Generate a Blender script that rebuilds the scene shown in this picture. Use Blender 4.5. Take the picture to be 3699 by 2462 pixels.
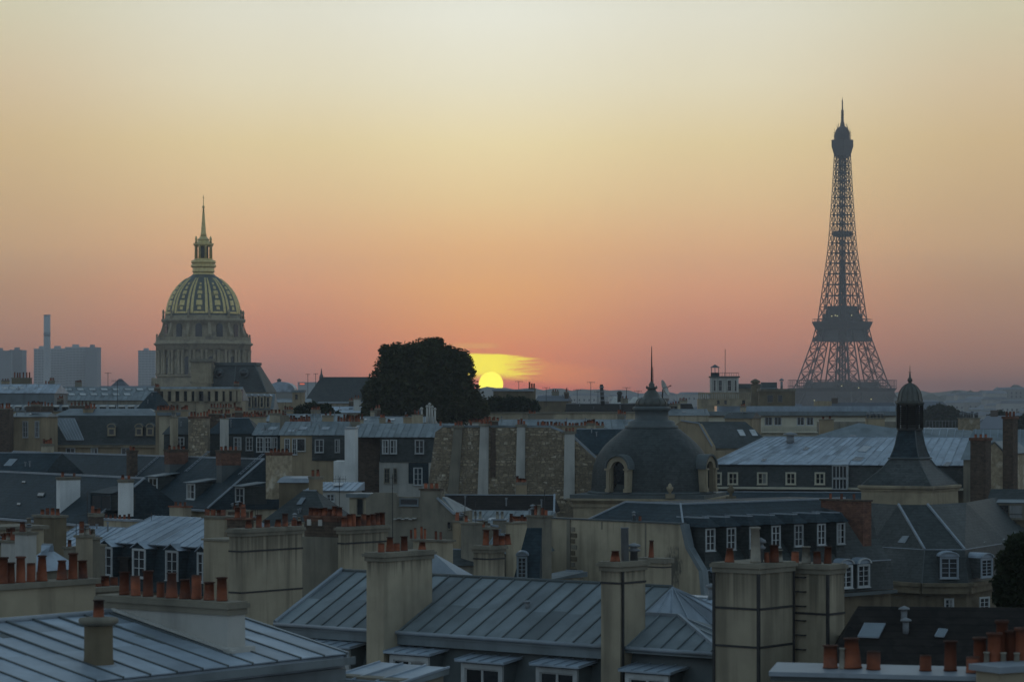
import bpy, bmesh, math, random
from mathutils import Vector, Matrix
R = math.radians
rnd = random.Random(7)
for o in list(bpy.data.objects): bpy.data.objects.remove(o)
SC = bpy.context.scene
COL = SC.collection
# ---------------------------------------------------------------- camera
F, CX, YH, HC = 9500.0, 1849.5, 1480.0, 32.0      # focal length and principal point measured on the photograph
cam = bpy.data.cameras.new('camera'); cam.sensor_width = 36; cam.lens = 36*F/3699
cam.shift_y = (YH-1231)/3699; cam.clip_start = 1; cam.clip_end = 30000
cam.dof.use_dof = True; cam.dof.focus_distance = 520; cam.dof.aperture_fstop = 2.6
co = bpy.data.objects.new('camera', cam); COL.objects.link(co)
co.location = (0, 0, HC); co.rotation_euler = (R(90), 0, 0); SC.camera = co
# ---------------------------------------------------------------- sky
SUN_AZ, SUN_EL = (1773.5-CX)/F, (YH-1386)/F
HZ_DENS, HZ_TOP, HZ_FAR = 1.2e-4, 352.0, 5600.0
def lin(c):
    return tuple((x/12.92 if x <= .04045 else ((x+.055)/1.055)**2.4) for x in (v/255 for v in c))
def through_haze(py, rgb, inscatter=(.172, .185, .205)):
    s = max((YH-py)/F, 1e-4)
    d = min(HZ_FAR, (HZ_TOP-HC)/s); t = math.exp(-d*HZ_DENS)
    return tuple(max((a-i*(1-t))/t, .01) for a, i in zip(lin(rgb), inscatter))
W = bpy.data.worlds.new('World'); SC.world = W; W.use_nodes = True
nt = W.node_tree; nt.nodes.clear()
def N(t, tp, **k):
    n = t.nodes.new(tp)
    for a, b in k.items(): setattr(n, a, b)
    return n
def MATH(t, op, a, b=None, c=None, clamp=False):
    n = N(t, 'ShaderNodeMath', operation=op, use_clamp=clamp)
    for i, x in enumerate((a, b, c)):
        if x is None: continue
        if isinstance(x, (int, float)): n.inputs[i].default_value = x
        else: t.links.new(x, n.inputs[i])
    return n.outputs[0]
def MIXC(t, f, a, b, blend='MIX'):
    n = N(t, 'ShaderNodeMix', data_type='RGBA', blend_type=blend)
    for s, x in ((n.inputs[0], f), (n.inputs[6], a), (n.inputs[7], b)):
        if isinstance(x, (int, float)): s.default_value = x
        elif isinstance(x, tuple): s.default_value = (*x[:3], 1)
        else: t.links.new(x, s)
    return n.outputs[2]
def RAMP(t, f, stops):
    n = N(t, 'ShaderNodeValToRGB'); e = n.color_ramp.elements
    while len(e) < len(stops): e.new(1)
    for q, (p, c) in zip(e, stops): q.position = p; q.color = (*c[:3], 1)
    if f is not None: t.links.new(f, n.inputs[0])
    return n.outputs[0]
def SMOOTH(t, f, a, b, c=0., d=1.):
    n = N(t, 'ShaderNodeMapRange', interpolation_type='SMOOTHSTEP')
    for i, x in enumerate((f, a, b, c, d)):
        if isinstance(x, (int, float)): n.inputs[i].default_value = x
        else: t.links.new(x, n.inputs[i])
    return n.outputs[0]
tc = N(nt, 'ShaderNodeTexCoord'); sx = N(nt, 'ShaderNodeSeparateXYZ'); nt.links.new(tc.outputs['Generated'], sx.inputs[0])
dx, dy, dz = sx.outputs
el = MATH(nt, 'SQRT', MATH(nt, 'MAXIMUM', dz, 0.))
def tpos(py): return math.sqrt(max((YH-py)/F, 0)/math.sqrt(1+((YH-py)/F)**2))
UPPER = [(.50, (.54, .63, .65)), (.62, (.38, .49, .57)), (.80, (.24, .36, .47)), (1., (.19, .31, .42))]
PYS = (1480, 1390, 1320, 1255, 1165, 1040, 900, 720, 520, 300, 60)
sunward = ((165, 100, 98), (190, 112, 100), (204, 130, 104), (208, 138, 107), (212, 151, 111), (217, 164, 118), (220, 175, 130), (224, 196, 150), (229, 212, 169), (228, 221, 195), (230, 229, 214))
flank = ((120, 103, 104), (137, 110, 108), (157, 119, 112), (174, 126, 113), (188, 135, 115), (202, 151, 122), (209, 167, 131), (215, 186, 145), (219, 200, 158), (222, 213, 185), (222, 219, 201))
aside = ((108, 97, 100), (115, 100, 101), (138, 112, 105), (149, 118, 107), (160, 128, 112), (170, 138, 115), (185, 155, 125), (193, 166, 131), (201, 177, 139), (206, 188, 157), (206, 199, 172))
def sky_ramp(cols): return RAMP(nt, el, [(tpos(p), through_haze(p, c)) for p, c in zip(PYS, cols)] + UPPER)
rampA, rampM, rampB = sky_ramp(sunward), sky_ramp(flank), sky_ramp(aside)
rampC = RAMP(nt, el, [(0, (.30, .36, .42)), (.2, (.32, .385, .45)), (.4, (.34, .44, .53)), (.62, (.31, .43, .53)), (1., (.20, .32, .43))])
hl = MATH(nt, 'SQRT', MATH(nt, 'ADD', MATH(nt, 'MULTIPLY', dx, dx), MATH(nt, 'MULTIPLY', dy, dy)))
ca = MATH(nt, 'DIVIDE', MATH(nt, 'ADD', MATH(nt, 'MULTIPLY', dx, math.sin(SUN_AZ)), MATH(nt, 'MULTIPLY', dy, math.cos(SUN_AZ))), MATH(nt, 'MAXIMUM', hl, 1e-4))
az = MATH(nt, 'ARCCOSINE', MATH(nt, 'MINIMUM', MATH(nt, 'MAXIMUM', ca, -1.), 1.))
skyc = MIXC(nt, SMOOTH(nt, az, .0, .085), rampA, rampM)
skyc = MIXC(nt, SMOOTH(nt, az, .08, .20), skyc, rampB)
skyc = MIXC(nt, SMOOTH(nt, az, .2, 2.0), skyc, rampC)
# thin lit cloud bank around the setting sun, in direction space (tangent of azimuth and of elevation)
yy = MATH(nt, 'MAXIMUM', dy, .05)
txx = MATH(nt, 'SUBTRACT', MATH(nt, 'DIVIDE', dx, yy), SUN_AZ)
tzz = MATH(nt, 'DIVIDE', dz, yy)
cv = N(nt, 'ShaderNodeCombineXYZ'); nt.links.new(MATH(nt, 'MULTIPLY', txx, 70.), cv.inputs[0]); nt.links.new(MATH(nt, 'MULTIPLY', tzz, 900.), cv.inputs[1])
ns = N(nt, 'ShaderNodeTexNoise'); ns.inputs['Scale'].default_value = 1.; ns.inputs['Detail'].default_value = 5; ns.inputs['Roughness'].default_value = .6
nt.links.new(cv.outputs[0], ns.inputs['Vector'])
streak = MATH(nt, 'SUBTRACT', ns.outputs['Fac'], .5)
zw = MATH(nt, 'ADD', tzz, MATH(nt, 'MULTIPLY', streak, .0012))
zw = MATH(nt, 'ADD', zw, MATH(nt, 'MULTIPLY', MATH(nt, 'MAXIMUM', MATH(nt, 'SUBTRACT', txx, .003), 0.), .10))
xs = MATH(nt, 'ADD', txx, MATH(nt, 'MULTIPLY', streak, .030))
front = SMOOTH(nt, dy, .2, .6)
def mul(*a):
    r = a[0]
    for q in a[1:]: r = MATH(nt, 'MULTIPLY', r, q)
    return r
def band(z0, z1, z2, z3):      # rises z0..z1, falls z2..z3
    return mul(SMOOTH(nt, zw, z0, z1), MATH(nt, 'SUBTRACT', 1., SMOOTH(nt, zw, z2, z3)))
def side(a, b, c, d): return mul(SMOOTH(nt, xs, a, b), MATH(nt, 'SUBTRACT', 1., SMOOTH(nt, xs, c, d)))
def pz(py): return (YH-py)/F
core = mul(band(pz(1374), pz(1338), pz(1282), pz(1275)), side(-.034, -.012, .004, .019))
wide = mul(band(pz(1385), pz(1345), pz(1305), pz(1276)), side(-.06, -.01, .008, .065))
wisp = mul(band(pz(1262), pz(1252), pz(1244), pz(1234)), side(-.018, -.008, -.002, .008))
low = mul(band(pz(1425), pz(1400), pz(1385), pz(1345)), side(-.05, -.01, .004, .05))
skyc = MIXC(nt, mul(low, .42, front), skyc, (.78, .18, .12))
skyc = MIXC(nt, mul(wide, .55, front), skyc, (1.18, .40, .07))
skyc = MIXC(nt, mul(wisp, .34, front), skyc, (1.15, .68, .12))
skyc = MIXC(nt, mul(core, front), skyc, (1.60, 1.32, .03))
rr = MATH(nt, 'SQRT', MATH(nt, 'ADD', MATH(nt, 'MULTIPLY', txx, txx), MATH(nt, 'POWER', MATH(nt, 'SUBTRACT', tzz, SUN_EL), 2.)))
disc = mul(SMOOTH(nt, rr, .00475, .0045), front)
skyc = MIXC(nt, disc, skyc, (2.0, 1.72, .10))
bg = N(nt, 'ShaderNodeBackground'); bg.inputs['Strength'].default_value = 1.0
# physical twilight sky overhead, blended in above the sunset colours
ns2 = N(nt, 'ShaderNodeTexSky', sky_type='NISHITA'); ns2.sun_disc = False; ns2.sun_elevation = R(2.0); ns2.sun_rotation = SUN_AZ
ns2.air_density = 1.2; ns2.dust_density = 2.5
nish = MIXC(nt, 1., ns2.outputs[0], (.09, .09, .09), 'MULTIPLY')
skyc = MIXC(nt, SMOOTH(nt, dz, .25, .9, 0., .35), skyc, nish)
nt.links.new(skyc, bg.inputs['Color'])
wo = N(nt, 'ShaderNodeOutputWorld'); nt.links.new(bg.outputs[0], wo.inputs['Surface'])
# ---------------------------------------------------------------- sun
sl = bpy.data.lights.new('sun', 'SUN'); sl.energy = .22; sl.angle = R(.55); sl.color = (1, .55, .22)
so = bpy.data.objects.new('sun', sl); COL.objects.link(so); so.location = (0, 300, 120)
so.rotation_euler = Vector((math.sin(SUN_AZ), math.cos(SUN_AZ), SUN_EL)).to_track_quat('Z', 'Y').to_euler()
# ---------------------------------------------------------------- picture
vs = SC.view_settings; vs.view_transform = 'Standard'; vs.look = 'None'; vs.gamma = 1; vs.exposure = 0; vs.use_curve_mapping = False
cy = SC.cycles; cy.max_bounces = 5; cy.diffuse_bounces = 3; cy.glossy_bounces = 2; cy.transmission_bounces = 3; cy.volume_bounces = 1; cy.transparent_max_bounces = 8
cy.use_denoising = True; cy.sample_clamp_indirect = 3; cy.caustics_reflective = False; cy.caustics_refractive = False
SC.render.film_transparent = False

# ================================================================ helpers
def P(px, py, Y): return Vector(((px-CX)*Y/F, Y, HC+(YH-py)*Y/F))
def Z(py, Y): return HC+(YH-py)*Y/F
def X(px, Y): return (px-CX)*Y/F
ORG = {}; DEPTH = {}
def keep_shallow(parent):      # thing > part > sub-part, no further
    while DEPTH.get(parent.name, 0) >= 2: parent = parent.parent
    return parent
class MB:
    """collects faces in world coordinates"""
    def __init__(s): s.v = []; s.f = []; s.sm = []
    def add(s, vs_, fs, smooth=False):
        b = len(s.v); s.v += [tuple(p) for p in vs_]; s.f += [tuple(b+i for i in f) for f in fs]; s.sm += [smooth]*len(fs); return s
    def hexa(s, p): return s.add(p, ((0, 3, 2, 1), (4, 5, 6, 7), (0, 1, 5, 4), (1, 2, 6, 5), (2, 3, 7, 6), (3, 0, 4, 7)))
    def box(s, x0, x1, y0, y1, z0, z1):
        return s.hexa([(x0, y0, z0), (x1, y0, z0), (x1, y1, z0), (x0, y1, z0), (x0, y0, z1), (x1, y0, z1), (x1, y1, z1), (x0, y1, z1)])
    def fbox(s, fr, u0, u1, v0, v1, z0, z1):
        return s.hexa([fr.p(u0, v0, z0), fr.p(u1, v0, z0), fr.p(u1, v1, z0), fr.p(u0, v1, z0), fr.p(u0, v0, z1), fr.p(u1, v0, z1), fr.p(u1, v1, z1), fr.p(u0, v1, z1)])
    def slab(s, quad, t):
        """quad of 3d points, thickened by t along its normal"""
        q = [Vector(p) for p in quad]; n = (q[1]-q[0]).cross(q[-1]-q[0]).normalized()*t; k = len(q)
        return s.add(q+[p+n for p in q], [tuple(range(k))[::-1], tuple(range(k, 2*k))]+[(i, (i+1) % k, k+(i+1) % k, k+i) for i in range(k)])
    def prism(s, pts, d):
        """polygon extruded by vector d"""
        q = [Vector(p) for p in pts]; d = Vector(d); k = len(q)
        return s.add(q+[p+d for p in q], [tuple(range(k))[::-1], tuple(range(k, 2*k))]+[(i, (i+1) % k, k+(i+1) % k, k+i) for i in range(k)])
    def bar(s, a, b, r, n=4, r2=None):
        a = Vector(a); b = Vector(b); d = b-a
        if d.length < 1e-6: return s
        q = d.to_track_quat('Z', 'Y'); e1 = q @ Vector((1, 0, 0)); e2 = q @ Vector((0, 1, 0)); r2 = r if r2 is None else r2
        A = [a+(e1*math.cos(t)+e2*math.sin(t))*r for t in [2*math.pi*(i+.5)/n for i in range(n)]]
        B = [b+(e1*math.cos(t)+e2*math.sin(t))*r2 for t in [2*math.pi*(i+.5)/n for i in range(n)]]
        return s.add(A+B, [tuple(range(n))[::-1], tuple(range(n, 2*n))]+[(i, (i+1) % n, n+(i+1) % n, n+i) for i in range(n)], n > 6)
    def lathe(s, c, prof, n=24, rot=0., sq=None, smooth=True, a0=0., a1=2*math.pi):
        """prof: (radius, z) from bottom to top round the vertical axis at c"""
        full = abs(a1-a0-2*math.pi) < 1e-6; m = n if full else n+1
        vs_ = []
        for r, z in prof:
            for i in range(m):
                t = rot+a0+(a1-a0)*i/n; k = 1. if sq is None else sq(t-rot)
                vs_.append((c[0]+r*k*math.cos(t), c[1]+r*k*math.sin(t), z))
        fs = []
        for j in range(len(prof)-1):
            for i in range(m if full else n):
                i2 = (i+1) % m
                fs.append((j*m+i, j*m+i2, (j+1)*m+i2, (j+1)*m+i))
        if full: fs += [tuple(range(m))[::-1], tuple(range((len(prof)-1)*m, len(prof)*m))]
        return s.add(vs_, fs, smooth)
    def mesh(s, name, mat, org=(0, 0, 0)):
        o = Vector(org); me = bpy.data.meshes.new(name); me.from_pydata([tuple(Vector(p)-o) for p in s.v], [], s.f)
        me.polygons.foreach_set('use_smooth', s.sm); me.materials.append(mat); me.update()
        return me
class Fr:
    """a plan frame: origin on the ground, u to the right along the front, v away from the viewer"""
    def __init__(s, px, Y, ang=0.): s.x, s.y = X(px, Y), Y; a = R(ang); s.a = a; s.U = (math.cos(a), math.sin(a)); s.V = (-math.sin(a), math.cos(a))
    def p(s, u, v, z): return Vector((s.x+u*s.U[0]+v*s.V[0], s.y+u*s.U[1]+v*s.V[1], z))
    def u(s, px, v=0.):
        k = (px-CX)/F; x0 = s.x+v*s.V[0]; y0 = s.y+v*s.V[1]
        return (k*y0-x0)/(s.U[0]-k*s.U[1])
    def v(s, px, u=0.):
        k = (px-CX)/F; x0 = s.x+u*s.U[0]; y0 = s.y+u*s.U[1]
        return (k*y0-x0)/(s.V[0]-k*s.V[1])
    def z(s, py, u=0., v=0.): return HC+(YH-py)*(s.y+u*s.U[1]+v*s.V[1])/F
def link(o, parent=None):
    COL.objects.link(o)
    if parent is not None: o.parent = parent
    return o
def thing(name, label, cat, loc, group=None):
    o = bpy.data.objects.new(name, None); link(o); o.location = loc; o['label'] = label; o['category'] = cat; o['kind'] = 'thing'
    if group: o['group'] = group
    o.empty_display_size = .2; ORG[o.name] = Vector(loc); return o
def single(name, mb, mat, label, cat, loc, group=None):
    o = bpy.data.objects.new(name, mb.mesh(name, mat, loc)); link(o); o.location = loc; o['label'] = label; o['category'] = cat; o['kind'] = 'thing'
    if group: o['group'] = group
    ORG[o.name] = Vector(loc); return o
def part(name, mb, mat, parent, label=None, kind=None):
    parent = keep_shallow(parent); org = ORG[parent.name]; o = bpy.data.objects.new(name, mb.mesh(name, mat, org)); link(o, parent); ORG[o.name] = org; DEPTH[o.name] = DEPTH.get(parent.name, 0)+1
    if label: o['label'] = label
    if kind: o['kind'] = kind
    return o
def inst(name, me, parent, loc, rz=0., sc=(1, 1, 1)):
    """a piece that shares mesh data with its likes"""
    parent = keep_shallow(parent); o = bpy.data.objects.new(name, me); link(o, parent); o.location = Vector(loc)-ORG[parent.name]; o.rotation_euler = (0, 0, rz); o.scale = sc; return o
def struct(name, mb, mat, kind='structure'):
    o = bpy.data.objects.new(name, mb.mesh(name, mat)); link(o); o['kind'] = kind; ORG[o.name] = Vector((0, 0, 0)); return o
# ---------------------------------------------------------------- materials
def mat(name, c1, c2=None, scale=1., rough=.8, bump=0., bscale=8., metal=0., spec=.3, stretch=(1, 1, 1), vary=0., rows=None, streaks=0., detail=4, third=None, soot=False, drip=0.):
    m = bpy.data.materials.new(name); m.use_nodes = True; t = m.node_tree; b = t.nodes['Principled BSDF']
    b.inputs['Roughness'].default_value = rough; b.inputs['Metallic'].default_value = metal; b.inputs['Specular IOR Level'].default_value = spec
    tcn = N(t, 'ShaderNodeTexCoord'); mp = N(t, 'ShaderNodeMapping'); t.links.new(tcn.outputs['Object'], mp.inputs[0])
    mp.inputs['Scale'].default_value = tuple(scale*x for x in stretch)
    oi = N(t, 'ShaderNodeObjectInfo')
    ad = N(t, 'ShaderNodeVectorMath', operation='ADD'); t.links.new(mp.outputs[0], ad.inputs[0])
    vv = N(t, 'ShaderNodeVectorMath', operation='SCALE'); vv.inputs[0].default_value = (31., 17., 53.); t.links.new(oi.outputs['Random'], vv.inputs['Scale']); t.links.new(vv.outputs[0], ad.inputs[1])
    nz = N(t, 'ShaderNodeTexNoise'); nz.inputs['Scale'].default_value = 1.; nz.inputs['Detail'].default_value = detail; nz.inputs['Roughness'].default_value = .62
    t.links.new(ad.outputs[0], nz.inputs['Vector'])
    c2 = c2 or tuple(x*.75 for x in c1)
    col = RAMP(t, nz.outputs['Fac'], [(.30, c2), (.70, c1)])
    if third:
        n3 = N(t, 'ShaderNodeTexNoise'); n3.inputs['Scale'].default_value = .37; n3.inputs['Detail'].default_value = 6; t.links.new(ad.outputs[0], n3.inputs['Vector'])
        col = MIXC(t, SMOOTH(t, n3.outputs['Fac'], .52, .68), col, third)
    if streaks:
        ms = N(t, 'ShaderNodeMapping'); ms.inputs['Scale'].default_value = (1.25, 1.25, .13); t.links.new(tcn.outputs['Object'], ms.inputs[0])
        n2 = N(t, 'ShaderNodeTexNoise'); n2.inputs['Scale'].default_value = 1.; n2.inputs['Detail'].default_value = 5; t.links.new(ms.outputs[0], n2.inputs['Vector'])
        col = MIXC(t, MATH(t, 'MULTIPLY', SMOOTH(t, n2.outputs['Fac'], .47, .74), streaks), col, tuple(x*.42 for x in c2))
        mq = N(t, 'ShaderNodeMapping'); mq.inputs['Scale'].default_value = (4.6, 4.6, .42); t.links.new(tcn.outputs['Object'], mq.inputs[0])
        n4 = N(t, 'ShaderNodeTexNoise'); n4.inputs['Scale'].default_value = 1.; n4.inputs['Detail'].default_value = 6; t.links.new(mq.outputs[0], n4.inputs['Vector'])
        col = MIXC(t, MATH(t, 'MULTIPLY', SMOOTH(t, n4.outputs['Fac'], .54, .78), streaks*.55), col, tuple(x*.35 for x in c2))
    if drip:      # soot washed down from under the cap, and grime at the foot
        sd = N(t, 'ShaderNodeSeparateXYZ'); t.links.new(tcn.outputs['Generated'], sd.inputs[0])
        md_ = N(t, 'ShaderNodeMapping'); md_.inputs['Scale'].default_value = (5.5, 5.5, .10); t.links.new(tcn.outputs['Object'], md_.inputs[0])
        n5 = N(t, 'ShaderNodeTexNoise'); n5.inputs['Scale'].default_value = 1.; n5.inputs['Detail'].default_value = 4; t.links.new(md_.outputs[0], n5.inputs['Vector'])
        col = MIXC(t, MATH(t, 'MULTIPLY', SMOOTH(t, MATH(t, 'ADD', sd.outputs[2], MATH(t, 'MULTIPLY', MATH(t, 'SUBTRACT', n5.outputs['Fac'], .5), .30)), .88, 1.02), drip), col, tuple(x*.28 for x in c2))
    if soot:      # blackened rims
        sg = N(t, 'ShaderNodeSeparateXYZ'); t.links.new(tcn.outputs['Generated'], sg.inputs[0])
        col = MIXC(t, MATH(t, 'MULTIPLY', SMOOTH(t, MATH(t, 'ADD', sg.outputs[2], MATH(t, 'MULTIPLY', nz.outputs['Fac'], .35)), .95, 1.22), .85), col, (.02, .016, .014))
    if vary:
        hv = N(t, 'ShaderNodeHueSaturation'); t.links.new(col, hv.inputs['Color'])
        t.links.new(MATH(t, 'ADD', MATH(t, 'MULTIPLY', oi.outputs['Random'], vary*2), 1.-vary), hv.inputs['Value']); col = hv.outputs[0]
    if rows:
        sp = N(t, 'ShaderNodeSeparateXYZ'); t.links.new(tcn.outputs['Object'], sp.inputs[0])
        fr_ = MATH(t, 'FRACT', MATH(t, 'MULTIPLY', sp.outputs[2], 1./rows))
        col = MIXC(t, MATH(t, 'MULTIPLY', SMOOTH(t, fr_, .72, .95), .45), col, tuple(x*.4 for x in c2))
        mc = N(t, 'ShaderNodeMapping'); mc.inputs['Scale'].default_value = (3.2, 3.2, 1./rows); t.links.new(tcn.outputs['Object'], mc.inputs[0])
        vo = N(t, 'ShaderNodeTexVoronoi', feature='F1'); vo.inputs['Scale'].default_value = 1.; t.links.new(mc.outputs[0], vo.inputs['Vector'])
        hs = N(t, 'ShaderNodeSeparateColor'); t.links.new(vo.outputs['Color'], hs.inputs[0])
        hv = N(t, 'ShaderNodeHueSaturation'); t.links.new(col, hv.inputs['Color']); t.links.new(MATH(t, 'ADD', MATH(t, 'MULTIPLY', hs.outputs[0], .5), .75), hv.inputs['Value']); col = hv.outputs[0]
    t.links.new(col, b.inputs['Base Color'])
    if bump:
        nb = N(t, 'ShaderNodeTexNoise'); nb.inputs['Scale'].default_value = bscale; nb.inputs['Detail'].default_value = 5; t.links.new(tcn.outputs['Object'], nb.inputs['Vector'])
        bp = N(t, 'ShaderNodeBump'); bp.inputs['Strength'].default_value = bump; bp.inputs['Distance'].default_value = .03; t.links.new(nb.outputs['Fac'], bp.inputs['Height']); t.links.new(bp.outputs[0], b.inputs['Normal'])
    return m
def glow(name, c, s):
    m = bpy.data.materials.new(name); m.use_nodes = True; b = m.node_tree.nodes['Principled BSDF']
    b.inputs['Base Color'].default_value = (*c, 1); b.inputs['Emission Color'].default_value = (*c, 1); b.inputs['Emission Strength'].default_value = s; return m
M = dict(
 plaster=mat('plaster', (.46, .385, .27), (.34, .285, .20), .5, .9, .3, 6, streaks=.55, vary=.09, third=(.25, .21, .155)),
 limewash=mat('limewash', (.76, .76, .74), (.62, .62, .60), .5, .85, .2, 6, streaks=.25),
 plaster_stack=mat('plaster_stack', (.46, .39, .28), (.335, .285, .205), .5, .9, .3, 6, streaks=.6, vary=.10, third=(.24, .205, .155), drip=.75),
 plaster_light=mat('plaster_light', (.52, .50, .455), (.40, .385, .35), .5, .9, .2, 6, streaks=.45, vary=.08),
 plaster_grey=mat('plaster_grey', (.26, .23, .175), (.175, .157, .122), .6, .9, .3, 6, streaks=.5, vary=.08),
 plaster_warm=mat('plaster_warm', (.37, .285, .18), (.27, .21, .135), .4, .9, .2, 5, streaks=.5, vary=.1),
 stone=mat('stone', (.40, .325, .215), (.27, .22, .15), .7, .85, .3, 5, streaks=.35, third=(.20, .165, .12)),
 stone_dark=mat('stone_dark', (.19, .15, .095), (.115, .092, .06), .6, .9, .3, 5, streaks=.4),
 rubble=mat('rubble', (.40, .32, .215), (.20, .155, .105), 2.6, .95, .9, 9, vary=.32, third=(.50, .43, .33)),
 mortar=mat('mortar', (.24, .195, .14), (.15, .12, .085), 2.2, .95, .9, 6, third=(.31, .26, .19)),
 brick=mat('brick', (.20, .095, .06), (.11, .055, .04), 2.2, .9, .4, 14, rows=.14, streaks=.3),
 brick_dark=mat('brick_dark', (.12, .085, .06), (.07, .05, .038), 2.2, .9, .4, 14, rows=.14, streaks=.3),
 terracotta=mat('terracotta', (.30, .09, .042), (.17, .055, .03), 1.6, .88, .2, 9, vary=.42, streaks=.5, third=(.105, .048, .035), soot=True),
 pot_pale=mat('pot_pale', (.33, .295, .235), (.21, .185, .15), 3.0, .85, .2, 9, vary=.2),
 zinc=mat('zinc', (.375, .44, .505), (.255, .30, .35), .55, .5, .15, 2.2, vary=.17, spec=.45, third=(.17, .20, .23), streaks=.3),
 zinc_old=mat('zinc_old', (.205, .238, .25), (.135, .16, .172), .5, .55, .18, 2.2, vary=.18, spec=.4, third=(.098, .117, .122), streaks=.35),
 zinc_trim=mat('zinc_trim', (.31, .345, .38), (.22, .25, .28), .8, .5, .1, 4, spec=.4, streaks=.2),
 lead=mat('lead', (.10, .115, .115), (.066, .077, .077), .8, .6, .15, 4, spec=.35),
 slate=mat('slate', (.052, .060, .058), (.034, .040, .039), .45, .6, .2, 10, rows=.22, spec=.25, third=(.068, .074, .072)),
 slate_blue=mat('slate_blue', (.027, .045, .055), (.018, .030, .037), .4, .65, .2, 10, rows=.22, spec=.15, third=(.038, .054, .062)),
 tile_dark=mat('tile_dark', (.026, .022, .019), (.015, .013, .012), .8, .9, .3, 10, rows=.2, spec=.15),
 copper=mat('copper', (.105, .105, .09), (.055, .058, .05), 1.1, .5, .2, 5, streaks=.3, spec=.45),
 iron=mat('iron', (.055, .052, .05), (.032, .03, .03), 2., .7, .1, 9),
 tower_iron=mat('tower_iron', (.12, .098, .085), (.085, .072, .064), .4, .7),
 pipe=mat('pipe', (.24, .25, .26), (.16, .17, .18), 1.6, .6, .1, 6),
 white=mat('white', (.52, .53, .525), (.37, .38, .375), 1.4, .6, .05, 8, vary=.2, streaks=.25),
 cream=mat('cream', (.62, .57, .44), (.50, .46, .36), .3, .85, .1, 5, streaks=.2),
 glass=mat('glass', (.020, .023, .026), (.012, .014, .016), .7, .12, spec=.6, vary=.4),
 skyglass=mat('skyglass', (.20, .235, .26), (.14, .165, .185), .5, .16, spec=.8),
 curtain=mat('curtain', (.26, .26, .25), (.16, .16, .155), 3., .5, spec=.5, stretch=(3, 3, .3)),
 gold=mat('gold', (.80, .61, .25), (.54, .39, .14), .8, .36, metal=.3, spec=.65),
 dome_lead=mat('dome_lead', (.115, .125, .105), (.075, .083, .075), .6, .55, spec=.4, third=(.24, .19, .09)),
 concrete=mat('concrete', (.42, .43, .43), (.34, .35, .36), .02, .9),
 concrete_dark=mat('concrete_dark', (.24, .255, .27), (.19, .205, .22), .02, .9),
 far_wall=mat('far_wall', (.36, .34, .31), (.25, .24, .22), .05, .9, vary=.3),
 far_roof=mat('far_roof', (.16, .17, .19), (.11, .12, .14), .05, .8, vary=.3),
 hill=mat('hill', (.05, .058, .042), (.03, .036, .028), .02, .95),
 leaf=mat('leaf', (.075, .078, .03), (.032, .038, .016), .55, .7, spec=.2, detail=2, vary=0),
 leaf_dark=mat('leaf_dark', (.032, .042, .018), (.016, .023, .010), .55, .7, spec=.2, detail=2),
 bark=mat('bark', (.07, .055, .04), (.04, .03, .024), 2., .95),
 ground=mat('ground', (.07, .07, .072), (.05, .05, .052), .05, .95),
 dirt=mat('dirt', (.10, .085, .06), (.06, .05, .038), 2., .95),
)

for nm_ in ('leaf', 'leaf_dark'):
    t_ = M[nm_].node_tree; b_ = t_.nodes['Principled BSDF']; tr_ = N(t_, 'ShaderNodeBsdfTranslucent'); src_ = b_.inputs['Base Color'].links[0].from_socket
    t_.links.new(src_, tr_.inputs['Color']); mx_ = N(t_, 'ShaderNodeMixShader'); mx_.inputs[0].default_value = .2
    t_.links.new(b_.outputs[0], mx_.inputs[1]); t_.links.new(tr_.outputs[0], mx_.inputs[2]); t_.links.new(mx_.outputs[0], t_.nodes['Material Output'].inputs['Surface'])
# ================================================================ terrain
g = MB(); g.add([(-3200, -500, 0), (3200, -500, 0), (3200, 5300, 0), (-3200, 5300, 0)], [(0, 1, 2, 3)]); struct('ground', g, M['ground'])
def ridge(name, Y, pts, depth, seed, n=160, rough=4.):
    r = random.Random(seed); mb = MB(); rows = []
    x0, x1 = pts[0][0], pts[-1][0]
    for i in range(n+1):
        px = x0+(x1-x0)*i/n
        for (a, ya), (b, yb) in zip(pts, pts[1:]):
            if a <= px <= b: py = ya+(yb-ya)*(px-a)/(b-a); break
        top = Z(py, Y)+r.uniform(-1, 1)*rough; x = X(px, Y)
        rows.append([(x*.93, Y-depth, 0.), (x*.965, Y-depth*.55, top*.55), (x, Y, top), (x*1.05, Y+depth*.6, top*.5), (x*1.1, Y+depth, 0.)])
    k = 5; mb.v = [p for r_ in rows for p in r_]
    for i in range(n):
        for j in range(k-1): mb.f.append((i*k+j, (i+1)*k+j, (i+1)*k+j+1, i*k+j+1)); mb.sm.append(False)
    return struct(name, mb, M['hill'])
ridge('hills', 4700, [(-2000, 1425), (-400, 1418), (0, 1412), (700, 1415), (1300, 1412), (1700, 1402), (1850, 1400), (2020, 1404), (2200, 1408), (2400, 1418), (2800, 1424), (3300, 1415), (4200, 1400), (6200, 1420)], 500, 3, 240, 3.)
ridge('hill_right', 3300, [(3080, 1462), (3250, 1436), (3380, 1422), (3520, 1412), (3640, 1400), (3760, 1392), (4100, 1385), (4700, 1400), (5400, 1450)], 420, 5, 120, 3.5)
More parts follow.
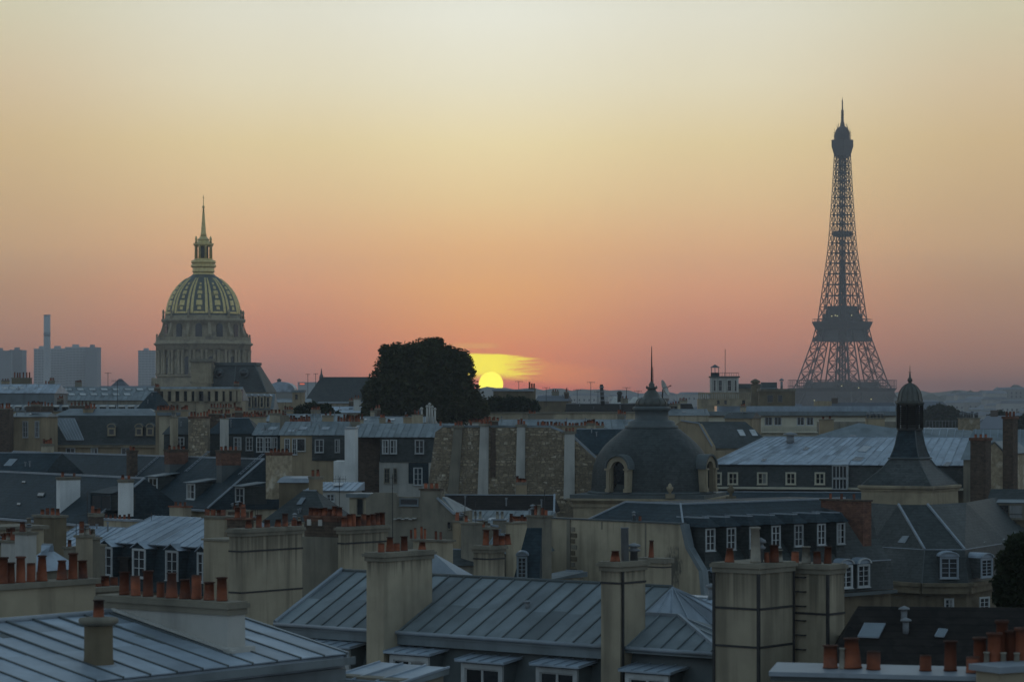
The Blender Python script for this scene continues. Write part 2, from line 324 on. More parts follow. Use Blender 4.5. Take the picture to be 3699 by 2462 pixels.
# hazy houses on the right hillside
def far_house(x, y, z, w, d, h, rz, roof, parent_label, grp):
    t = thing('hillside_building', parent_label, 'building', (x, y, z), grp)
    f = Fr(0, 1); f.x, f.y = x, y; f.U = (math.cos(rz), math.sin(rz)); f.V = (-math.sin(rz), math.cos(rz))
    part('wall', MB().fbox(f, -w/2, w/2, 0, d, z-15, z+h), M['far_wall'], t)
    rb = MB(); e = .6
    a = [f.p(-w/2-e, -e, z+h), f.p(w/2+e, -e, z+h), f.p(w/2+e, d+e, z+h), f.p(-w/2-e, d+e, z+h)]
    k = roof; b_ = [f.p(-w/2+k, k, z+h+k*1.2), f.p(w/2-k, k, z+h+k*1.2), f.p(w/2-k, d-k, z+h+k*1.2), f.p(-w/2+k, d-k, z+h+k*1.2)]
    rb.hexa(a+b_); part('roof', rb, M['far_roof'], t)
    n = max(2, int(w/5)); wb = MB()
    for st in range(max(1, int(h/5))):
        for i in range(n):
            u = -w/2+w*(i+.5)/n; wb.fbox(f, u-.9, u+.9, -.25, .05, z+1.5+st*4.4, z+4.0+st*4.4)
    part('windows', wb, M['glass'], t, kind='stuff')
    return t
rr_ = random.Random(11)
LBH = 'small hazy apartment block among many on the hillside right of the iron tower'
for i in range(64):
    px = rr_.uniform(3335, 3800); tq = rr_.random(); Y = 2560+tq*620
    py = 1545-(1545-(1440-(px-3335)*.055))*tq + rr_.uniform(-8, 8)
    far_house(X(px, Y), Y, Z(py, Y)-10, rr_.uniform(12, 34), 14, rr_.uniform(8, 17), rr_.uniform(-.5, .5), rr_.uniform(1.5, 3), LBH, 'hazy blocks on the right hillside')
for px, py, Y, w in ((3660, 1420, 3150, 40), (3600, 1432, 3120, 26), (3505, 1438, 3100, 30), (3690, 1470, 2800, 46)):
    far_house(X(px, Y), Y, Z(py, Y)-10, w, 16, 14, .1, 2.5, LBH, 'hazy blocks on the right hillside')
LBC = 'tiny hazy house roof on the low ridge beneath the setting sun'
for i in range(46):
    px = rr_.uniform(1840, 2560); Y = rr_.uniform(2900, 4200); py = rr_.uniform(1424, 1452)
    far_house(X(px, Y), Y, Z(py, Y)-7, rr_.uniform(12, 30), 14, rr_.uniform(6, 10), rr_.uniform(-.5, .5), 2., LBC, 'hazy roofs under the sunset ridge')
# ================================================================ far towers on the left
def tower_block(label, px0, px1, py, Y, ang=0., mats='concrete', split=None, step=0):
    f = Fr(px0, Y, ang); w = f.u(px1); t = thing('tower_block', label, 'tower block', f.p(w/2, 8, 0), 'hazy tower blocks at the far left')
    z1 = Z(py, Y); part('wall', MB().fbox(f, 0, w, 0, 22, 0, z1), M[mats], t)
    part('roof_parapet', MB().fbox(f, -.3, w+.3, -.3, 22.3, z1, z1+1.6).fbox(f, w*.3, w*.6, 6, 14, z1+1.6, z1+5), M[mats], t)
    n = int(z1/3.4)
    for i in range(max(2, int(n*.35)), n):        # the storeys in view: ribbon of windows under a balcony line
        b_ = MB()
        k = max(3, int(w/4)); 
        for q in range(k):
            b_.fbox(f, w*(q+.12)/k, w*(q+.88)/k, -.3, .05, z1-(i-n*.35+.2)*3.4-2.2, z1-(i-n*.35+.2)*3.4-.4)
        part('window_row', b_, M['pipe'], t)
    return t
tower_block('pale tower block cut by the left edge of the picture', -40, 40, 1270, 3300, 6, 'concrete_dark')
tower_block('dark tower block second from the left picture edge, left of the chimney', 34, 80, 1268, 3340, -4, 'concrete_dark')
tower_block('grey tower block directly behind the tall chimney', 122, 176, 1263, 3420, 3)
tower_block('slim pale tower block between the chimney and the broad dark block', 172, 238, 1262, 3480, -3)
tower_block('broad grey tower block left of the dark slab', 236, 312, 1257, 3400, 2)
tower_block('dark slab tower block with one lit window, far from the dome', 308, 350, 1258, 3380, -5, 'concrete_dark')
tower_block('bluish tower block half hidden behind the golden domed church', 499, 560, 1270, 3450, 4)
c = P(170, 1140, 3200); mb = MB(); mb.lathe((c.x, c.y), [(5.2, 0), (4.6, 60), (4.1, c.z-24), (4.1, c.z-23.8), (4.0, c.z)], 20)
ch = thing('industrial_chimney', 'tall slender pale concrete chimney rising above the hazy tower blocks', 'chimney', (c.x, c.y, 0)); part('shaft', mb, M['concrete'], ch)
part('rim', MB().lathe((c.x, c.y), [(4.25, c.z-25), (4.25, c.z-20)], 20), M['concrete_dark'], ch); part('rim', MB().lathe((c.x, c.y), [(4.3, c.z), (4.3, c.z+1.2), (3.4, c.z+1.2)], 20), M['concrete_dark'], ch)
# ================================================================ iron lattice tower
def iron_tower():
    Y = 2375.; cx = X(3043, Y); s = Y/F; zb = HC+(YH-1631)*s
    t = thing('lattice_tower', 'tall iron lattice tower with three platforms and antenna on the skyline', 'tower', (cx, Y, zb))
    q = R(45+2)
    def rot(x, y, z): return (cx+x*math.cos(q)-y*math.sin(q), Y+x*math.sin(q)+y*math.cos(q), zb+z)
    prof = [(0, 62, 25), (30, 44, 19.5), (60, 29.8, 15.2), (101, 19, 10), (120, 15.6, 8), (183, 9.3, 5.2), (233, 6.7, 4.0), (268, 5.3, 3.3), (275, 5.2, 3.2)]
    def at(z):
        for (a, w, l), (b, w2, l2) in zip(prof, prof[1:]):
            if a <= z <= b: k = (z-a)/(b-a); return w+(w2-w)*k, l+(l2-l)*k
        return prof[-1][1:]
    lv = [0, 15, 30, 41, 51, 62, 72.3, 82.6, 93, 101, 110, 120]
    z = 120.
    while z < 266: z += 10.6-(z-120)/150*4.2; lv.append(min(z, 272))
    for sx_ in (-1, 1):
        for sy_ in (-1, 1):
            ch_ = MB(); br = MB()
            def cor(z):
                w, l = at(z); return [rot(sx_*w, sy_*w, z), rot(sx_*(w-l), sy_*w, z), rot(sx_*(w-l), sy_*(w-l), z), rot(sx_*w, sy_*(w-l), z)]
            for a, b in zip(lv, lv[1:]):
                A, B = cor(a), cor(b); k = max(.34, .86-a/380)
                for i in range(4):
                    j = (i+1) % 4
                    ch_.bar(A[i], B[i], k); br.bar(A[i], B[j], k*.55); br.bar(A[j], B[i], k*.55); br.bar(B[i], B[j], k*.6)
            lg = part('leg', ch_, M['tower_iron'], t); part('lattice', br, M['tower_iron'], lg, kind='stuff')
    # belts joining the four legs above the second platform
    for z in lv[11:]:
        w, l = at(z); b_ = MB()
        for (x0, y0, x1, y1) in ((-1, -1, 1, -1), (1, -1, 1, 1), (1, 1, -1, 1), (-1, 1, -1, -1)):
            b_.bar(rot(x0*w, y0*w, z), rot(x1*w, y1*w, z), .36)
            m_ = (w-l); b_.bar(rot(x0*m_, y0*m_, z), rot(x1*m_, y1*m_, z), .3)
        part('belt', b_, M['tower_iron'], t)
    def ring(mb_, w0, w1, z0, z1):
        A = [rot(x*w0, y*w0, z0) for x, y in ((-1, -1), (1, -1), (1, 1), (-1, 1))]; B = [rot(x*w1, y*w1, z1) for x, y in ((-1, -1), (1, -1), (1, 1), (-1, 1))]; mb_.hexa(A+B); return mb_
    def hollow(mb_, w0, w1, z0, z1, th):
        for i, (x, y) in enumerate(((-1, -1), (1, -1), (1, 1), (-1, 1))):
            x2, y2 = ((1, -1), (1, 1), (-1, 1), (-1, -1))[i]
            mb_.hexa([rot(x*w0, y*w0, z0), rot(x2*w0, y2*w0, z0), rot(x2*(w0-th), y2*(w0-th), z0), rot(x*(w0-th), y*(w0-th), z0), rot(x*w1, y*w1, z1), rot(x2*w1, y2*w1, z1), rot(x2*(w1-th), y2*(w1-th), z1), rot(x*(w1-th), y*(w1-th), z1)])
        return mb_
    # first platform
    p1 = part('first_platform', ring(MB(), 33.5, 35.2, 54.5, 57.5), M['tower_iron'], t)
    part('frieze', hollow(MB(), 33.0, 33.6, 36, 54.4, 1.2), M['tower_iron'], p1)
    ar = MB()                                       # arch plates between the legs
    for i in range(4):
        qa = [(-1, -1), (1, -1), (1, 1), (-1, 1)]; (x, y), (x2, y2) = qa[i], qa[(i+1) % 4]
        for k in range(16):
            f0, f1 = k/16, (k+1)/16
            za, zb_ = 36-22*abs(2*f0-1)**2.2-2, 36-22*abs(2*f1-1)**2.2-2; w = 33.2
            pa = [x+(x2-x)*f0, y+(y2-y)*f0]; pb = [x+(x2-x)*f1, y+(y2-y)*f1]
            ar.hexa([rot(pa[0]*w, pa[1]*w, za), rot(pb[0]*w, pb[1]*w, zb_), rot(pb[0]*(w-1), pb[1]*(w-1), zb_), rot(pa[0]*(w-1), pa[1]*(w-1), za), rot(pa[0]*w, pa[1]*w, 36), rot(pb[0]*w, pb[1]*w, 36), rot(pb[0]*(w-1), pb[1]*(w-1), 36), rot(pa[0]*(w-1), pa[1]*(w-1), 36)])
    part('arch', ar, M['tower_iron'], p1)
    gal = MB()
    for i in range(4):
        qa = [(-1, -1), (1, -1), (1, 1), (-1, 1)]; (x, y), (x2, y2) = qa[i], qa[(i+1) % 4]
        for k in range(29):
            f0 = k/28; a = (x+(x2-x)*f0)*34.8, (y+(y2-y)*f0)*34.8; gal.bar(rot(*a, 57.5), rot(*a, 64.5), .22)
        for zz in (64.6, 59.2): gal.bar(rot(x*34.8, y*34.8, zz), rot(x2*34.8, y2*34.8, zz), .32)
    part('gallery_rail', gal, M['tower_iron'], p1); part('pavilion', ring(MB(), 24, 23, 57.6, 63.0), M['tower_iron'], p1)
    # second platform
    p2 = part('second_platform', ring(ring(ring(MB(), 19.0, 18.6, 99.5, 103), 16.8, 16.2, 103.02, 110), 17.2, 19.3, 110.02, 116), M['tower_iron'], t)
    part('deck_edge', ring(MB(), 19.4, 19.4, 116.02, 117.4), M['tower_iron'], p2)
    part('deck_storey', ring(ring(MB(), 13.2, 12.6, 117.42, 124.5), 10.4, 9.4, 124.52, 131.5), M['tower_iron'], p2)
    rl = MB()
    for i in range(4):
        qa = [(-1, -1), (1, -1), (1, 1), (-1, 1)]; (x, y), (x2, y2) = qa[i], qa[(i+1) % 4]
        for k in range(15):
            f0 = k/14; a = (x+(x2-x)*f0)*19.1, (y+(y2-y)*f0)*19.1; rl.bar(rot(*a, 117.4), rot(*a, 119.6), .15)
        rl.bar(rot(x*19.1, y*19.1, 119.6), rot(x2*19.1, y2*19.1, 119.6), .2)
    part('railing', rl, M['tower_iron'], p2)
    lamps = glow('tower_lamp', (1., .86, .36), 0.5); k0 = zb
    for i, u in enumerate((-9.4, -7.0, -5.6, 5.0)):
        lm = MB(); x_, y_, z_ = cx+u*1.2, Y-19.2+abs(u)*1.0-4.0, zb+121.6+(i % 2)*.5; lm.box(x_-.45, x_+.45, y_, y_+.3, z_, z_+.7); part('lamp', lm, lamps, p2)
    for u, zz in ((-6.2, 58.7), (9.2, 57.0), (-28, 46), (22, 47)):
        lm = MB(); x_ = cx+u; y_ = Y-50+abs(u)-1.2; lm.box(x_-.4, x_+.4, y_, y_+.3, zb+zz, zb+zz+.7); part('lamp', lm, lamps, p1)
    # lift shaft and mid-height landing
    sh = MB()
    for x, y in ((-1, -1), (1, -1), (1, 1), (-1, 1)): sh.bar(rot(x*1.7, y*1.7, 60), rot(x*1.7, y*1.7, 272), .55)
    for z in lv[5:]:
        sh.bar(rot(-1.7, -1.7, z), rot(1.7, 1.7, z+2), .3); sh.bar(rot(1.7, -1.7, z), rot(-1.7, 1.7, z+2), .3)
        for x, y in ((-3.2, 0), (3.2, 0), (0, 3.2), (0, -3.2)):
            if z > 118: sh.bar(rot(x, y, z), rot(x*.95, y*.95, min(z+9, 270)), .3)
    part('lift_shaft', sh, M['tower_iron'], t); part('landing', ring(MB(), 5.6, 5.6, 194, 199), M['tower_iron'], t)
    # third platform, cabin and mast
    p3 = part('third_platform', ring(ring(MB(), 5.0, 6.9, 266, 275), 7.0, 7.0, 275.02, 281.4), M['tower_iron'], t)
    def rlathe(pr, n=14): return MB().lathe((cx, Y), [(r, zb+z) for r, z in pr], n, smooth=False)
    part('cabin', rlathe([(6.7, 281.5), (6.7, 287.5), (6.0, 290), (4.6, 292), (2.4, 293.5), (1.7, 297)]), M['tower_iron'], p3)
    aer = MB()
    for i in range(16):
        a = i*2*math.pi/16+.2; r = 7.6; x, y = r*math.cos(a), r*math.sin(a); hz = 286+3*(i % 3); k = 1-.03*(i % 3)
        aer.bar(rot(x, y, 281), rot(x*k, y*k, hz), .2); aer.bar(rot(x*.8, y*.8, hz-4), rot(x*1.12, y*1.12, hz-4), .16)
        aer.bar(rot(x*.6, y*.6, 290), rot(x*.66, y*.66, 294+2*(i % 2)), .14)
    part('aerials', aer, M['tower_iron'], p3)
    ma = rlathe([(1.7, 296), (1.2, 299), (1.1, 308), (.6, 308.2), (.55, 317), (.25, 317.2), (.15, 320)], 8)
    for k, z in enumerate((299, 301.5, 304, 306.5, 308)): ma.bar(rot(-1.9, 0, z), rot(1.9, 0, z), .22); ma.bar(rot(0, -1.9, z), rot(0, 1.9, z), .22)
    part('antenna_mast', ma, M['tower_iron'], t)
iron_tower()
# ================================================================ golden domed church
def domed_church():
    Y = 1121.; s = Y/F; px0 = 735; cx = X(px0, Y); k = .5102*s
    def z(cyp): return Z(680+cyp*.5102, Y)
    t = thing('domed_church', 'great stone church with gilded ribbed dome, lantern and needle spire', 'church', (cx, Y, 0)); C = (cx, Y)
    L = lambda pr, n=48, **kw: MB().lathe(C, [(r*k, z(y)) for r, y in pr], n, **kw)
    part('church_body', MB().box(cx-19.6, cx+19.6, Y-19.5, Y+20, 0, z(1345)), M['stone'], t)
    dr = part('drum', L([(328, 1425), (328, 1335), (334, 1334), (334, 1322), (314, 1320), (314, 1135)]), M['stone'], t)
    ent = L([(314, 1150), (334, 1148), (334, 1120), (342, 1112), (350, 1108), (350, 1100), (336, 1092), (336, 1080), (320, 1078)]); part('entablature', ent, M['stone'], dr)
    n = 24
    for i in range(n):       # columns in pairs between the tall windows
        a = 2*math.pi*(i+.5)/n - math.pi/2
        for da in (-.045, .045):
            c = (cx+325*k*math.cos(a+da), Y+325*k*math.sin(a+da))
            if math.sin(a) > .35: continue
            mb = MB(); mb.lathe(c, [(15*k, z(1320)), (15*k, z(1312)), (11*k, z(1310)), (10*k, z(1165)), (14*k, z(1152)), (14*k, z(1149))], 10); part('column', mb, M['stone'], dr)
    for i in range(12):
        a = 2*math.pi*i/12 - math.pi/2 - R(13)
        if math.sin(a) > .3: continue
        ca_, sa = math.cos(a), math.sin(a); tx, ty = -sa, ca_
        def win(w, ya, yb, r, nm, arch=True):
            pts = []
            for q in range(9): th = math.pi*q/8; pts.append((w*math.cos(th), z(yb)-w*k*0+(w*k)*math.sin(th)*.9))
            pts = [(w, z(ya))]+pts+[(-w, z(ya))]
            mb = MB(); q3 = [Vector((cx+r*k*ca_+u*k*tx, Y+r*k*sa+u*k*ty, zz)) for u, zz in pts]; mb.prism(q3, (ca_*.5, sa*.5, 0)); return mb
        part('drum_window', win(25, 1325, 1215, 310, 'w'), M['glass'], dr)
        fr_ = MB()
        for sg in (-1, 1):
            b0 = Vector((cx+314*k*ca_+sg*30*k*tx, Y+314*k*sa+sg*30*k*ty, 0)); fr_.bar((b0.x, b0.y, z(1325)), (b0.x, b0.y, z(1200)), .35)
        part('window_surround', fr_, M['stone'], dr)
    at_ = part('attic', L([(318, 1080), (318, 1070), (282, 1066), (280, 955), (292, 950), (296, 940), (296, 928), (272, 924), (268, 905)]), M['stone'], t)
    part('balustrade', L([(334, 1079), (334, 1058), (328, 1058), (328, 1079)], 48, smooth=False), M['stone'], at_)
    for i in range(12):
        a = 2*math.pi*i/12 - math.pi/2
        ca_, sa = math.cos(a), math.sin(a); tx, ty = -sa, ca_
        if math.sin(a) > .4: continue
        q3 = []
        for u, yy_ in [(23, 1060)]+[(23*math.cos(math.pi*q/8), 985-24*math.sin(math.pi*q/8)) for q in range(9)]+[(-23, 1060)]:
            q3.append(Vector((cx+278*k*ca_+u*k*tx, Y+278*k*sa+u*k*ty, z(yy_))))
        part('attic_window', MB().prism(q3, (ca_*.45, sa*.45, 0)), M['glass'], at_)
    for i in range(12):      # scroll buttresses on the attic
        a = 2*math.pi*(i+.5)/12 - math.pi/2
        ca_, sa = math.cos(a), math.sin(a); tx, ty = -sa, ca_; pr = [(276, 955), (288, 957), (292, 985), (305, 1020), (318, 1042), (324, 1060), (324, 1078), (276, 1078)]
        q3 = [Vector((cx+r*k*ca_-11*k*tx, Y+r*k*sa-11*k*ty, z(y_))) for r, y_ in pr]; part('buttress', MB().prism(q3, (22*k*tx, 22*k*ty, 0)), M['stone'], at_)
        c = (cx+330*k*ca_, Y+330*k*sa); part('urn', MB().lathe(c, [(7*k, z(1058)), (5*k, z(1050)), (8*k, z(1042)), (3*k, z(1032))], 8), M['stone'], at_)
        c = (cx+284*k*ca_, Y+284*k*sa); part('urn', MB().lathe(c, [(8*k, z(928)), (8*k, z(905)), (6*k, z(895)), (9*k, z(878)), (3*k, z(862))], 8), M['stone'], at_)
    D = [(266, 910), (265, 900), (262, 875), (256, 845), (247, 810), (236, 780), (222, 750), (204, 722), (184, 697), (160, 672), (138, 652), (120, 640), (100, 628), (84, 618), (80, 612)]
    dm = part('dome_shell', L(D, 72), M['dome_lead'], t)
    def surf(y_):
        for (r0, y0), (r1, y1) in zip(D, D[1:]):
            if y1 <= y_ <= y0: return r0+(r1-r0)*(y_-y0)/(y1-y0)
        return D[-1][0]
    def patch(a0, a1, y0, y1, out, m, nm, par, ns=10, na=3):
        mb = MB(); vs_ = []
        for j in range(ns+1):
            y_ = y0+(y1-y0)*j/ns; r = surf(y_)*k
            for q in range(na+1):
                a = a0+(a1-a0)*q/na; e = 0 if q in (0, na) else out; vs_.append((cx+(r+e)*math.cos(a), Y+(r+e)*math.sin(a), z(y_)+e*.25))
        m_ = na+1; mb.add(vs_, [(j*m_+q, j*m_+q+1, (j+1)*m_+q+1, (j+1)*m_+q) for j in range(ns) for q in range(na)], True); return part(nm, mb, m, par)
    for i in range(12):
        a = 2*math.pi*(i+.5)/12 - math.pi/2
        for sg in (-1, 1):      # paired gilded ribs
            patch(a+sg*.062-.040, a+sg*.062+.040, 892, 640, .34, M['gold'], 'gilded_rib', dm)
        a2 = a+math.pi/12+math.pi/12-math.pi/12
        ac = a+math.pi/12
        for y0, y1, w in ((868, 845, .05), (836, 800, .085), (788, 765, .05), (757, 732, .075), (722, 700, .05), (690, 675, .04)):
            patch(ac-w, ac+w, y0, y1, .34, M['gold'], 'gilded_trophy', dm, 4, 4)
        patch(ac-.15, ac+.15, 893, 880, .3, M['gold'], 'gilded_border', dm, 3, 6)
        w = 16*k; rr0 = surf(745)*k; x_, y_ = cx+(rr0+.4)*math.cos(ac), Y+(rr0+.4)*math.sin(ac)
    la = part('lantern', L([(80, 622), (76, 605), (72, 600), (80, 590), (76, 565), (90, 556), (90, 545), (80, 535), (88, 525), (86, 512), (66, 505), (66, 498)], 24, smooth=False), M['gold'], t)
    part('lantern_core', L([(34, 500), (34, 400)], 12), M['dome_lead'], la)
    for i in range(8):
        a = 2*math.pi*(i+.5)/8; c = (cx+56*k*math.cos(a), Y+56*k*math.sin(a))
        part('lantern_column', MB().lathe(c, [(9*k, z(500)), (8*k, z(415)), (11*k, z(405))], 8), M['gold'], la)
    part('lantern_cornice', L([(60, 412), (66, 408), (72, 402), (72, 390), (48, 384), (40, 372), (42, 362), (28, 350), (24, 340)], 24, smooth=False), M['gold'], la)
    for i in range(4):
        a = 2*math.pi*(i+.5)/4+.1; c = (cx+72*k*math.cos(a), Y+72*k*math.sin(a))
        part('pinnacle', MB().lathe(c, [(9*k, z(390)), (6*k, z(375)), (9*k, z(360)), (3*k, z(342))], 8), M['gold'], la)
    sp = part('spire', L([(24, 345), (19, 320), (14, 260), (9, 190), (5, 142), (9, 138), (9, 126), (3, 122), (2.2, 70), (1.2, 45)], 10), M['gold'], t)
    part('cross', MB().box(cx-7*k, cx+7*k, Y-.1, Y+.1, z(68), z(64)), M['gold'], sp)
domed_church()
# ================================================================ building kit
def hit(fr, px, py, z0, m=0.):
    """where the sight line through a photo point meets the plane z = z0 + m*v of a frame"""
    k = (px-CX)/F; kz = (YH-py)/F
    Y = (z0-HC-m*(fr.x*fr.V[0]+fr.y*fr.V[1]))/(kz-m*(k*fr.V[0]+fr.V[1]))
    x, y = k*Y-fr.x, Y-fr.y
    return x*fr.U[0]+y*fr.U[1], x*fr.V[0]+y*fr.V[1]
def pot_mesh(name, prof, m, n=12):
    return MB().lathe((0, 0), prof, n).mesh(name, m)
def _pot(d, top, lip=.03, neck=True):
    r = d/2
    p = [(r*1.06, 0), (r*1.06, .06), (r, .07), (r*top, .93)]
    if neck: p += [(r*top+lip, .94), (r*top+lip, 1.0)]
    else: p += [(r*top, 1.0)]
    return p+[(r*top-.035, 1.0), (r*top-.05, .55)]
POTS = dict(
 straight=pot_mesh('chimney_pot', _pot(.27, .88), M['terracotta']),
 taper=pot_mesh('chimney_pot', _pot(.31, .68, .025), M['terracotta']),
 plain=pot_mesh('chimney_pot', _pot(.25, .96, 0, False), M['terracotta']),
 pale=pot_mesh('chimney_pot', _pot(.28, .80), M['pot_pale']),
 cowl=pot_mesh('chimney_cowl', [(.11, 0), (.10, .5), (.16, .52), (.19, .62), (.10, .68), (.10, .76), (.20, .80), (.17, .90), (.03, 1.)], M['pipe']),
 flue=pot_mesh('metal_flue', [(.135, 0), (.135, .97), (.15, .975), (.15, 1.), (.10, 1.), (.10, .8)], M['pipe']),
)
def put_pot(par, p, h, kind=None, w=1.):
    kind = kind or rnd.choice(('straight', 'straight', 'taper', 'plain'))
    me = POTS[kind]; o = inst(me.name, me, par, p, rnd.uniform(0, 6), (w, w, h)); o.rotation_euler = (rnd.gauss(0, .018), rnd.gauss(0, .018), rnd.uniform(0, 6)); return o
def stack(par, fr, u0, u1, v0, v1, z0, z1, m='plaster', cap=.12, cap_h=.13, bands=(), pots=(), straps=(), nm='chimney_stack', label=None, capm='plaster_grey'):
    """chimney stack > cap, iron bands, pots; pots: (px, top_py[, kind, w]) from the photo, along the stack's ridge, or ('n', count, hmin, hmax)"""
    b = part(nm, MB().fbox(fr, u0, u1, v0, v1, z0, z1), M['plaster_stack' if m == 'plaster' else m], par, label)
    if cap:
        c_ = MB().fbox(fr, u0-cap, u1+cap, v0-cap, v1+cap, z1, z1+cap_h*.7).fbox(fr, u0-cap*.5, u1+cap*.5, v0-cap*.5, v1+cap*.5, z1+cap_h*.7+.001, z1+cap_h)
        c_.fbox(fr, u0-cap*.45, u1+cap*.45, v0-cap*.45, v1+cap*.45, z1-.16, z1-.001)
        part('cap', c_, M[capm], b)
    for zb in bands: part('iron_band', MB().fbox(fr, u0-.025, u1+.025, v0-.025, v1+.025, zb-.035, zb+.035), M['iron'], b)
    for (su, sv) in straps: part('iron_strap_or_shade_strip', MB().fbox(fr, su-.045, su+.045, sv-.045, sv+.045, z0, z1-.17), M['iron'], b)
    zt = z1+(cap_h if cap else 0); along_u = (u1-u0) >= (v1-v0); cu, cv_ = (u0+u1)/2, (v0+v1)/2
    for pt in pots:
        if pt[0] == 'n':
            _, n, h0, h1 = pt[:4]
            for i in range(n):
                f_ = (i+.5)/n+rnd.uniform(-.12, .12)/n
                p = fr.p(u0+(u1-u0)*f_, cv_, zt) if along_u else fr.p(cu, v0+(v1-v0)*f_, zt)
                put_pot(b, p, rnd.uniform(h0, h1), pt[4] if len(pt) > 4 else None)
            continue
        px, py = pt[:2]
        if along_u: u_, v_ = fr.u(px, cv_), cv_
        else: u_, v_ = cu, fr.v(px, cu)
        h = max(.2, fr.z(py, u_, v_)-zt); put_pot(b, fr.p(u_, v_, zt), h, *(pt[2:]))
    return b
def lerp(a, b, t): return Vector(a)+(Vector(b)-Vector(a))*t
def panels(par, A, B, Cc, D, n, m='zinc', seam=.035, cross=(), roll=True, nm='zinc_panel', seam_m=None, th=.03, tail=True):
    """slope A-B (eave) to D-Cc (top) laid in n strips with a standing seam on each joint; strips and seams are pieces of their own"""
    A, B, Cc, D = map(Vector, (A, B, Cc, D)); nrm = (B-A).cross(D-A).normalized()
    if nrm.z < 0: nrm = -nrm
    cr = [0.]+list(cross)+[1.]
    for i in range(n):
        for j in range(len(cr)-1):
            f0, f1 = i/n, (i+1)/n; g = .0008
            off = (.35 if i % 2 else 0.)*(cr[1]-cr[0] if len(cr) > 2 else 0)*.18
            t0 = cr[j] if j == 0 else cr[j]+off; t1 = cr[j+1] if j == len(cr)-2 else cr[j+1]+off
            e0, e1 = lerp(A, B, f0+g), lerp(A, B, f1-g); r0, r1 = lerp(D, Cc, f0+g), lerp(D, Cc, f1-g)
            q = [lerp(e0, r0, t0), lerp(e1, r1, t0), lerp(e1, r1, t1), lerp(e0, r0, t1)]
            lift = nrm*(.012*(len(cr)-2-j)+rnd.uniform(0, .004)); mb = MB(); mb.slab([p+lift for p in q], th if (q[1]-q[0]).cross(q[3]-q[0]).dot(nrm) > 0 else -th); part(nm, mb, M[m], par)
    if seam:
        for i in range(n+1):
            e, r = lerp(A, B, i/n)+nrm*(th+.02), lerp(D, Cc, i/n)+nrm*(th+.02)
            part('seam', MB().bar(e, r, seam), M[seam_m or m], par)
    return nrm
def window(par, fr, u0, u1, v, z0, z1, cols=2, rows=3, cas=.09, m='white', deep=.10, nm='window', sill=True, lit=None, frame=True, mun=.022):
    """casement facing -v: frame with mullions > one pane per leaf, sill"""
    w = MB(); vf = v-deep
    if frame:
        for a, b in ((u0-cas, u0), (u1, u1+cas)): w.fbox(fr, a, b, vf, v, z0-cas*.6, z1+cas)
        w.fbox(fr, u0, u1, vf, v, z1, z1+cas); w.fbox(fr, u0, u1, vf, v, z0-cas*.6, z0)
    vi = v-deep*.55; st = min(.05, (u1-u0)*.06)
    for i in range(cols):
        a, b = u0+(u1-u0)*i/cols, u0+(u1-u0)*(i+1)/cols
        w.fbox(fr, a, a+st, vi, v-.005, z0, z1); w.fbox(fr, b-st, b-.001, vi, v-.005, z0, z1)
        w.fbox(fr, a+st, b-st, vi, v-.005, z0, z0+st); w.fbox(fr, a+st, b-st, vi, v-.005, z1-st, z1)
        for j in range(1, rows): zz = z0+(z1-z0)*j/rows; w.fbox(fr, a+st, b-st, vi+.004, v-.005, zz-mun, zz+mun)
    o = part(nm, w, M[m], par)
    for i in range(cols):
        a, b = u0+(u1-u0)*i/cols, u0+(u1-u0)*(i+1)/cols
        part('pane', MB().fbox(fr, a+st, b-st, v-deep*.3, v-.01, z0+st, z1-st), M[lit or ('curtain' if rnd.random() < .12 else 'glass')], o)
    if sill and frame: part('sill', MB().fbox(fr, u0-cas*1.3, u1+cas*1.3, vf-.07, v-.001, z0-cas*.6-.06, z0-cas*.6-.001), M[m], o)
    return o
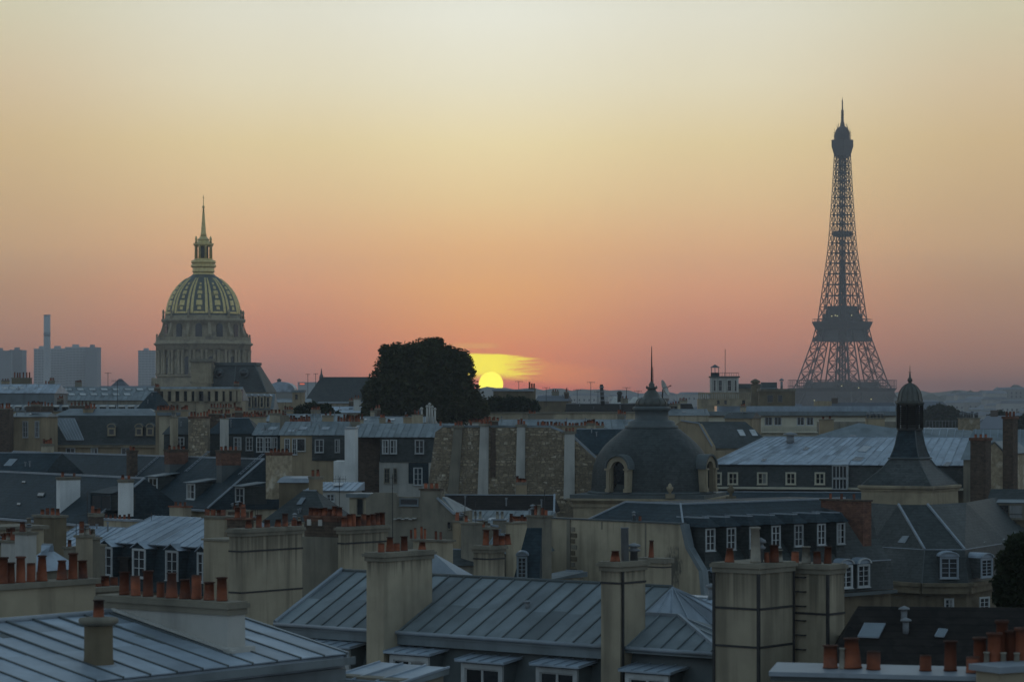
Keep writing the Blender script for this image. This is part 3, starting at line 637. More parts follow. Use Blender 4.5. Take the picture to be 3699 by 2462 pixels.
def dormer(par, fr, u0, u1, v0, z0, z1, depth, kind='flat', m='slate', fm='white', rm='zinc', over=.10, cas=.10, cols=2, rows=3, rise=.5, wz=None, stripes=0):
    """box dormer: body > roof, window frame, pane, sill. front on v0, facing -v"""
    d = part('dormer', MB().fbox(fr, u0, u1, v0, v0+depth, z0, z1), M[m], par)
    if kind == 'flat':
        sl = [fr.p(u0-over, v0-over*1.6, z1), fr.p(u1+over, v0-over*1.6, z1), fr.p(u1+over, v0+depth, z1+rise), fr.p(u0-over, v0+depth, z1+rise)]
        r = part('dormer_roof', MB().slab(sl, .06), M[rm], d)
        if stripes:
            for i in range(stripes+1):
                e, q = lerp(sl[0], sl[1], i/stripes), lerp(sl[3], sl[2], i/stripes); up = Vector((0, 0, .085)); part('seam', MB().bar(e+up, q+up, .028), M[rm], d)
    elif kind == 'gable':
        cu = (u0+u1)/2; zr = z1+rise
        for sg, ue in ((-1, u0-over), (1, u1+over)):
            q = [fr.p(ue, v0-over*1.5, z1-.03), fr.p(cu, v0-over*1.5, zr), fr.p(cu, v0+depth, zr), fr.p(ue, v0+depth, z1-.03)]
            part('dormer_roof', MB().slab(q, .05*sg*-1 if False else .05), M[rm], d)
        part('pediment', MB().prism([fr.p(u0, v0, z1), fr.p(u1, v0, z1), fr.p(cu, v0, zr-.05)], (fr.V[0]*depth, fr.V[1]*depth, 0)), M[m], d)
    elif kind == 'hip':
        cu = (u0+u1)/2; zr = z1+rise; e = over
        q = [fr.p(u0-e, v0-e, z1), fr.p(u1+e, v0-e, z1), fr.p(u1+e, v0+depth+.3, z1), fr.p(u0-e, v0+depth+.3, z1)]
        t_ = [fr.p(u0+(u1-u0)*.22, v0+(u1-u0)*.35, zr), fr.p(u1-(u1-u0)*.22, v0+(u1-u0)*.35, zr), fr.p(u1-(u1-u0)*.22, v0+depth+.3, zr), fr.p(u0+(u1-u0)*.22, v0+depth+.3, zr)]
        part('dormer_roof', MB().hexa(q+t_), M[rm], d)
        part('ridge_flashing', MB().bar(t_[0], t_[3], .05).bar(t_[1], t_[2], .05).bar(t_[0], t_[1], .05), M['zinc_trim'], d)
    elif kind == 'arch':
        cu = (u0+u1)/2; rw = (u1-u0)/2+over; pts = [(cu-rw, z1-.02)]+[(cu-rw*math.cos(math.pi*i/8), z1+rise*math.sin(math.pi*i/8)) for i in range(9)]
        inner = [(cu+(a-cu)*.86, z1-.02+(b-z1)*.8) for a, b in pts[::-1]]
        q = [fr.p(a, v0-over*1.4, b) for a, b in pts]+[fr.p(a, v0-over*1.4, b) for a, b in inner]
        part('dormer_roof', MB().prism([fr.p(a, v0-over*1.4, b) for a, b in pts], (fr.V[0]*(depth+over), fr.V[1]*(depth+over), 0)), M[rm], d)
        # arched surround standing a little proud
        arc = MB()
        for i in range(8):
            a0, a1 = math.pi*i/8, math.pi*(i+1)/8; ro, ri = rw-.03, rw-.16
            arc.hexa([fr.p(cu-ro*math.cos(a0), v0-.24, z1+rise*.96*math.sin(a0)*ro/rw), fr.p(cu-ri*math.cos(a0), v0-.24, z1+rise*.96*math.sin(a0)*ri/rw), fr.p(cu-ri*math.cos(a0), v0-.01, z1+rise*.96*math.sin(a0)*ri/rw), fr.p(cu-ro*math.cos(a0), v0-.01, z1+rise*.96*math.sin(a0)*ro/rw),
                      fr.p(cu-ro*math.cos(a1), v0-.24, z1+rise*.96*math.sin(a1)*ro/rw), fr.p(cu-ri*math.cos(a1), v0-.24, z1+rise*.96*math.sin(a1)*ri/rw), fr.p(cu-ri*math.cos(a1), v0-.01, z1+rise*.96*math.sin(a1)*ri/rw), fr.p(cu-ro*math.cos(a1), v0-.01, z1+rise*.96*math.sin(a1)*ro/rw)])
        part('arch_surround', arc, M[fm], d)
    a, b = u0+cas+.02, u1-cas-.02
    wz0, wz1 = wz or (z0+.12, z1-cas-.05)
    window(d, fr, a, b, v0-.005, wz0, wz1, cols, rows, cas, fm, nm='window_frame', lit='glass' if kind == 'arch' else None)
    return d
def bld(name, label, fr, u0, u1, v0, v1, z1, m='plaster', cat='building', group=None, z0=0.):
    t = thing(name, label, cat, fr.p((u0+u1)/2, (v0+v1)/2, z0), group)
    part('wall', MB().fbox(fr, u0, u1, v0, v1, z0, z1), M[m], t); return t
def frustum(par, fr, a, za, b, zb, m, nm='roof', label=None):
    """a, b = (u0,u1,v0,v1) of the lower and upper rectangle"""
    q = lambda r, z: [fr.p(r[0], r[2], z), fr.p(r[1], r[2], z), fr.p(r[1], r[3], z), fr.p(r[0], r[3], z)]
    return part(nm, MB().hexa(q(a, za)+q(b, zb)), M[m], par, label)
def flash(par, pts, r=.06, m='zinc_trim', nm='ridge_flashing'):
    for a, b in zip(pts, pts[1:]): part(nm, MB().bar(a, b, r), M[m], par)
def skylight(par, quad, m='skyglass', fm='zinc_trim', bars=0, nm='skylight'):
    q = [Vector(p) for p in quad]; n = (q[1]-q[0]).cross(q[3]-q[0]).normalized()
    if n.z < 0: n = -n
    w = MB(); r = max(.03, (q[1]-q[0]).length*.045)
    for i in range(4): w.bar(q[i]+n*.05, q[(i+1) % 4]+n*.05, r)
    for i in range(1, bars+1): w.bar(lerp(q[0], q[1], i/(bars+1))+n*.055, lerp(q[3], q[2], i/(bars+1))+n*.055, r*.5)
    o = part(nm, w, M[fm], par); mb = MB(); up = [p+n*.045 for p in q]; mb.slab(up, .03 if (q[1]-q[0]).cross(q[3]-q[0]).dot(n) > 0 else -.03); part('pane', mb, M[m], o); return o
def antenna(label, px, py_top, Y, z_base, arms=4, w=.45, kind='yagi', tilt=0.):
    x = X(px, Y); zt = Z(py_top, Y); t = thing('tv_antenna', label, 'antenna', (x, Y, z_base))
    ra = max(.02, Y*1.05e-4); part('mast', MB().bar((x, Y, z_base), (x+tilt, Y, zt), ra, 6), M['iron'], t)
    if kind == 'yagi':
        h = zt-.12
        part('boom', MB().bar((x-w, Y-.1, h), (x+w, Y+.1, h), ra*.7, 4), M['iron'], t)
        for i in range(arms): xx = x-w+2*w*i/max(1, arms-1); part('element', MB().bar((xx, Y-.25, h), (xx+.04, Y+.25, h), ra*.5, 4).bar((xx, Y, h-.2), (xx, Y, h+.2), ra*.5, 4), M['iron'], t)
    return t
def vent(label, p, h=.5, r=.1, nm='roof_vent'):
    t = thing(nm, label, 'vent', p); part('pipe', MB().lathe((p[0], p[1]), [(r, p[2]-.1), (r, p[2]+h*.7)], 10), M['pipe'], t)
    part('hood', MB().lathe((p[0], p[1]), [(r*1.9, p[2]+h*.74), (r*1.7, p[2]+h*.86), (.02, p[2]+h)], 10), M['pipe'], t); return t
# ================================================================ near roofs, the street grid runs at -38 degrees
GA = -38.
# ---- low zinc roof at the lower left
fa = Fr(370, 60, GA+90)
ze = Z(2462, 60); mA = .20
uR, _ = hit(fa, 1190, 2362, ze); rv = 5.0; zr = ze+mA*rv; fv = 10.5; zf = zr-.5
nl = thing('zinc_roofed_building', 'nearest building with pale low pitched zinc roof, long chimney wall and round chimney', 'building', fa.p(0, 4, 0))
part('wall', MB().fbox(fa, -14, uR-.25, .25, fv-.2, 0, ze-.35), M['plaster_grey'], nl)
rf = part('roof', MB().add([fa.p(-14, 0, ze-.3), fa.p(uR, 0, ze-.3), fa.p(uR, fv, ze-.3), fa.p(-14, fv, ze-.3), fa.p(-14, 0, ze), fa.p(uR, 0, ze), fa.p(uR, rv, zr), fa.p(-14, rv, zr), fa.p(uR, fv, zf), fa.p(-14, fv, zf)],
     [(0, 3, 2, 1), (0, 1, 5, 4), (4, 5, 6, 7), (7, 6, 8, 9), (3, 9, 8, 2), (1, 2, 8, 6, 5), (0, 4, 7, 9, 3)]), M['zinc'], nl)
uu = lambda a: uR-(uR+14)*a
nP = 26
panels(rf, fa.p(-14, -.06, ze+.005), fa.p(uR+.05, -.06, ze+.005), fa.p(uR+.05, rv, zr+.005), fa.p(-14, rv, zr+.005), nP, 'zinc', .045, cross=(.42, .78), seam_m='lead')  # shade and dirt along the seams are put into their dark colour
panels(rf, fa.p(-14, fv, zf+.005), fa.p(uR+.05, fv, zf+.005), fa.p(uR+.05, rv, zr+.005), fa.p(-14, rv, zr+.005), 18, 'zinc', .028, cross=(.5,))
part('ridge_flashing', MB().bar(fa.p(-14, rv, zr+.06), fa.p(uR+.05, rv, zr+.06), .085, 8), M['zinc_trim'], rf)
rp = random.Random(3)
for k_ in range(9):
    uq_ = rp.uniform(-4, uR-1.5); vq_ = rp.uniform(.5, 4.2); w_, h_ = rp.uniform(.25, .55), rp.uniform(.3, .6); zq_ = ze+mA*vq_+.048
    part('repair_patch', MB().slab([fa.p(uq_, vq_, zq_), fa.p(uq_+w_, vq_, zq_), fa.p(uq_+w_, vq_+h_, zq_+mA*h_), fa.p(uq_, vq_+h_, zq_+mA*h_)], .012), M[rp.choice(('zinc_trim', 'zinc_old', 'lead'))], rf)
# eaves gutter and fascia along the bottom edge
part('gutter', MB().fbox(fa, -14, uR+.08, -.30, -.07, ze-.20, ze-.06).fbox(fa, -14, uR+.08, -.34, -.30, ze-.20, ze-.01), M['zinc_old'], nl)
part('fascia', MB().fbox(fa, -14, uR+.02, -.06, .24, ze-.62, ze-.31), M['zinc_old'], nl)
part('verge', MB().add([fa.p(uR+.05, -.06, ze-.1), fa.p(uR+.13, -.06, ze-.1), fa.p(uR+.13, rv, zr-.1), fa.p(uR+.05, rv, zr-.1), fa.p(uR+.05, -.06, ze+.09), fa.p(uR+.13, -.06, ze+.09), fa.p(uR+.13, rv, zr+.09), fa.p(uR+.05, rv, zr+.09)], [(0, 3, 2, 1), (4, 5, 6, 7), (0, 1, 5, 4), (1, 2, 6, 5), (2, 3, 7, 6), (3, 0, 4, 7)]), M['zinc_trim'], rf)
# long chimney wall with its row of pots
u1, v1 = hit(fa, 812, 2362, ze, mA); u2, v2 = hit(fa, 392, 2203, ze, mA)
uw = (u1+u2)/2; va = v1; vb = max(v2, rv+.6)
zc = fa.z(2178, uw, va)-.14
lw = stack(nl, fa, uw, uw+.62, va, vb, ze, zc, 'plaster_light', .09, .16, pots=[(449, 2063), (490, 2078), (535, 2059), (580, 2100, 'plain', .8), (620, 2067), (670, 2090), (710, 2075), (755, 2100), (802, 2083)], nm='chimney_wall')
part('flashing', MB().slab([fa.p(uw-.16, va-.3, ze+mA*(va-.3)+.10), fa.p(uw-.003, va-.3, ze+mA*(va-.3)+.10), fa.p(uw-.003, rv, zr+.10), fa.p(uw-.16, rv, zr+.10)], .06), M['plaster_light'], lw)
part('flashing', MB().fbox(fa, uw-.16, uw+.75, va-.22, va-.003, ze+mA*va-.1, ze+mA*va+.16), M['plaster_light'], lw)
# round chimney
u_, v_ = hit(fa, 356, 2402, ze, mA); p = fa.p(u_, v_, ze+mA*v_); s = p.y/F
zz = lambda py: HC+(YH-py)*p.y/F
rc = part('round_chimney', MB().lathe((p.x, p.y), [(.37, zz(2415)), (.37, zz(2395)), (.34, zz(2378)), (.335, zz(2255))], 20), M['stone_dark'], nl)
part('cap', MB().lathe((p.x, p.y), [(.36, zz(2256)), (.46, zz(2247)), (.47, zz(2238)), (.44, zz(2230)), (.15, zz(2226))], 20), M['plaster_grey'], rc)
put_pot(rc, (p.x, p.y, zz(2229)), zz(2165)-zz(2229), 'straight', .95)
part('collar', MB().lathe((p.x, p.y), [(.44, zz(2425)), (.42, zz(2400)), (.385, zz(2397))], 20), M['zinc_trim'], rc)
# ---- party wall with pots at the far left
fl = Fr(345, 76, GA+90)
zc = fl.z(2081, 0, 0)
pw = bld('party_wall', 'beige party wall at the left edge carrying a row of dark red pots', fl, -9, 0, 0, .55, zc-.2, 'plaster', 'wall')
part('coping', MB().fbox(fl, -9, .12, -.1, .65, zc-.198, zc-.05), M['plaster_grey'], pw)
for px, py in ((12, 2010), (37, 2030), (75, 2008), (112, 2032), (151, 2004), (224, 2022), (263, 1995), (300, 2022)):
    u_ = fl.u(px, .28); put_pot(pw, fl.p(u_, .28, zc-.052), fl.z(py, u_, .28)-zc+.05)
f2 = Fr(338, 80, GA+90); zc = f2.z(2122)
sm = bld('small_chimney_block', 'small grey chimney block with short pots just behind the long chimney wall', f2, 0, f2.u(432), 0, .8, zc-.14, 'plaster_grey', 'chimney')
part('cap', MB().fbox(f2, -.1, f2.u(432)+.1, -.1, .9, zc-.138, zc), M['plaster_grey'], sm)
for px, py in ((352, 2090), (380, 2078), (412, 2083)):
    u_ = f2.u(px, .4); put_pot(sm, f2.p(u_, .4, zc), f2.z(py, u_, .4)-zc)
# ---- main grey zinc roof with dormers, bottom centre
fb = Fr(1490, 97, GA); ze = fb.z(2288)
uL, _ = hit(fb, 972, 2256, ze); uE, _ = hit(fb, 2205, 2336, ze)
best = None
for i in range(20, 110):
    m_ = i/100; a = hit(fb, 1560, 2082, ze, m_)[1]; b = hit(fb, 2170, 2116, ze, m_)[1]; cc = hit(fb, 1245, 2055, ze, m_)
    sc_ = abs(a-b)+abs(cc[1]-a)+abs(cc[0]-uL)
    if best is None or sc_ < best[0]: best = (sc_, m_, (a+b+cc[1])/3)
mB, rv = best[1], best[2]; zr = ze+mB*rv
mz = thing('zinc_roofed_building', 'building with long ribbed grey zinc roof and white dormers at the bottom centre', 'building', fb.p(3, 3, 0))
part('wall', MB().fbox(fb, uL+.2, uE+9, .5, rv*2-.4, 0, ze-2.6), M['plaster_light'], mz)
# steep lower slope that carries the dormers
part('mansard_slope', MB().hexa([fb.p(uL, -.35, ze-2.7), fb.p(uE+8.6, -.35, ze-2.7), fb.p(uE+8.6, 2*rv, ze-2.7), fb.p(uL, 2*rv, ze-2.7), fb.p(uL, .45, ze-.15), fb.p(uE+8.6, .45, ze-.15), fb.p(uE+8.6, 2*rv, ze-.15), fb.p(uL, 2*rv, ze-.15)]), M['lead'], mz)
rf = part('roof', MB().add([fb.p(uL, 0, ze-.14), fb.p(uE, 0, ze-.14), fb.p(uE, 2*rv, ze-.14), fb.p(uL, 2*rv, ze-.14), fb.p(uL, 0, ze), fb.p(uE, 0, ze), fb.p(uE, rv, zr), fb.p(uL, rv, zr), fb.p(uE+2.2, 2*rv, ze), fb.p(uL, 2*rv, ze)],
     [(0, 3, 2, 1), (0, 1, 5, 4), (4, 5, 6, 7), (7, 6, 8, 9), (3, 9, 8, 2), (1, 2, 8, 6, 5), (0, 4, 7, 9, 3)]), M['zinc_old'], mz)
npn = round((uE-uL)/.80)
panels(rf, fb.p(uL, -.02, ze+.005), fb.p(uE, -.02, ze+.005), fb.p(uE, rv, zr+.005), fb.p(uL, rv, zr+.005), npn, 'zinc_old', .042, cross=(.47,), seam_m='lead')  # dark lead colour on these seams stands for their shadow lines
panels(rf, fb.p(uL, 2*rv, ze+.005), fb.p(uE, 2*rv, ze+.005), fb.p(uE, rv, zr+.005), fb.p(uL, rv, zr+.005), npn//2, 'zinc_old', .03)
panels(rf, fb.p(uE+.01, .02, ze+.01), fb.p(uE+2.21, 2*rv, ze+.01), fb.p(uE+.01, rv, zr+.01), fb.p(uE+.01, rv-.01, zr+.01), 6, 'zinc', .03)
part('eaves_roll', MB().bar(fb.p(uL, -.05, ze+.02), fb.p(uE, -.05, ze+.02), .075, 8), M['zinc_trim'], rf)
part('eaves_board', MB().fbox(fb, uL, uE, .02, .12, ze-.42, ze-.15), M['zinc_old'], mz)
part('ridge_flashing', MB().bar(fb.p(uL, rv, zr+.05), fb.p(uE, rv, zr+.05), .07, 8), M['lead'], rf)
part('verge', MB().bar(fb.p(uL, 0, ze+.09), fb.p(uL, rv, zr+.09), .10, 6), M['zinc_trim'], rf)
pv_ = fb.p(fb.u(1900), 0, 0); u_, v_ = hit(fb, 1905, 2197, ze, mB); p = fb.p(u_, v_, ze+mB*v_+.05); vent('small dark cowl vent on the ribbed grey zinc roof', p, .26, .08)
# lower hipped bay to the right
u0 = uE+.02; _, vh = hit(fb, 2453, 2224, ze, mB); ux, _ = hit(fb, 2572, 2372, ze); zh = ze+mB*vh; uh = hit(fb, 2453, 2224, ze, mB)[0]
hb = part('hipped_roof', MB().add([fb.p(u0, 0, ze-.14), fb.p(ux, 0, ze-.14), fb.p(ux, 2*vh, ze-.14), fb.p(u0, 2*vh, ze-.14), fb.p(u0, 0, ze), fb.p(ux, 0, ze), fb.p(ux, 2*vh, ze), fb.p(u0, 2*vh, ze), fb.p(u0, vh, zh), fb.p(uh, vh, zh)],
     [(0, 3, 2, 1), (0, 1, 5, 4), (1, 2, 6, 5), (2, 3, 7, 6), (4, 5, 9, 8), (5, 6, 9), (6, 7, 8, 9), (0, 4, 8, 7, 3)]), M['zinc_old'], mz)
nk = 7
for i in range(nk):
    a, b = fb.p(u0+(ux-u0)*i/nk, 0, ze), None
    uu_ = u0+(ux-u0)*i/nk; vt = vh if uu_ <= uh else vh*(ux-uu_)/(ux-uh)
    part('seam', MB().bar(fb.p(uu_, -.02, ze+.03), fb.p(uu_, vt, ze+mB*vt+.03), .035), M['zinc_old'], hb)
    vv_ = 2*vh*(i+.5)/nk; ut = ux-(ux-uh)*(1-abs(vv_-vh)/vh)
    part('seam', MB().bar(fb.p(ux, vv_, ze+.03), fb.p(ut, vv_, ze+(zh-ze)*(1-abs(vv_-vh)/vh)+.03), .035), M['zinc_trim'], hb)
flash(hb, [fb.p(u0, vh, zh+.03), fb.p(uh, vh, zh+.03), fb.p(ux, 0, ze+.03)], .08, 'zinc_trim'); part('eaves_roll', MB().bar(fb.p(u0, -.05, ze+.02), fb.p(ux, -.05, ze+.02), .075, 8), M['zinc_trim'], hb)
# dormers
for (pa, pb, pt) in ((1120, 1268, 2322), (1412, 1555, 2348), (1670, 1822, 2378), (1940, 2092, 2392), (2262, 2422, 2414)):
    vd = -.55; a, b = fb.u(pa, vd), fb.u(pb, vd); zt = fb.z(pt+14, (a+b)/2, vd)
    dormer(mz, fb, a, b, vd, zt-2.2, zt, 2.3, 'flat', 'lead', 'white', 'zinc', .16, .17, 2, 2, rise=.32, stripes=4)
# chimney walls that rise through the roof
c1 = fb.u(1386, -.75)
stack(mz, fb, fb.u(1324, -.75), c1, -.75, fb.v(1561, c1), ze-3, fb.z(2012, c1, -.7), 'plaster', .13, .17, pots=[(1377, 1960), (1408, 1938), (1433, 1960), (1460, 1935), (1525, 1956)], label='broad plain beige chimney wall rising through the zinc roof')
vd = -.3; c2 = fb.u(2240, vd); a2 = fb.u(2171, vd)
st = stack(mz, fb, a2, c2, vd, fb.v(2331, c2), ze-3, fb.z(2047, c2, vd), 'plaster', .13, .17, bands=[fb.z(2106, c2, vd)], straps=[(c2+.02, vd+.12)], label='slim beige chimney with one orange pot and a tall grey flue')  # no real strap here: a dark strip standing for soot and a downpipe's shadow
zt = fb.z(2047, c2, vd)+.17; u_ = (a2+c2)/2
for px, py, kd, w, v_ in ((2222, 1988, 'taper', 1.15, vd+.25), (2258, 1904, 'flue', 1.0, vd+.75), (2290, 1960, 'cowl', 1.3, vd+1.2)):
    uq = fb.u(px, v_); put_pot(st, fb.p(min(max(uq, a2+.1), c2-.1), v_, zt), max(.3, fb.z(py, uq, v_)-zt), kd, w)
# ---- zinc roof just behind the hipped bay
fq = Fr(2300, 112, GA); zq = fq.z(2158); 
qb = thing('zinc_roofed_building', 'strip of pale zinc roof behind the hipped bay, under the big blank gable', 'building', fq.p(3, 2, 0))
uA, uB = -1.5, fq.u(2640); part('wall', MB().fbox(fq, uA, uB, 0, 6, 0, zq-1.4), M['plaster_grey'], qb)
rq = part('roof', MB().hexa([fq.p(uA, -1.8, zq-1.3), fq.p(uB, -1.8, zq-1.3), fq.p(uB, 6, zq-1.3), fq.p(uA, 6, zq-1.3), fq.p(uA, 1.0, zq), fq.p(uB, 1.0, zq), fq.p(uB, 3.0, zq), fq.p(uA, 3.0, zq)]), M['zinc'], qb)
panels(rq, fq.p(uA, -1.8, zq-1.29), fq.p(uB, -1.8, zq-1.29), fq.p(uB, 1., zq+.01), fq.p(uA, 1., zq+.01), 14, 'zinc', .035)
flash(rq, [fq.p(uA, 1., zq+.04), fq.p(uB, 1., zq+.04)], .07)
vent('dark stub vent pipe beside the tall strapped chimney', fq.p(fq.u(2520), 1., zq), .7, .12)
# ---- small flat zinc lantern at the bottom edge
fs = Fr(1215, 80, GA); zs = fs.z(2412)
sl_ = thing('zinc_lean_to', 'small flat pale zinc roof at the bottom edge, left of centre', 'roof', fs.p(1, 1, 0)); us = fs.u(1440)
part('wall', MB().fbox(fs, 0, us, 0, 2.1, zs-14, zs-.2), M['plaster_grey'], sl_)
rs = part('roof', MB().hexa([fs.p(-.15, -.15, zs-.45), fs.p(us+.15, -.15, zs-.45), fs.p(us+.15, 2.2, zs-.19), fs.p(-.15, 2.2, zs-.19), fs.p(-.15, -.15, zs-.33), fs.p(us+.15, -.15, zs-.33), fs.p(us+.15, 2.2, zs-.02), fs.p(-.15, 2.2, zs-.02)]), M['zinc_old'], sl_)
panels(rs, fs.p(-.15, -.15, zs-.325), fs.p(us+.15, -.15, zs-.325), fs.p(us+.15, 2.2, zs-.015), fs.p(-.15, 2.2, zs-.015), 3, 'zinc', .04)
# ---- tall strapped chimney block at the right
fc = Fr(2578, 86, GA); zc = fc.z(2030)
tb = thing('chimney_block', 'tall beige chimney block bound with black iron straps, many pots', 'chimney', fc.p(1, 1, 0))
ua = fc.u(2742); vb = fc.v(2868, ua); 
bd = [fc.z(y, ua, 0) for y in (2066, 2200, 2338)]
s1 = stack(tb, fc, 0, ua, 0, vb, zc-14, zc-.15, 'plaster', .10, .16, bands=bd, straps=[(.02, .0), (ua-.02, 0.), (ua, vb-.04)], label='left stack of the strapped chimney block')
zt = zc+.01
for px, py, kd, w, vv_ in ((2635, 1978, 'taper', 1., .3), (2730, 1902, 'pale', 1.2, .5), (2818, 1966, 'straight', 1.15, 1.1), (2852, 1985, 'pale', 1.3, 1.3), (2770, 1992, 'plain', .7, .9), (2745, 1940, 'cowl', 1., .8)):
    u_ = min(fc.u(px, vv_), ua-.12); put_pot(s1, fc.p(u_, vv_, zt), max(.3, fc.z(py, u_, vv_)-zt), kd, w)
v0 = vb+.35; ub = ua-.1; u0_ = fc.u(2874, v0); u1_ = fc.u(2992, v0); vq = fc.v(3050, u1_)
bd2 = [fc.z(y, u1_, v0) for y in (2062, 2218)]
s2 = stack(tb, fc, u0_-.7, u1_, v0, max(vq, v0+.7), zc-14, fc.z(2040, u1_, v0)-.15, 'plaster', .10, .16, bands=bd2, straps=[(u1_-.02, v0)], label='right stack of the strapped chimney block with ladder rungs')
for i in range(7):
    zq_ = fc.z(2082+52*i, u0_, v0); part('rung', MB().fbox(fc, u0_+.05, u0_+.42, v0-.12, v0-.08, zq_-.02, zq_+.02).fbox(fc, u0_+.05, u0_+.09, v0-.12, v0, zq_-.02, zq_+.02).fbox(fc, u0_+.38, u0_+.42, v0-.12, v0, zq_-.02, zq_+.02), M['iron'], s2)
zt = fc.z(2040, u1_, v0)+.01
for px, py, kd, w, vv_ in ((2872, 1990, 'plain', 1., .3), (2912, 1972, 'pale', 1.1, .3), (2952, 1990, 'straight', 1., .3), (2990, 1972, 'straight', .95, .6)):
    u_ = min(fc.u(px, v0+vv_), u1_-.15); put_pot(s2, fc.p(u_, v0+vv_, zt), max(.3, fc.z(py, u_, v0+vv_)-zt), kd, w)
# ---- zinc capped chimney wall in the lower right corner
fd = Fr(2800, 52, -14); zc = fd.z(2418)
cw = thing('chimney_wall', 'zinc capped chimney wall in the lower right corner with big orange pots', 'chimney', fd.p(2, .5, 0)); ud = fd.u(3780)
part('wall', MB().fbox(fd, 0, ud, .12, .95, 8, zc-.12), M['plaster'], cw)
part('cap', MB().hexa([fd.p(-.12, -.05, zc-.118), fd.p(ud, -.05, zc-.118), fd.p(ud, 1.1, zc-.118), fd.p(-.12, 1.1, zc-.118), fd.p(-.12, -.05, zc-.03), fd.p(ud, -.05, zc-.03), fd.p(ud, 1.1, zc+.05), fd.p(-.12, 1.1, zc+.05)]), M['zinc_trim'], cw)
part('drip_edge', MB().fbox(fd, -.10, ud, .03, .119, zc-.22, zc-.119), M['lead'], cw)
for px, py, v_, kd, w in ((3000, 2328, .55, 'straight', 1.1), (3078, 2302, .6, 'taper', 1.25), (3155, 2350, .5, 'plain', 1.1), (3343, 2364, .5, 'plain', .95), (3433, 2312, .55, 'straight', .95), (3515, 2370, .4, 'plain', 1.1), (3540, 2300, .8, 'straight', 1.), (3592, 2283, .45, 'straight', 1.05), (3622, 2238, .8, 'straight', .95), (3655, 2275, .7, 'straight', 1.), (3692, 2265, .6, 'straight', 1.05)):
    u_ = fd.u(px, v_); zz_ = zc-.03+.07*v_; put_pot(cw, fd.p(u_, v_, zz_), fd.z(py, u_, v_)-zz_, kd, w)
for px, v_ in ((3042, .5), (3564, .3), (3625, .3), (3672, .3)):
    u_ = fd.u(px, v_); put_pot(cw, fd.p(u_, v_, zc), .42, 'pale', .45)
# raised end of the wall at the picture edge
f3 = Fr(3625, 50, 30); zc3 = f3.z(2412); part('return_wall', MB().fbox(f3, 0, 3, .1, .8, 8, zc3-.1), M['plaster'], cw); part('cap', MB().fbox(f3, -.1, 3, 0, .9, zc3-.098, zc3+.02), M['zinc_trim'], cw)
# ---- dark tiled roof behind it
fe = Fr(3050, 80, -8); zr = fe.z(2187, 0, 5); ul = fe.u(3100, 5.); ue = fe.u(3720)
dk = thing('tiled_roof_building', 'low building with almost black tiled roof, skylights and vents at lower right', 'building', fe.p(3, 3, 0))
part('wall', MB().fbox(fe, -1.2, ue+3, -.6, 10, 0, zr-3.4), M['stone_dark'], dk)
rd = part('roof', MB().hexa([fe.p(-1.6, -1.0, zr-3.5), fe.p(ue+3, -1.0, zr-3.5), fe.p(ue+3, 10.5, zr-3.5), fe.p(-1.6, 10.5, zr-3.5), fe.p(ul, 4.95, zr), fe.p(ue+3, 4.95, zr), fe.p(ue+3, 5.05, zr), fe.p(ul, 5.05, zr)]), M['tile_dark'], dk)
mD = 3.5/5.95; zd0 = zr-4.95*mD
def onD(px, py):
    u_, v_ = hit(fe, px, py, zd0, mD); return fe.p(u_, v_, zd0+mD*v_+.02)
skylight(rd, [onD(3100, 2305), onD(3172, 2308), onD(3197, 2258), onD(3125, 2256)], bars=4)
skylight(rd, [onD(3378, 2303), onD(3408, 2305), onD(3422, 2279), onD(3393, 2276)], bars=1)
for px, py in ((3266, 2240), (3272, 2282)):
    p = onD(px, py); vent('small pale zinc cowl on the black tiled roof, %s' % ('the upper one' if py < 2260 else 'the lower one'), p, .45, .10)
# ================================================================ blank gable and dormered slate roof (grid at -48 degrees)
fg = Fr(1955, 190, -48); zt = fg.z(1870); U1 = fg.u(2460); Y1 = fg.p(U1, 0, 0).y
gb = thing('slate_roofed_building', 'long slate roofed building with big blank beige gable and a row of dormers', 'building', fg.p(4, 5, 0))
f2 = Fr(2460, Y1, 42)                                  # along the dormer side: u' runs away to the right, v' points into the building
uend = f2.u(3150, 0)
zb, zg = zt-3.1, zt-5.2; sb, sg_ = 1.75, 2.05; zm, sm_ = zt-1.6, .5
uLt = fg.u(1945); uLb = fg.u(1912)
prof = [(uLb, 0), (uLb, fg.z(2020, uLb)), (uLt, fg.z(1998, uLt)), (0, zt), (U1, zt), (U1+sm_, zm), (U1+sb, zb), (U1+sg_, zg), (U1+sg_-.2, zg-.1), (U1+sg_-.2, 0)]
gmat = M['plaster'].copy(); gmat.name = 'stained_plaster'; gt = gmat.node_tree
gpos = N(gt, 'ShaderNodeNewGeometry'); spt = fg.p(fg.u(2432), 0, fg.z(2050, fg.u(2432))); gs = N(gt, 'ShaderNodeVectorMath', operation='SUBTRACT'); gt.links.new(gpos.outputs['Position'], gs.inputs[0]); gs.inputs[1].default_value = spt
gm2 = N(gt, 'ShaderNodeVectorMath', operation='MULTIPLY'); gt.links.new(gs.outputs[0], gm2.inputs[0]); gm2.inputs[1].default_value = (1., 1., .55)
gl = N(gt, 'ShaderNodeVectorMath', operation='LENGTH'); gt.links.new(gm2.outputs[0], gl.inputs[0]); gn = N(gt, 'ShaderNodeTexNoise'); gn.inputs['Scale'].default_value = 1.; gn.inputs['Detail'].default_value = 8; gn.inputs['Roughness'].default_value = .7
gm3 = N(gt, 'ShaderNodeVectorMath', operation='MULTIPLY'); gt.links.new(gs.outputs[0], gm3.inputs[0]); gm3.inputs[1].default_value = (5., 5., 1.6); gt.links.new(gm3.outputs[0], gn.inputs['Vector'])
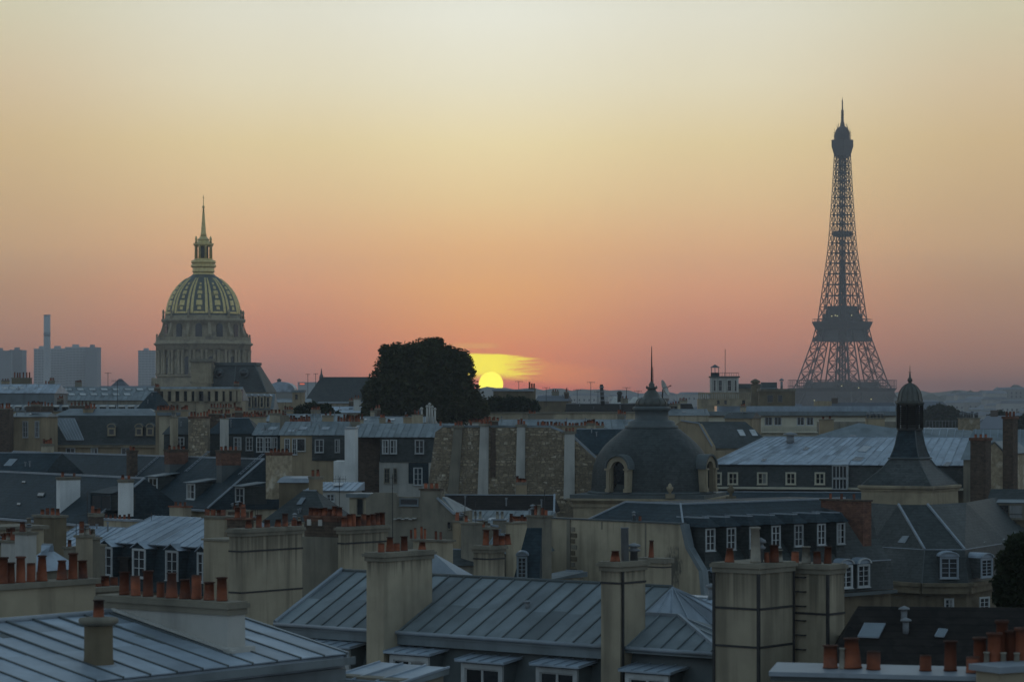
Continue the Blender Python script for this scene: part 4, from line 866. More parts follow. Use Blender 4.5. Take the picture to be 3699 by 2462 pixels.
gf = SMOOTH(gt, MATH(gt, 'ADD', gl.outputs['Value'], MATH(gt, 'MULTIPLY', gn.outputs['Fac'], -2.6)), -.35, -1.0)
gb_ = gt.nodes['Principled BSDF']; old = gb_.inputs['Base Color'].links[0].from_socket; gt.links.new(MIXC(gt, MATH(gt, 'MULTIPLY', gf, .8), old, (.045, .045, .04)), gb_.inputs['Base Color'])
part('gable_wall', MB().prism([fg.p(a, 0, b) for a, b in prof], (fg.V[0]*.4, fg.V[1]*.4, 0)), gmat, gb)
part('coping', MB().fbox(fg, -.05, U1+.1, -.08, .46, zt, zt+.10), M['lead'], gb)
for (a, za), (b, zb_) in ((prof[4], prof[5]), (prof[5], prof[6]), (prof[6], prof[7])): part('verge', MB().prism([fg.p(a, -.1, za), fg.p(b, -.1, zb_), fg.p(b+.34, -.1, zb_+.05), fg.p(a+.34, -.1, za+.05)], (fg.V[0]*.55, fg.V[1]*.55, 0)), M['zinc_old'], gb)
# quoins of the old chimney breast, and flue lines
uq = fg.u(2050); uq2 = fg.u(2086)
part('flue_strip', MB().fbox(fg, uq, fg.u(2062), -.10, -.003, 8, zt-.02), M['plaster_grey'], gb)
for i in range(26):
    z_ = zt-.55-i*.42; w = .62 if i % 2 else .42; part('quoin', MB().fbox(fg, fg.u(2063), fg.u(2063)+w, -.05, -.003, z_-.30, z_), M['stone_dark' if i % 3 else 'plaster_grey'], gb)
for px in (2172, 2330): part('flue_line', MB().fbox(fg, fg.u(px), fg.u(px)+.12, -.035, -.003, zt-4.5 if px == 2330 else zt-.6, zt-.05), M['plaster_grey'], gb)
# main volume behind the gable
part('wall', MB().fbox(f2, .4, uend, -1.75, 9, 0, zg-.05), M['stone_dark'], gb)
sl = part('roof', MB().add([f2.p(.38, -sg_, zg), f2.p(uend, -sg_, zg), f2.p(uend, -sb, zb), f2.p(.38, -sb, zb), f2.p(.38, 0, zt), f2.p(uend, 0, zt), f2.p(.38, 10, zg), f2.p(uend, 10, zg), f2.p(.38, 9.5, zt), f2.p(uend, 9.5, zt), f2.p(.38, -sm_, zm), f2.p(uend, -sm_, zm)],
   [(0, 1, 2, 3), (3, 2, 11, 10), (10, 11, 5, 4), (4, 5, 9, 8), (8, 9, 7, 6), (0, 3, 10, 4, 8, 6), (1, 7, 9, 5, 11, 2), (0, 6, 7, 1)]), M['slate'], gb)
part('break_flashing', MB().bar(f2.p(.4, -sb-.02, zb), f2.p(uend, -sb-.02, zb), .05), M['zinc_trim'], sl); part('gutter', MB().fbox(f2, 0, uend, -sg_-.35, -sg_-.01, zg-.28, zg-.05), M['lead'], gb)
ztop = zt+1.25
frustum(gb, f2, (.2, uend, .02, 9.4), zt+.005, (2.6, uend-.05, 2.6, 8.0), ztop, 'slate_blue', 'upper_roof')
flash(gb, [f2.p(.25, .05, zt+.06), f2.p(2.6, 2.6, ztop+.03), f2.p(uend, 2.6, ztop+.03)], .09); flash(gb, [f2.p(2.6, 2.6, ztop+.03), f2.p(2.6, 8., ztop+.03), f2.p(.25, 9.4, zt+.05)], .09)
for px0, px1 in ((2542, 2581), (2618, 2656), (2700, 2737), (2780, 2817), (2862, 2899), (2945, 2980), (3016, 3050)):
    vf = -1.5; a, b = f2.u(px0+5, vf), f2.u(px1, vf); zd = zt-.05
    dormer(gb, f2, a, b, vf, zt-2.95, zd-.12, 2.6, 'hip', 'slate', 'white', 'slate_blue', .28, .055, 2, 3, rise=.62, wz=(zt-1.75, zt-.32))
for px0, px1 in ((2585, 2640), (3030, 3078), (3095, 3140)):
    vf = -sg_-.15; a, b = f2.u(px0, vf), f2.u(px1, vf)
    dormer(gb, f2, a, b, vf, zg+.25, zg+2.0, 1.5, 'arch', 'slate', 'white', 'zinc', .08, .12, 2, 4, rise=.42)
# brick chimney wall at the far end
fe2 = Fr(2965, f2.p(f2.u(2985, 0), 0, 0).y+1.5, -48); ub = fe2.u(3118)
bk = part('chimney_stack', MB().prism([fe2.p(0, 0, fe2.z(1830)), fe2.p(ub*.5, 0, fe2.z(1850, ub*.5)), fe2.p(ub, 0, fe2.z(1972, ub)), fe2.p(ub, 0, fe2.z(1806)), fe2.p(0, 0, fe2.z(1806))], (fe2.V[0]*.9, fe2.V[1]*.9, 0)), M['brick'], gb, 'broad red brown brick chimney at the end of the slate roof')
part('cap', MB().fbox(fe2, -.08, ub+.08, -.08, .98, fe2.z(1806)+.001, fe2.z(1800)), M['brick_dark'], bk)
for px, py in ((3000, 1785), (3040, 1788), (3085, 1786)): u_ = fe2.u(px, .45); put_pot(bk, fe2.p(u_, .45, fe2.z(1800)), .4, 'plain', .8)
for px, h in ((2290, 1845), (2312, 1862)):
    v_ = .2; u_ = fg.u(px, v_); put_pot(gb, fg.p(u_, v_, zt+.1), max(.35, fg.z(h, u_, v_)-zt-.1), 'plain' if px > 2300 else 'cowl', .8)
# small chimney that stands before the gable
fk = Fr(2312, 150, -38); uk = fk.u(2400)
kb = bld('small_chimney', 'small beige chimney with a single orange pot in front of the blank gable', fk, 0, uk, 0, .7, fk.z(2030), 'plaster', 'chimney')
part('cap', MB().fbox(fk, -.12, uk+.12, -.12, .82, fk.z(2030)+.001, fk.z(2012)), M['plaster_grey'], kb); part('iron_band', MB().fbox(fk, -.03, uk+.03, -.03, .73, fk.z(2046), fk.z(2042)), M['iron'], kb)
u_ = fk.u(2352, .35); put_pot(kb, fk.p(u_, .35, fk.z(2012)), fk.z(1950)-fk.z(2012), 'taper', 1.)
# ================================================================ corner pavilion with louvred lantern
pc = (X(3287, 240), 240.); SP = 240/F
pv2 = thing('corner_pavilion', 'slate corner pavilion with flared pyramid roof and louvred lantern topped by a ribbed cupola', 'building', (pc[0], pc[1], 0))
zq = lambda py, Y=240.: Z(py, Y)
rot15 = R(15); RC = 5.13/200.5
def sqr(pr, nm, m, n=4, rot=rot15, par=None, smooth=False):
    return part(nm, MB().lathe(pc, [(h*RC, zq(y)) for h, y in pr], n, rot, smooth=smooth), M[m], par or pv2)
tw = sqr([(188, 1830), (186, 1775), (190, 1768)], 'tower_wall', 'stone')
sqr([(192, 1768), (192, 1764), (200, 1760), (201, 1752), (196, 1750)], 'cornice', 'stone', par=tw)
for i in range(3):
    for fr_, k0, k1 in ((Fr(0, 1, -30), 0, 0),):
        pass
tr = sqr([(185, 1749), (172, 1738), (150, 1722), (122, 1702), (98, 1682), (82, 1664), (78, 1657)], 'pyramid_roof', 'slate')
sqr([(84, 1657), (86, 1653), (80, 1650)], 'roll_moulding', 'lead', par=tr)
sqr([(76, 1650), (66, 1630), (57, 1605), (50, 1580), (46, 1556), (46, 1552)], 'upper_flare', 'slate_blue', par=tr)
for i in range(4):
    a = rot15+i*math.pi/2; pts = [(pc[0]+h*RC*math.cos(a), pc[1]+h*RC*math.sin(a), zq(y)+.03) for h, y in ((185, 1749), (150, 1722), (122, 1702), (98, 1682), (80, 1660))]
    flash(tr, pts, .06, 'lead', 'hip_flashing'); flash(tr, [(pc[0]+h*RC*math.cos(a), pc[1]+h*RC*math.sin(a), zq(y)+.03) for h, y in ((76, 1650), (66, 1630), (57, 1605), (46, 1556))], .05, 'lead', 'hip_flashing')
R8 = SP/math.cos(math.pi/8)*1.0
def oct8(pr, nm, m, n=8, par=None, smooth=False, rot=math.pi/8): return part(nm, MB().lathe(pc, [(h*R8, zq(y)) for h, y in pr], n, rot, smooth=smooth), M[m], par or pv2)
lt = oct8([(45, 1553), (45, 1546), (31, 1545), (31, 1458)], 'lantern', 'iron')
for i in range(8):
    a = math.pi/8+i*math.pi/4; part('corner_post', MB().bar((pc[0]+42*R8*math.cos(a), pc[1]+42*R8*math.sin(a), zq(1548)), (pc[0]+42*R8*math.cos(a), pc[1]+42*R8*math.sin(a), zq(1457)), .13), M['tile_dark'], lt)
    a0, a1 = a, a+math.pi/4
    for k in range(9):
        z_ = zq(1532-k*7.2); p0 = (pc[0]+40*R8*math.cos(a0), pc[1]+40*R8*math.sin(a0), z_); p1 = (pc[0]+40*R8*math.cos(a1), pc[1]+40*R8*math.sin(a1), z_)
        if math.sin((a0+a1)/2) < .3: part('louvre', MB().slab([p0, p1, (p1[0], p1[1], z_+.12), (p0[0], p0[1], z_+.12)], .05), M['tile_dark'], lt)
oct8([(44, 1464), (48, 1458), (50, 1454), (46, 1451)], 'lantern_cornice', 'copper', par=lt)
cp = part('cupola', MB().lathe(pc, [(h*SP, zq(y)) for h, y in ((48, 1452), (45, 1446), (43, 1436), (41, 1424), (37, 1412), (30, 1401), (21, 1392), (12, 1386), (7, 1382))], 24), M['copper'], pv2)
for i in range(12):
    a = i*math.pi/6+.13; flash(cp, [(pc[0]+(h+.8)*SP*math.cos(a), pc[1]+(h+.8)*SP*math.sin(a), zq(y)) for h, y in ((46, 1448), (43, 1436), (41, 1424), (37, 1412), (30, 1401), (21, 1392), (12, 1386))], .045, 'copper', 'rib')
part('finial', MB().lathe(pc, [(h*SP, zq(y)) for h, y in ((7, 1384), (5, 1380), (9, 1376), (9, 1370), (4, 1362), (3, 1350), (1.4, 1342), (1.2, 1330), (.5, 1318))], 10).box(pc[0]-.13, pc[0]+.13, pc[1]-.03, pc[1]+.03, zq(1345), zq(1343)), M['copper'], pv2)
# the large hipped roof below
zT, zB, zG = Z(1822, 227), Z(1985, 222), Z(2103, 221)
def at_z(px, Y, z): return Vector((X(px, Y), Y, z))
top = [at_z(3110, 233, zT), at_z(3245, 227, zT), at_z(3350, 227, zT), at_z(3490, 232.5, zT), at_z(3700, 262, zT)]
brk = [at_z(3140, 227.5, zB), at_z(3340, 222, zB), at_z(3485, 222, zB), at_z(3640, 233.5, zB), at_z(3900, 262, zB)]
gut = [at_z(3060, 228.0, zG), at_z(3330, 220.6, zG), at_z(3497, 220.6, zG), at_z(3665, 233.5, zG), at_z(3940, 262, zG)]
def strip(A, B, nm, m):
    mb = MB(); n = len(A); mb.add(A+B, [(i, i+1, n+i+1, n+i) for i in range(n-1)]); return part(nm, mb, M[m], pv2)
ur = strip(brk, top, 'roof', 'slate'); lr = strip(gut, brk, 'mansard_slope', 'slate')
part('roof_core', MB().prism([Vector((p.x, p.y+.7, 0)) for p in gut]+[Vector((X(3940, 290), 290, 0)), Vector((X(3150, 290), 290, 0))], (0, 0, zG-.1)), M['stone_dark'], pv2)
for i in (1, 2): flash(ur, [brk[i]+Vector((0, 0, .06)), top[i]+Vector((0, 0, .06))], .12); 
flash(lr, [p+Vector((0, -.03, .03)) for p in brk], .055); flash(lr, [gut[1]+Vector((0, -.05, 0)), brk[1]], .05, 'lead')
gm = MB()
for a, b in zip(gut, gut[1:]):
    d = (b-a).normalized(); n_ = Vector((d.y, -d.x, 0)); gm.hexa([a+n_*.5-Vector((0, 0, .3)), b+n_*.5-Vector((0, 0, .3)), b-Vector((0, 0, .3)), a-Vector((0, 0, .3)), a+n_*.5, b+n_*.5, b, a]); gm.hexa([a+n_*.3-Vector((0, 0, .9)), b+n_*.3-Vector((0, 0, .9)), b-n_*.5-Vector((0, 0, .9)), a-n_*.5-Vector((0, 0, .9)), a+n_*.3-Vector((0, 0, .31)), b+n_*.3-Vector((0, 0, .31)), b-n_*.5-Vector((0, 0, .31)), a-n_*.5-Vector((0, 0, .31))])
part('cornice', gm, M['stone_dark'], pv2)
fch = Fr(3330, 220.6, 0); a, b = fch.u(3393), fch.u(3463)
dormer(pv2, fch, a, b, -.12, zG+.35, Z(2008, 220.6), 1.6, 'arch', 'slate', 'zinc_trim', 'zinc', .06, .13, 2, 4, rise=.42)
frt = Fr(3497, 220.6, 42); a, b = frt.u(3537), frt.u(3580)
dormer(pv2, frt, a, b, -.12, zG+.35, Z(2008, 224), 1.6, 'arch', 'slate', 'zinc_trim', 'zinc', .06, .14, 2, 5, rise=.42)
for fr_, vals in ((fch, ((3420, 3445),)), (frt, ((3560, 3590),))):
    for p0, p1 in vals: window(pv2, fr_, fr_.u(p0), fr_.u(p1), .60, Z(2225, 221), Z(2165, 221), 2, 4, .12, 'white')
fll = Fr(3060, 228., -44)
for p0, p1 in ((3110, 3124), (3222, 3250)): window(pv2, fll, fll.u(p0), fll.u(p1), .45, Z(2225, 224), Z(2162, 224), 2, 4, .1, 'white')
def on_face(A, B, D, px, py):
    n_ = (B-A).cross(D-A); d = Vector(((px-CX)/F, 1, (YH-py)/F)); o_ = Vector((0, 0, HC)); t_ = n_.dot(A-o_)/n_.dot(d); return o_+d*t_
for q in (((3516, 1940), (3552, 1960), (3560, 1956), (3524, 1935)), ((3588, 1931), (3620, 1951), (3627, 1947), (3596, 1927)), ((3655, 1926), (3672, 1944), (3680, 1938), (3664, 1921))):
    skylight(ur, [on_face(brk[2], brk[3], top[2], *p) for p in q])
skylight(ur, [on_face(brk[0], brk[1], top[1], *p) for p in ((3245, 1958), (3270, 1960), (3285, 1935), (3262, 1936))])
# ================================================================ slate dome
DC = (X(2354, 262), 262.); SD = 262/F; zD = lambda py: Z(py, 262.)
dm = thing('slate_dome', 'dark slate dome with arched stone dormers, turned lantern and thin spire', 'dome', (DC[0], DC[1], 0))
def lat(pr, nm, m, n=48, par=None, **k): return part(nm, MB().lathe(DC, [(h*SD, zD(y)) for h, y in pr], n, **k), M[m], par or dm)
DP = [(219, 1785), (219, 1772), (216, 1735), (214, 1700), (209, 1676), (201, 1655), (190, 1634), (176, 1615), (159, 1597), (140, 1580), (121, 1564), (106, 1552), (96, 1546)]
sh = lat(DP, 'dome_shell', 'slate')
ln = lat([(92, 1550), (96, 1545), (96, 1538), (86, 1534), (84, 1524), (78, 1520), (62, 1515), (60, 1486), (66, 1482), (70, 1476), (68, 1470), (60, 1467)], 'lantern', 'lead', 32)
lat([(58, 1468), (56, 1452), (50, 1442), (42, 1437), (32, 1434), (30, 1430), (26, 1420), (18, 1412), (14, 1406), (20, 1403), (20, 1399), (10, 1395), (11, 1388), (6, 1381), (4, 1376)], 'bell_cap', 'copper', 24, ln)
for i in range(12):
    a = i*math.pi/6; flash(ln, [(DC[0]+(h+.6)*SD*math.cos(a), DC[1]+(h+.6)*SD*math.sin(a), zD(y)) for h, y in ((58, 1466), (56, 1452), (50, 1442), (42, 1437))], .05, 'copper', 'rib')
for i in range(4):
    a = i*math.pi/2+.4; c_ = (DC[0]+19*SD*math.cos(a), DC[1]+19*SD*math.sin(a)); part('scroll', MB().lathe(c_, [(3*SD, zD(1403)), (4*SD, zD(1398)), (1*SD, zD(1392))], 8), M['copper'], ln)
part('spire', MB().bar((DC[0], DC[1], zD(1385)), (DC[0], DC[1], zD(1250)), .11, 8, .035).bar((DC[0]+.16, DC[1], zD(1380)), (DC[0]+.12, DC[1], zD(1325)), .035), M['iron'], dm)
fo = Fr(2354, 262, -14); zc1, zc2 = zD(1832), zD(1792)
ul, ur_ = fo.u(2010, -6.2), fo.u(2588, -6.2)
base = part('base_block', MB().fbox(fo, -6.6, 6.2, -6.2, 6.5, 0, zc1), M['stone'], dm)
crn = MB(); zz0 = zc1
for k_, (e, y) in enumerate(((.0, 1824), (.15, 1816), (.05, 1806), (.35, 1800), (.6, 1793))):
    z1_ = zD(y); crn.fbox(fo, -6.6-e, 6.2+e, -6.2-e, 6.5+e, zz0+.002, z1_); zz0 = z1_
part('cornice', crn, M['stone'], dm); part('blocking_course', MB().fbox(fo, -6.9, 6.4, -6.5, 6.8, zz0+.002, zD(1780)), M['lead'], dm)
part('step', MB().lathe(DC, [(232*SD, zD(1780)+.002), (232*SD, zD(1774)), (222*SD, zD(1771))], 48), M['lead'], dm)
def lucarne(px, ang, label):
    th = R(ang); r0 = 214*SD
    fr_ = Fr(2354, 262, ang); z0, zs = zD(1771), zD(1690); w, wo_ = 28*SD, 50*SD; v0 = -(218*SD+.45)
    d = part('lucarne', MB().fbox(fr_, -wo_*.92, -w, v0, v0+2.4, z0, zs).fbox(fr_, w, wo_*.92, v0, v0+2.4, z0, zs), M['stone'], dm, label)
    for sg2 in (-1, 1): part('pilaster', MB().fbox(fr_, sg2*38*SD-.18, sg2*38*SD+.18, v0-.16, v0-.002, z0, zs-.1).fbox(fr_, sg2*38*SD-.26, sg2*38*SD+.26, v0-.24, v0-.003, z0+.001, z0+.35).fbox(fr_, sg2*39*SD-.3, sg2*39*SD+.3, v0-.26, v0-.002, zs-.099, zs+.08), M['stone'], d)
    arch = MB(); K = 12
    for i in range(K):
        a0, a1 = math.pi*i/K, math.pi*(i+1)/K
        q = []
        for rr2 in (w, wo_*.92):
            q.append([(math.cos(a0)*rr2, zs+math.sin(a0)*rr2), (math.cos(a1)*rr2, zs+math.sin(a1)*rr2)])
        (i0, i1), (o0, o1) = q
        arch.hexa([fr_.p(i0[0], v0, i0[1]), fr_.p(o0[0], v0, o0[1]), fr_.p(o0[0], v0+2.6, o0[1]), fr_.p(i0[0], v0+2.6, i0[1]), fr_.p(i1[0], v0, i1[1]), fr_.p(o1[0], v0, o1[1]), fr_.p(o1[0], v0+2.6, o1[1]), fr_.p(i1[0], v0+2.6, i1[1])])
    part('arch', arch, M['stone'], d)
    hood = MB()
    for i in range(K):
        a0, a1 = math.pi*i/K, math.pi*(i+1)/K; r1, r2 = wo_*.925, wo_*1.06
        hood.hexa([fr_.p(math.cos(a0)*r1, v0-.2, zs+math.sin(a0)*r1), fr_.p(math.cos(a0)*r2, v0-.2, zs+math.sin(a0)*r2), fr_.p(math.cos(a0)*r2, v0+3.2, zs+math.sin(a0)*r2), fr_.p(math.cos(a0)*r1, v0+3.2, zs+math.sin(a0)*r1),
                   fr_.p(math.cos(a1)*r1, v0-.2, zs+math.sin(a1)*r1), fr_.p(math.cos(a1)*r2, v0-.2, zs+math.sin(a1)*r2), fr_.p(math.cos(a1)*r2, v0+3.2, zs+math.sin(a1)*r2), fr_.p(math.cos(a1)*r1, v0+3.2, zs+math.sin(a1)*r1)])
    part('hood', hood, M['lead'], d)
    part('pane', MB().prism([fr_.p(w, v0+.5, z0)]+[fr_.p(math.cos(math.pi*i/K)*w, v0+.5, zs+math.sin(math.pi*i/K)*w) for i in range(K+1)]+[fr_.p(-w, v0+.5, z0)], (fr_.V[0]*.05, fr_.V[1]*.05, 0)), M['glass'], d)
lucarne(2233, -34, 'arched stone dormer facing left'); lucarne(2545, 60, 'arched stone dormer seen from its side')
def urn(par, x, y, z, h, m='stone'):
    return part('urn', MB().box(x-h*.3, x+h*.3, y-h*.3, y+h*.3, z, z+h*.28).lathe((x, y), [(h*.10, z+h*.281), (h*.08, z+h*.42), (h*.2, z+h*.55), (h*.24, z+h*.72), (h*.12, z+h*.82), (h*.13, z+h*.9), (h*.03, z+h)], 10), M[m], par)
p = fo.p(fo.u(2420, -6.5), -6.5, 0); urn(dm, p.x, p.y, zD(1790), 1.45)
p = fo.p(6.3, -6., 0); urn(dm, X(2640, 256), 256, zD(1800), 1.6, 'stone_dark')
# ================================================================ long zinc roof beyond the dome
fz = Fr(2739, 300, -14); zE = fz.z(1678); zR = fz.z(1578, 0, 10.5); ua, ub = fz.u(2560), fz.u(3110)
lz = thing('zinc_roofed_building', 'long building with broad pale ribbed zinc roof and small cream windows behind the dome', 'building', fz.p(5, 6, 0))
part('wall', MB().fbox(fz, ua+.3, ub+14, .6, 20, 0, zE-2.6), M['stone_dark'], lz)
part('mansard_slope', MB().hexa([fz.p(ua, -.2, zE-2.6), fz.p(ub+14, -.2, zE-2.6), fz.p(ub+14, 21, zE-2.6), fz.p(ua, 21, zE-2.6), fz.p(ua+.3, .3, zE-.05), fz.p(ub+14, .3, zE-.05), fz.p(ub+14, 20.6, zE-.05), fz.p(ua+.3, 20.6, zE-.05)]), M['slate'], lz)
part('gutter', MB().fbox(fz, ua, ub+14, -.6, -.2, zE-2.75, zE-2.5), M['cream'], lz)
rz = part('roof', MB().hexa([fz.p(ua, 0, zE-.049), fz.p(ub+14, 0, zE-.049), fz.p(ub+14, 21, zE-.049), fz.p(ua, 21, zE-.049), fz.p(ua+5, 10.4, zR), fz.p(ub+14, 10.4, zR), fz.p(ub+14, 10.6, zR), fz.p(ua+5, 10.6, zR)]), M['zinc'], lz)
panels(rz, fz.p(ua+.1, -.05, zE), fz.p(ub, -.05, zE), fz.p(ub+2, 10.4, zR+.02), fz.p(ua+5.1, 10.4, zR+.02), 22, 'zinc', .045, cross=(.33, .66))
panels(rz, fz.p(ub, -.05, zE), fz.p(ub+13.9, -.05, zE), fz.p(ub+13.9, 10.4, zR+.02), fz.p(ub+2, 10.4, zR+.02), 14, 'zinc', .055, cross=(.5,))
flash(rz, [fz.p(ua, 0, zE+.03), fz.p(ua+5, 10.4, zR+.05), fz.p(ub+14, 10.4, zR+.05)], .1)
mZ = (zR-zE)/10.4
def onZ(px, py, dz_=.05): u_, v_ = hit(fz, px, py, zE, mZ); return fz.p(u_, v_, zE+mZ*v_+dz_)
for q in (((3098, 1632), (3128, 1634), (3150, 1614), (3120, 1611)), ((2900, 1627), (2915, 1628), (2926, 1618), (2911, 1617)), ((2748, 1667), (2762, 1668), (2770, 1660), (2756, 1659)), ((3405, 1684), (3425, 1685), (3440, 1672), (3420, 1671)), ((3075, 1665), (3110, 1667), (3124, 1655), (3090, 1653)), ((3070, 1578), (3088, 1579), (3092, 1574), (3075, 1573))):
    skylight(rz, [onZ(*p) for p in q], m='skyglass' if q[0][0] == 3098 else 'glass')
p = onZ(2855, 1600, 0.); vent('squat round cowl vent on the broad pale zinc roof', p, 1.3, .45)
for px in (2589, 2648, 2754, 2857, 2962): u_ = fz.u(px, -.1); window(lz, fz, u_-.45, u_+.45, -.05, fz.z(1746, u_, 0), fz.z(1709, u_, 0), 2, 2, .14, 'cream', deep=.28)
# glazed bay
vb_ = -1.1; a, b = fz.u(3005, vb_), fz.u(3060, vb_); zz0, zz1 = fz.z(1768, a, vb_), fz.z(1676, a, vb_)
by = part('glazed_bay', MB().fbox(fz, a, b, vb_+.12, .6, zz0, zz1-.1), M['white'], lz)
for (c0, c1) in ((zz0+.1, zz0+(zz1-zz0)*.42), (zz0+(zz1-zz0)*.47, zz1-.18)): window(by, fz, a+.08, b-.08, vb_+.115, c0, c1, 4, 1, .07, 'white', nm='bay_window', sill=False, mun=.02, lit='glass')
part('bay_roof', MB().hexa([fz.p(a-.1, vb_, zz1-.098), fz.p(b+.1, vb_, zz1-.098), fz.p(b+.1, 1.8, zz1-.098), fz.p(a-.1, 1.8, zz1-.098), fz.p(a-.1, vb_, zz1), fz.p(b+.1, vb_, zz1), fz.p(b+.1, 1.8, zz1+.5), fz.p(a-.1, 1.8, zz1+.5)]), M['zinc'], by)
fbs = Fr(0, 1, 76); pq = fz.p(b, vb_+.12, 0); fbs.x, fbs.y = pq.x, pq.y
for (c0, c1) in ((zz0+.1, zz0+(zz1-zz0)*.42), (zz0+(zz1-zz0)*.47, zz1-.3)): window(by, fbs, .1, 1.2, -.003, c0, c1, 3, 1, .05, 'white', nm='bay_window', sill=False, deep=.08, lit='glass')
# raised rear roof with its peak
fy = Fr(3000, 322, -14); zpk = fy.z(1527, fy.u(3090)); up = fy.u(3090)
rr2 = part('rear_roof', MB().add([fy.p(fy.u(2890), 0, fy.z(1590)), fy.p(fy.u(3520), 0, fy.z(1590)), fy.p(fy.u(3520), 9, fy.z(1590)), fy.p(fy.u(2890), 9, fy.z(1590)), fy.p(up, 4, zpk), fy.p(fy.u(3200), 4, fy.z(1545)), fy.p(fy.u(3500), 4, fy.z(1553))],
   [(0, 1, 6, 5, 4), (0, 4, 3), (1, 2, 6), (2, 3, 4, 5, 6)]), M['zinc_old'], lz)
for i in range(1, 22):
    u_ = fy.u(2890)+(fy.u(3500)-fy.u(2890))*i/22; zt_ = fy.z(1590)+(zpk-.6-fy.z(1590))*min(1, (u_-fy.u(2890))/(up-fy.u(2890)))
    part('seam', MB().bar(fy.p(u_, .02, fy.z(1590)+.03), fy.p(u_, 3.6, zt_-.15), .045), M['zinc'], rr2)
# ---- lower slate roof in front of it
fw = Fr(2570, 272, -10); za, zb2 = fw.z(1842), fw.z(1776, 0, 4); u0, u1 = fw.u(2560), fw.u(3112)
lo = bld('slate_roofed_building', 'low bluish slate roof between the dome and the pavilion', fw, u0, u1, 0, 7, za-.1, 'stone_dark')
rl_ = frustum(lo, fw, (u0, u1, -.3, 7.3), za, (u0+.4, u1, 4, 4.2), zb2, 'slate_blue'); flash(rl_, [fw.p(u0+.4, 4.1, zb2+.03), fw.p(u1, 4.1, zb2+.03)], .1)
for px0, px1 in ((2800, 2890), (2640, 2720), (2950, 3010)):
    a, b = fw.u(px0, 1.), fw.u(px1, 1.); zx = za+(zb2-za)*.35
    part('hood_skylight', MB().hexa([fw.p(a, .9, zx-.3), fw.p(b, .9, zx-.3), fw.p(b, 2.6, zx), fw.p(a, 2.6, zx), fw.p(a+.35, 1.3, zx+.45), fw.p(b-.35, 1.3, zx+.45), fw.p(b-.35, 2.6, zx+.5), fw.p(a+.35, 2.6, zx+.5)]), M['zinc'], lo)
# ================================================================ chimneys and gables at the right edge
fr1 = Fr(3505, 262, -30); ub = fr1.u(3560)
r1 = bld('brick_chimney', 'tall dark brick chimney right of the lantern', fr1, 0, ub, 0, 1.6, fr1.z(1590), 'brick_dark', 'chimney'); part('cap', MB().fbox(fr1, -.12, ub+.12, -.12, 1.72, fr1.z(1590)+.001, fr1.z(1580)), M['brick'], r1)
for i in range(3): put_pot(r1, fr1.p(ub*(i+.5)/3, .8, fr1.z(1580)), .35, 'plain')
fr3 = Fr(3560, 272, -25); ua, ub = 0, fr3.u(3630)
pts = [fr3.p(0, 0, 0), fr3.p(ub, 0, 0), fr3.p(ub, 0, fr3.z(1640)), fr3.p(ub*.45, 0, fr3.z(1598)), fr3.p(0, 0, fr3.z(1625))]
g2 = thing('gabled_house', 'narrow rubble stone gable between two dark brick chimneys at the right edge', 'building', fr3.p(ub/2, 4, 0)); part('gable_wall', MB().prism(pts, (fr3.V[0]*9, fr3.V[1]*9, 0)), M['rubble'], g2)
part('roof', MB().slab([fr3.p(-.2, -.1, fr3.z(1626)), fr3.p(ub*.45, -.1, fr3.z(1596)), fr3.p(ub*.45, 9, fr3.z(1596)), fr3.p(-.2, 9, fr3.z(1626))], .12), M['zinc_old'], g2); part('roof', MB().slab([fr3.p(ub*.45, -.1, fr3.z(1596)), fr3.p(ub+.2, -.1, fr3.z(1641)), fr3.p(ub+.2, 9, fr3.z(1641)), fr3.p(ub*.45, 9, fr3.z(1596))], .12), M['zinc_old'], g2)
fr4 = Fr(3622, 268, -30); ub = fr4.u(3660)
r2 = bld('brick_chimney', 'slim tall brick chimney nearest the right edge of the picture', fr4, 0, ub, 0, 1.4, fr4.z(1512), 'brick_dark', 'chimney'); part('cap', MB().fbox(fr4, -.1, ub+.1, -.1, 1.5, fr4.z(1512)+.001, fr4.z(1503)), M['brick'], r2)
for i in range(3): put_pot(r2, fr4.p(ub*(i+.5)/3, .7, fr4.z(1503)), .5, 'plain')
fr5 = Fr(3560, 285, -12)
zz_ = bld('zinc_roofed_building', 'zinc roofed house behind the rubble gable at the right edge', fr5, fr5.u(3480), 12, 0, 9, fr5.z(1660), 'plaster_grey')
rq = frustum(zz_, fr5, (fr5.u(3470), 12, -.3, 9.3), fr5.z(1660)+.001, (fr5.u(3510), 12, 4.4, 4.6), fr5.z(1550, 0, 4.5), 'zinc_old'); 
for i in range(14): u_ = fr5.u(3520)+i*.8; part('seam', MB().bar(fr5.p(u_, -.2, fr5.z(1660)+.06), fr5.p(u_, 4.4, fr5.z(1550, 0, 4.5)+.03), .05), M['zinc'], rq)
fr6 = Fr(3600, 245, -12)
z2 = bld('slate_roofed_building', 'dark slate roof with a wide dormer at the right edge, below the slim chimney', fr6, fr6.u(3560), 9, 0, 8, fr6.z(1855), 'stone_dark')
rq = frustum(z2, fr6, (fr6.u(3550), 9, -.3, 8.3), fr6.z(1855)+.001, (fr6.u(3575), 9, 3.5, 3.7), fr6.z(1765, 0, 3.6), 'slate'); dormer(z2, fr6, fr6.u(3590), fr6.u(3700), -.2, fr6.z(1875), fr6.z(1815), 3, 'flat', 'slate', 'plaster_grey', 'zinc_old', .12, .12, 2, 1, rise=.3)
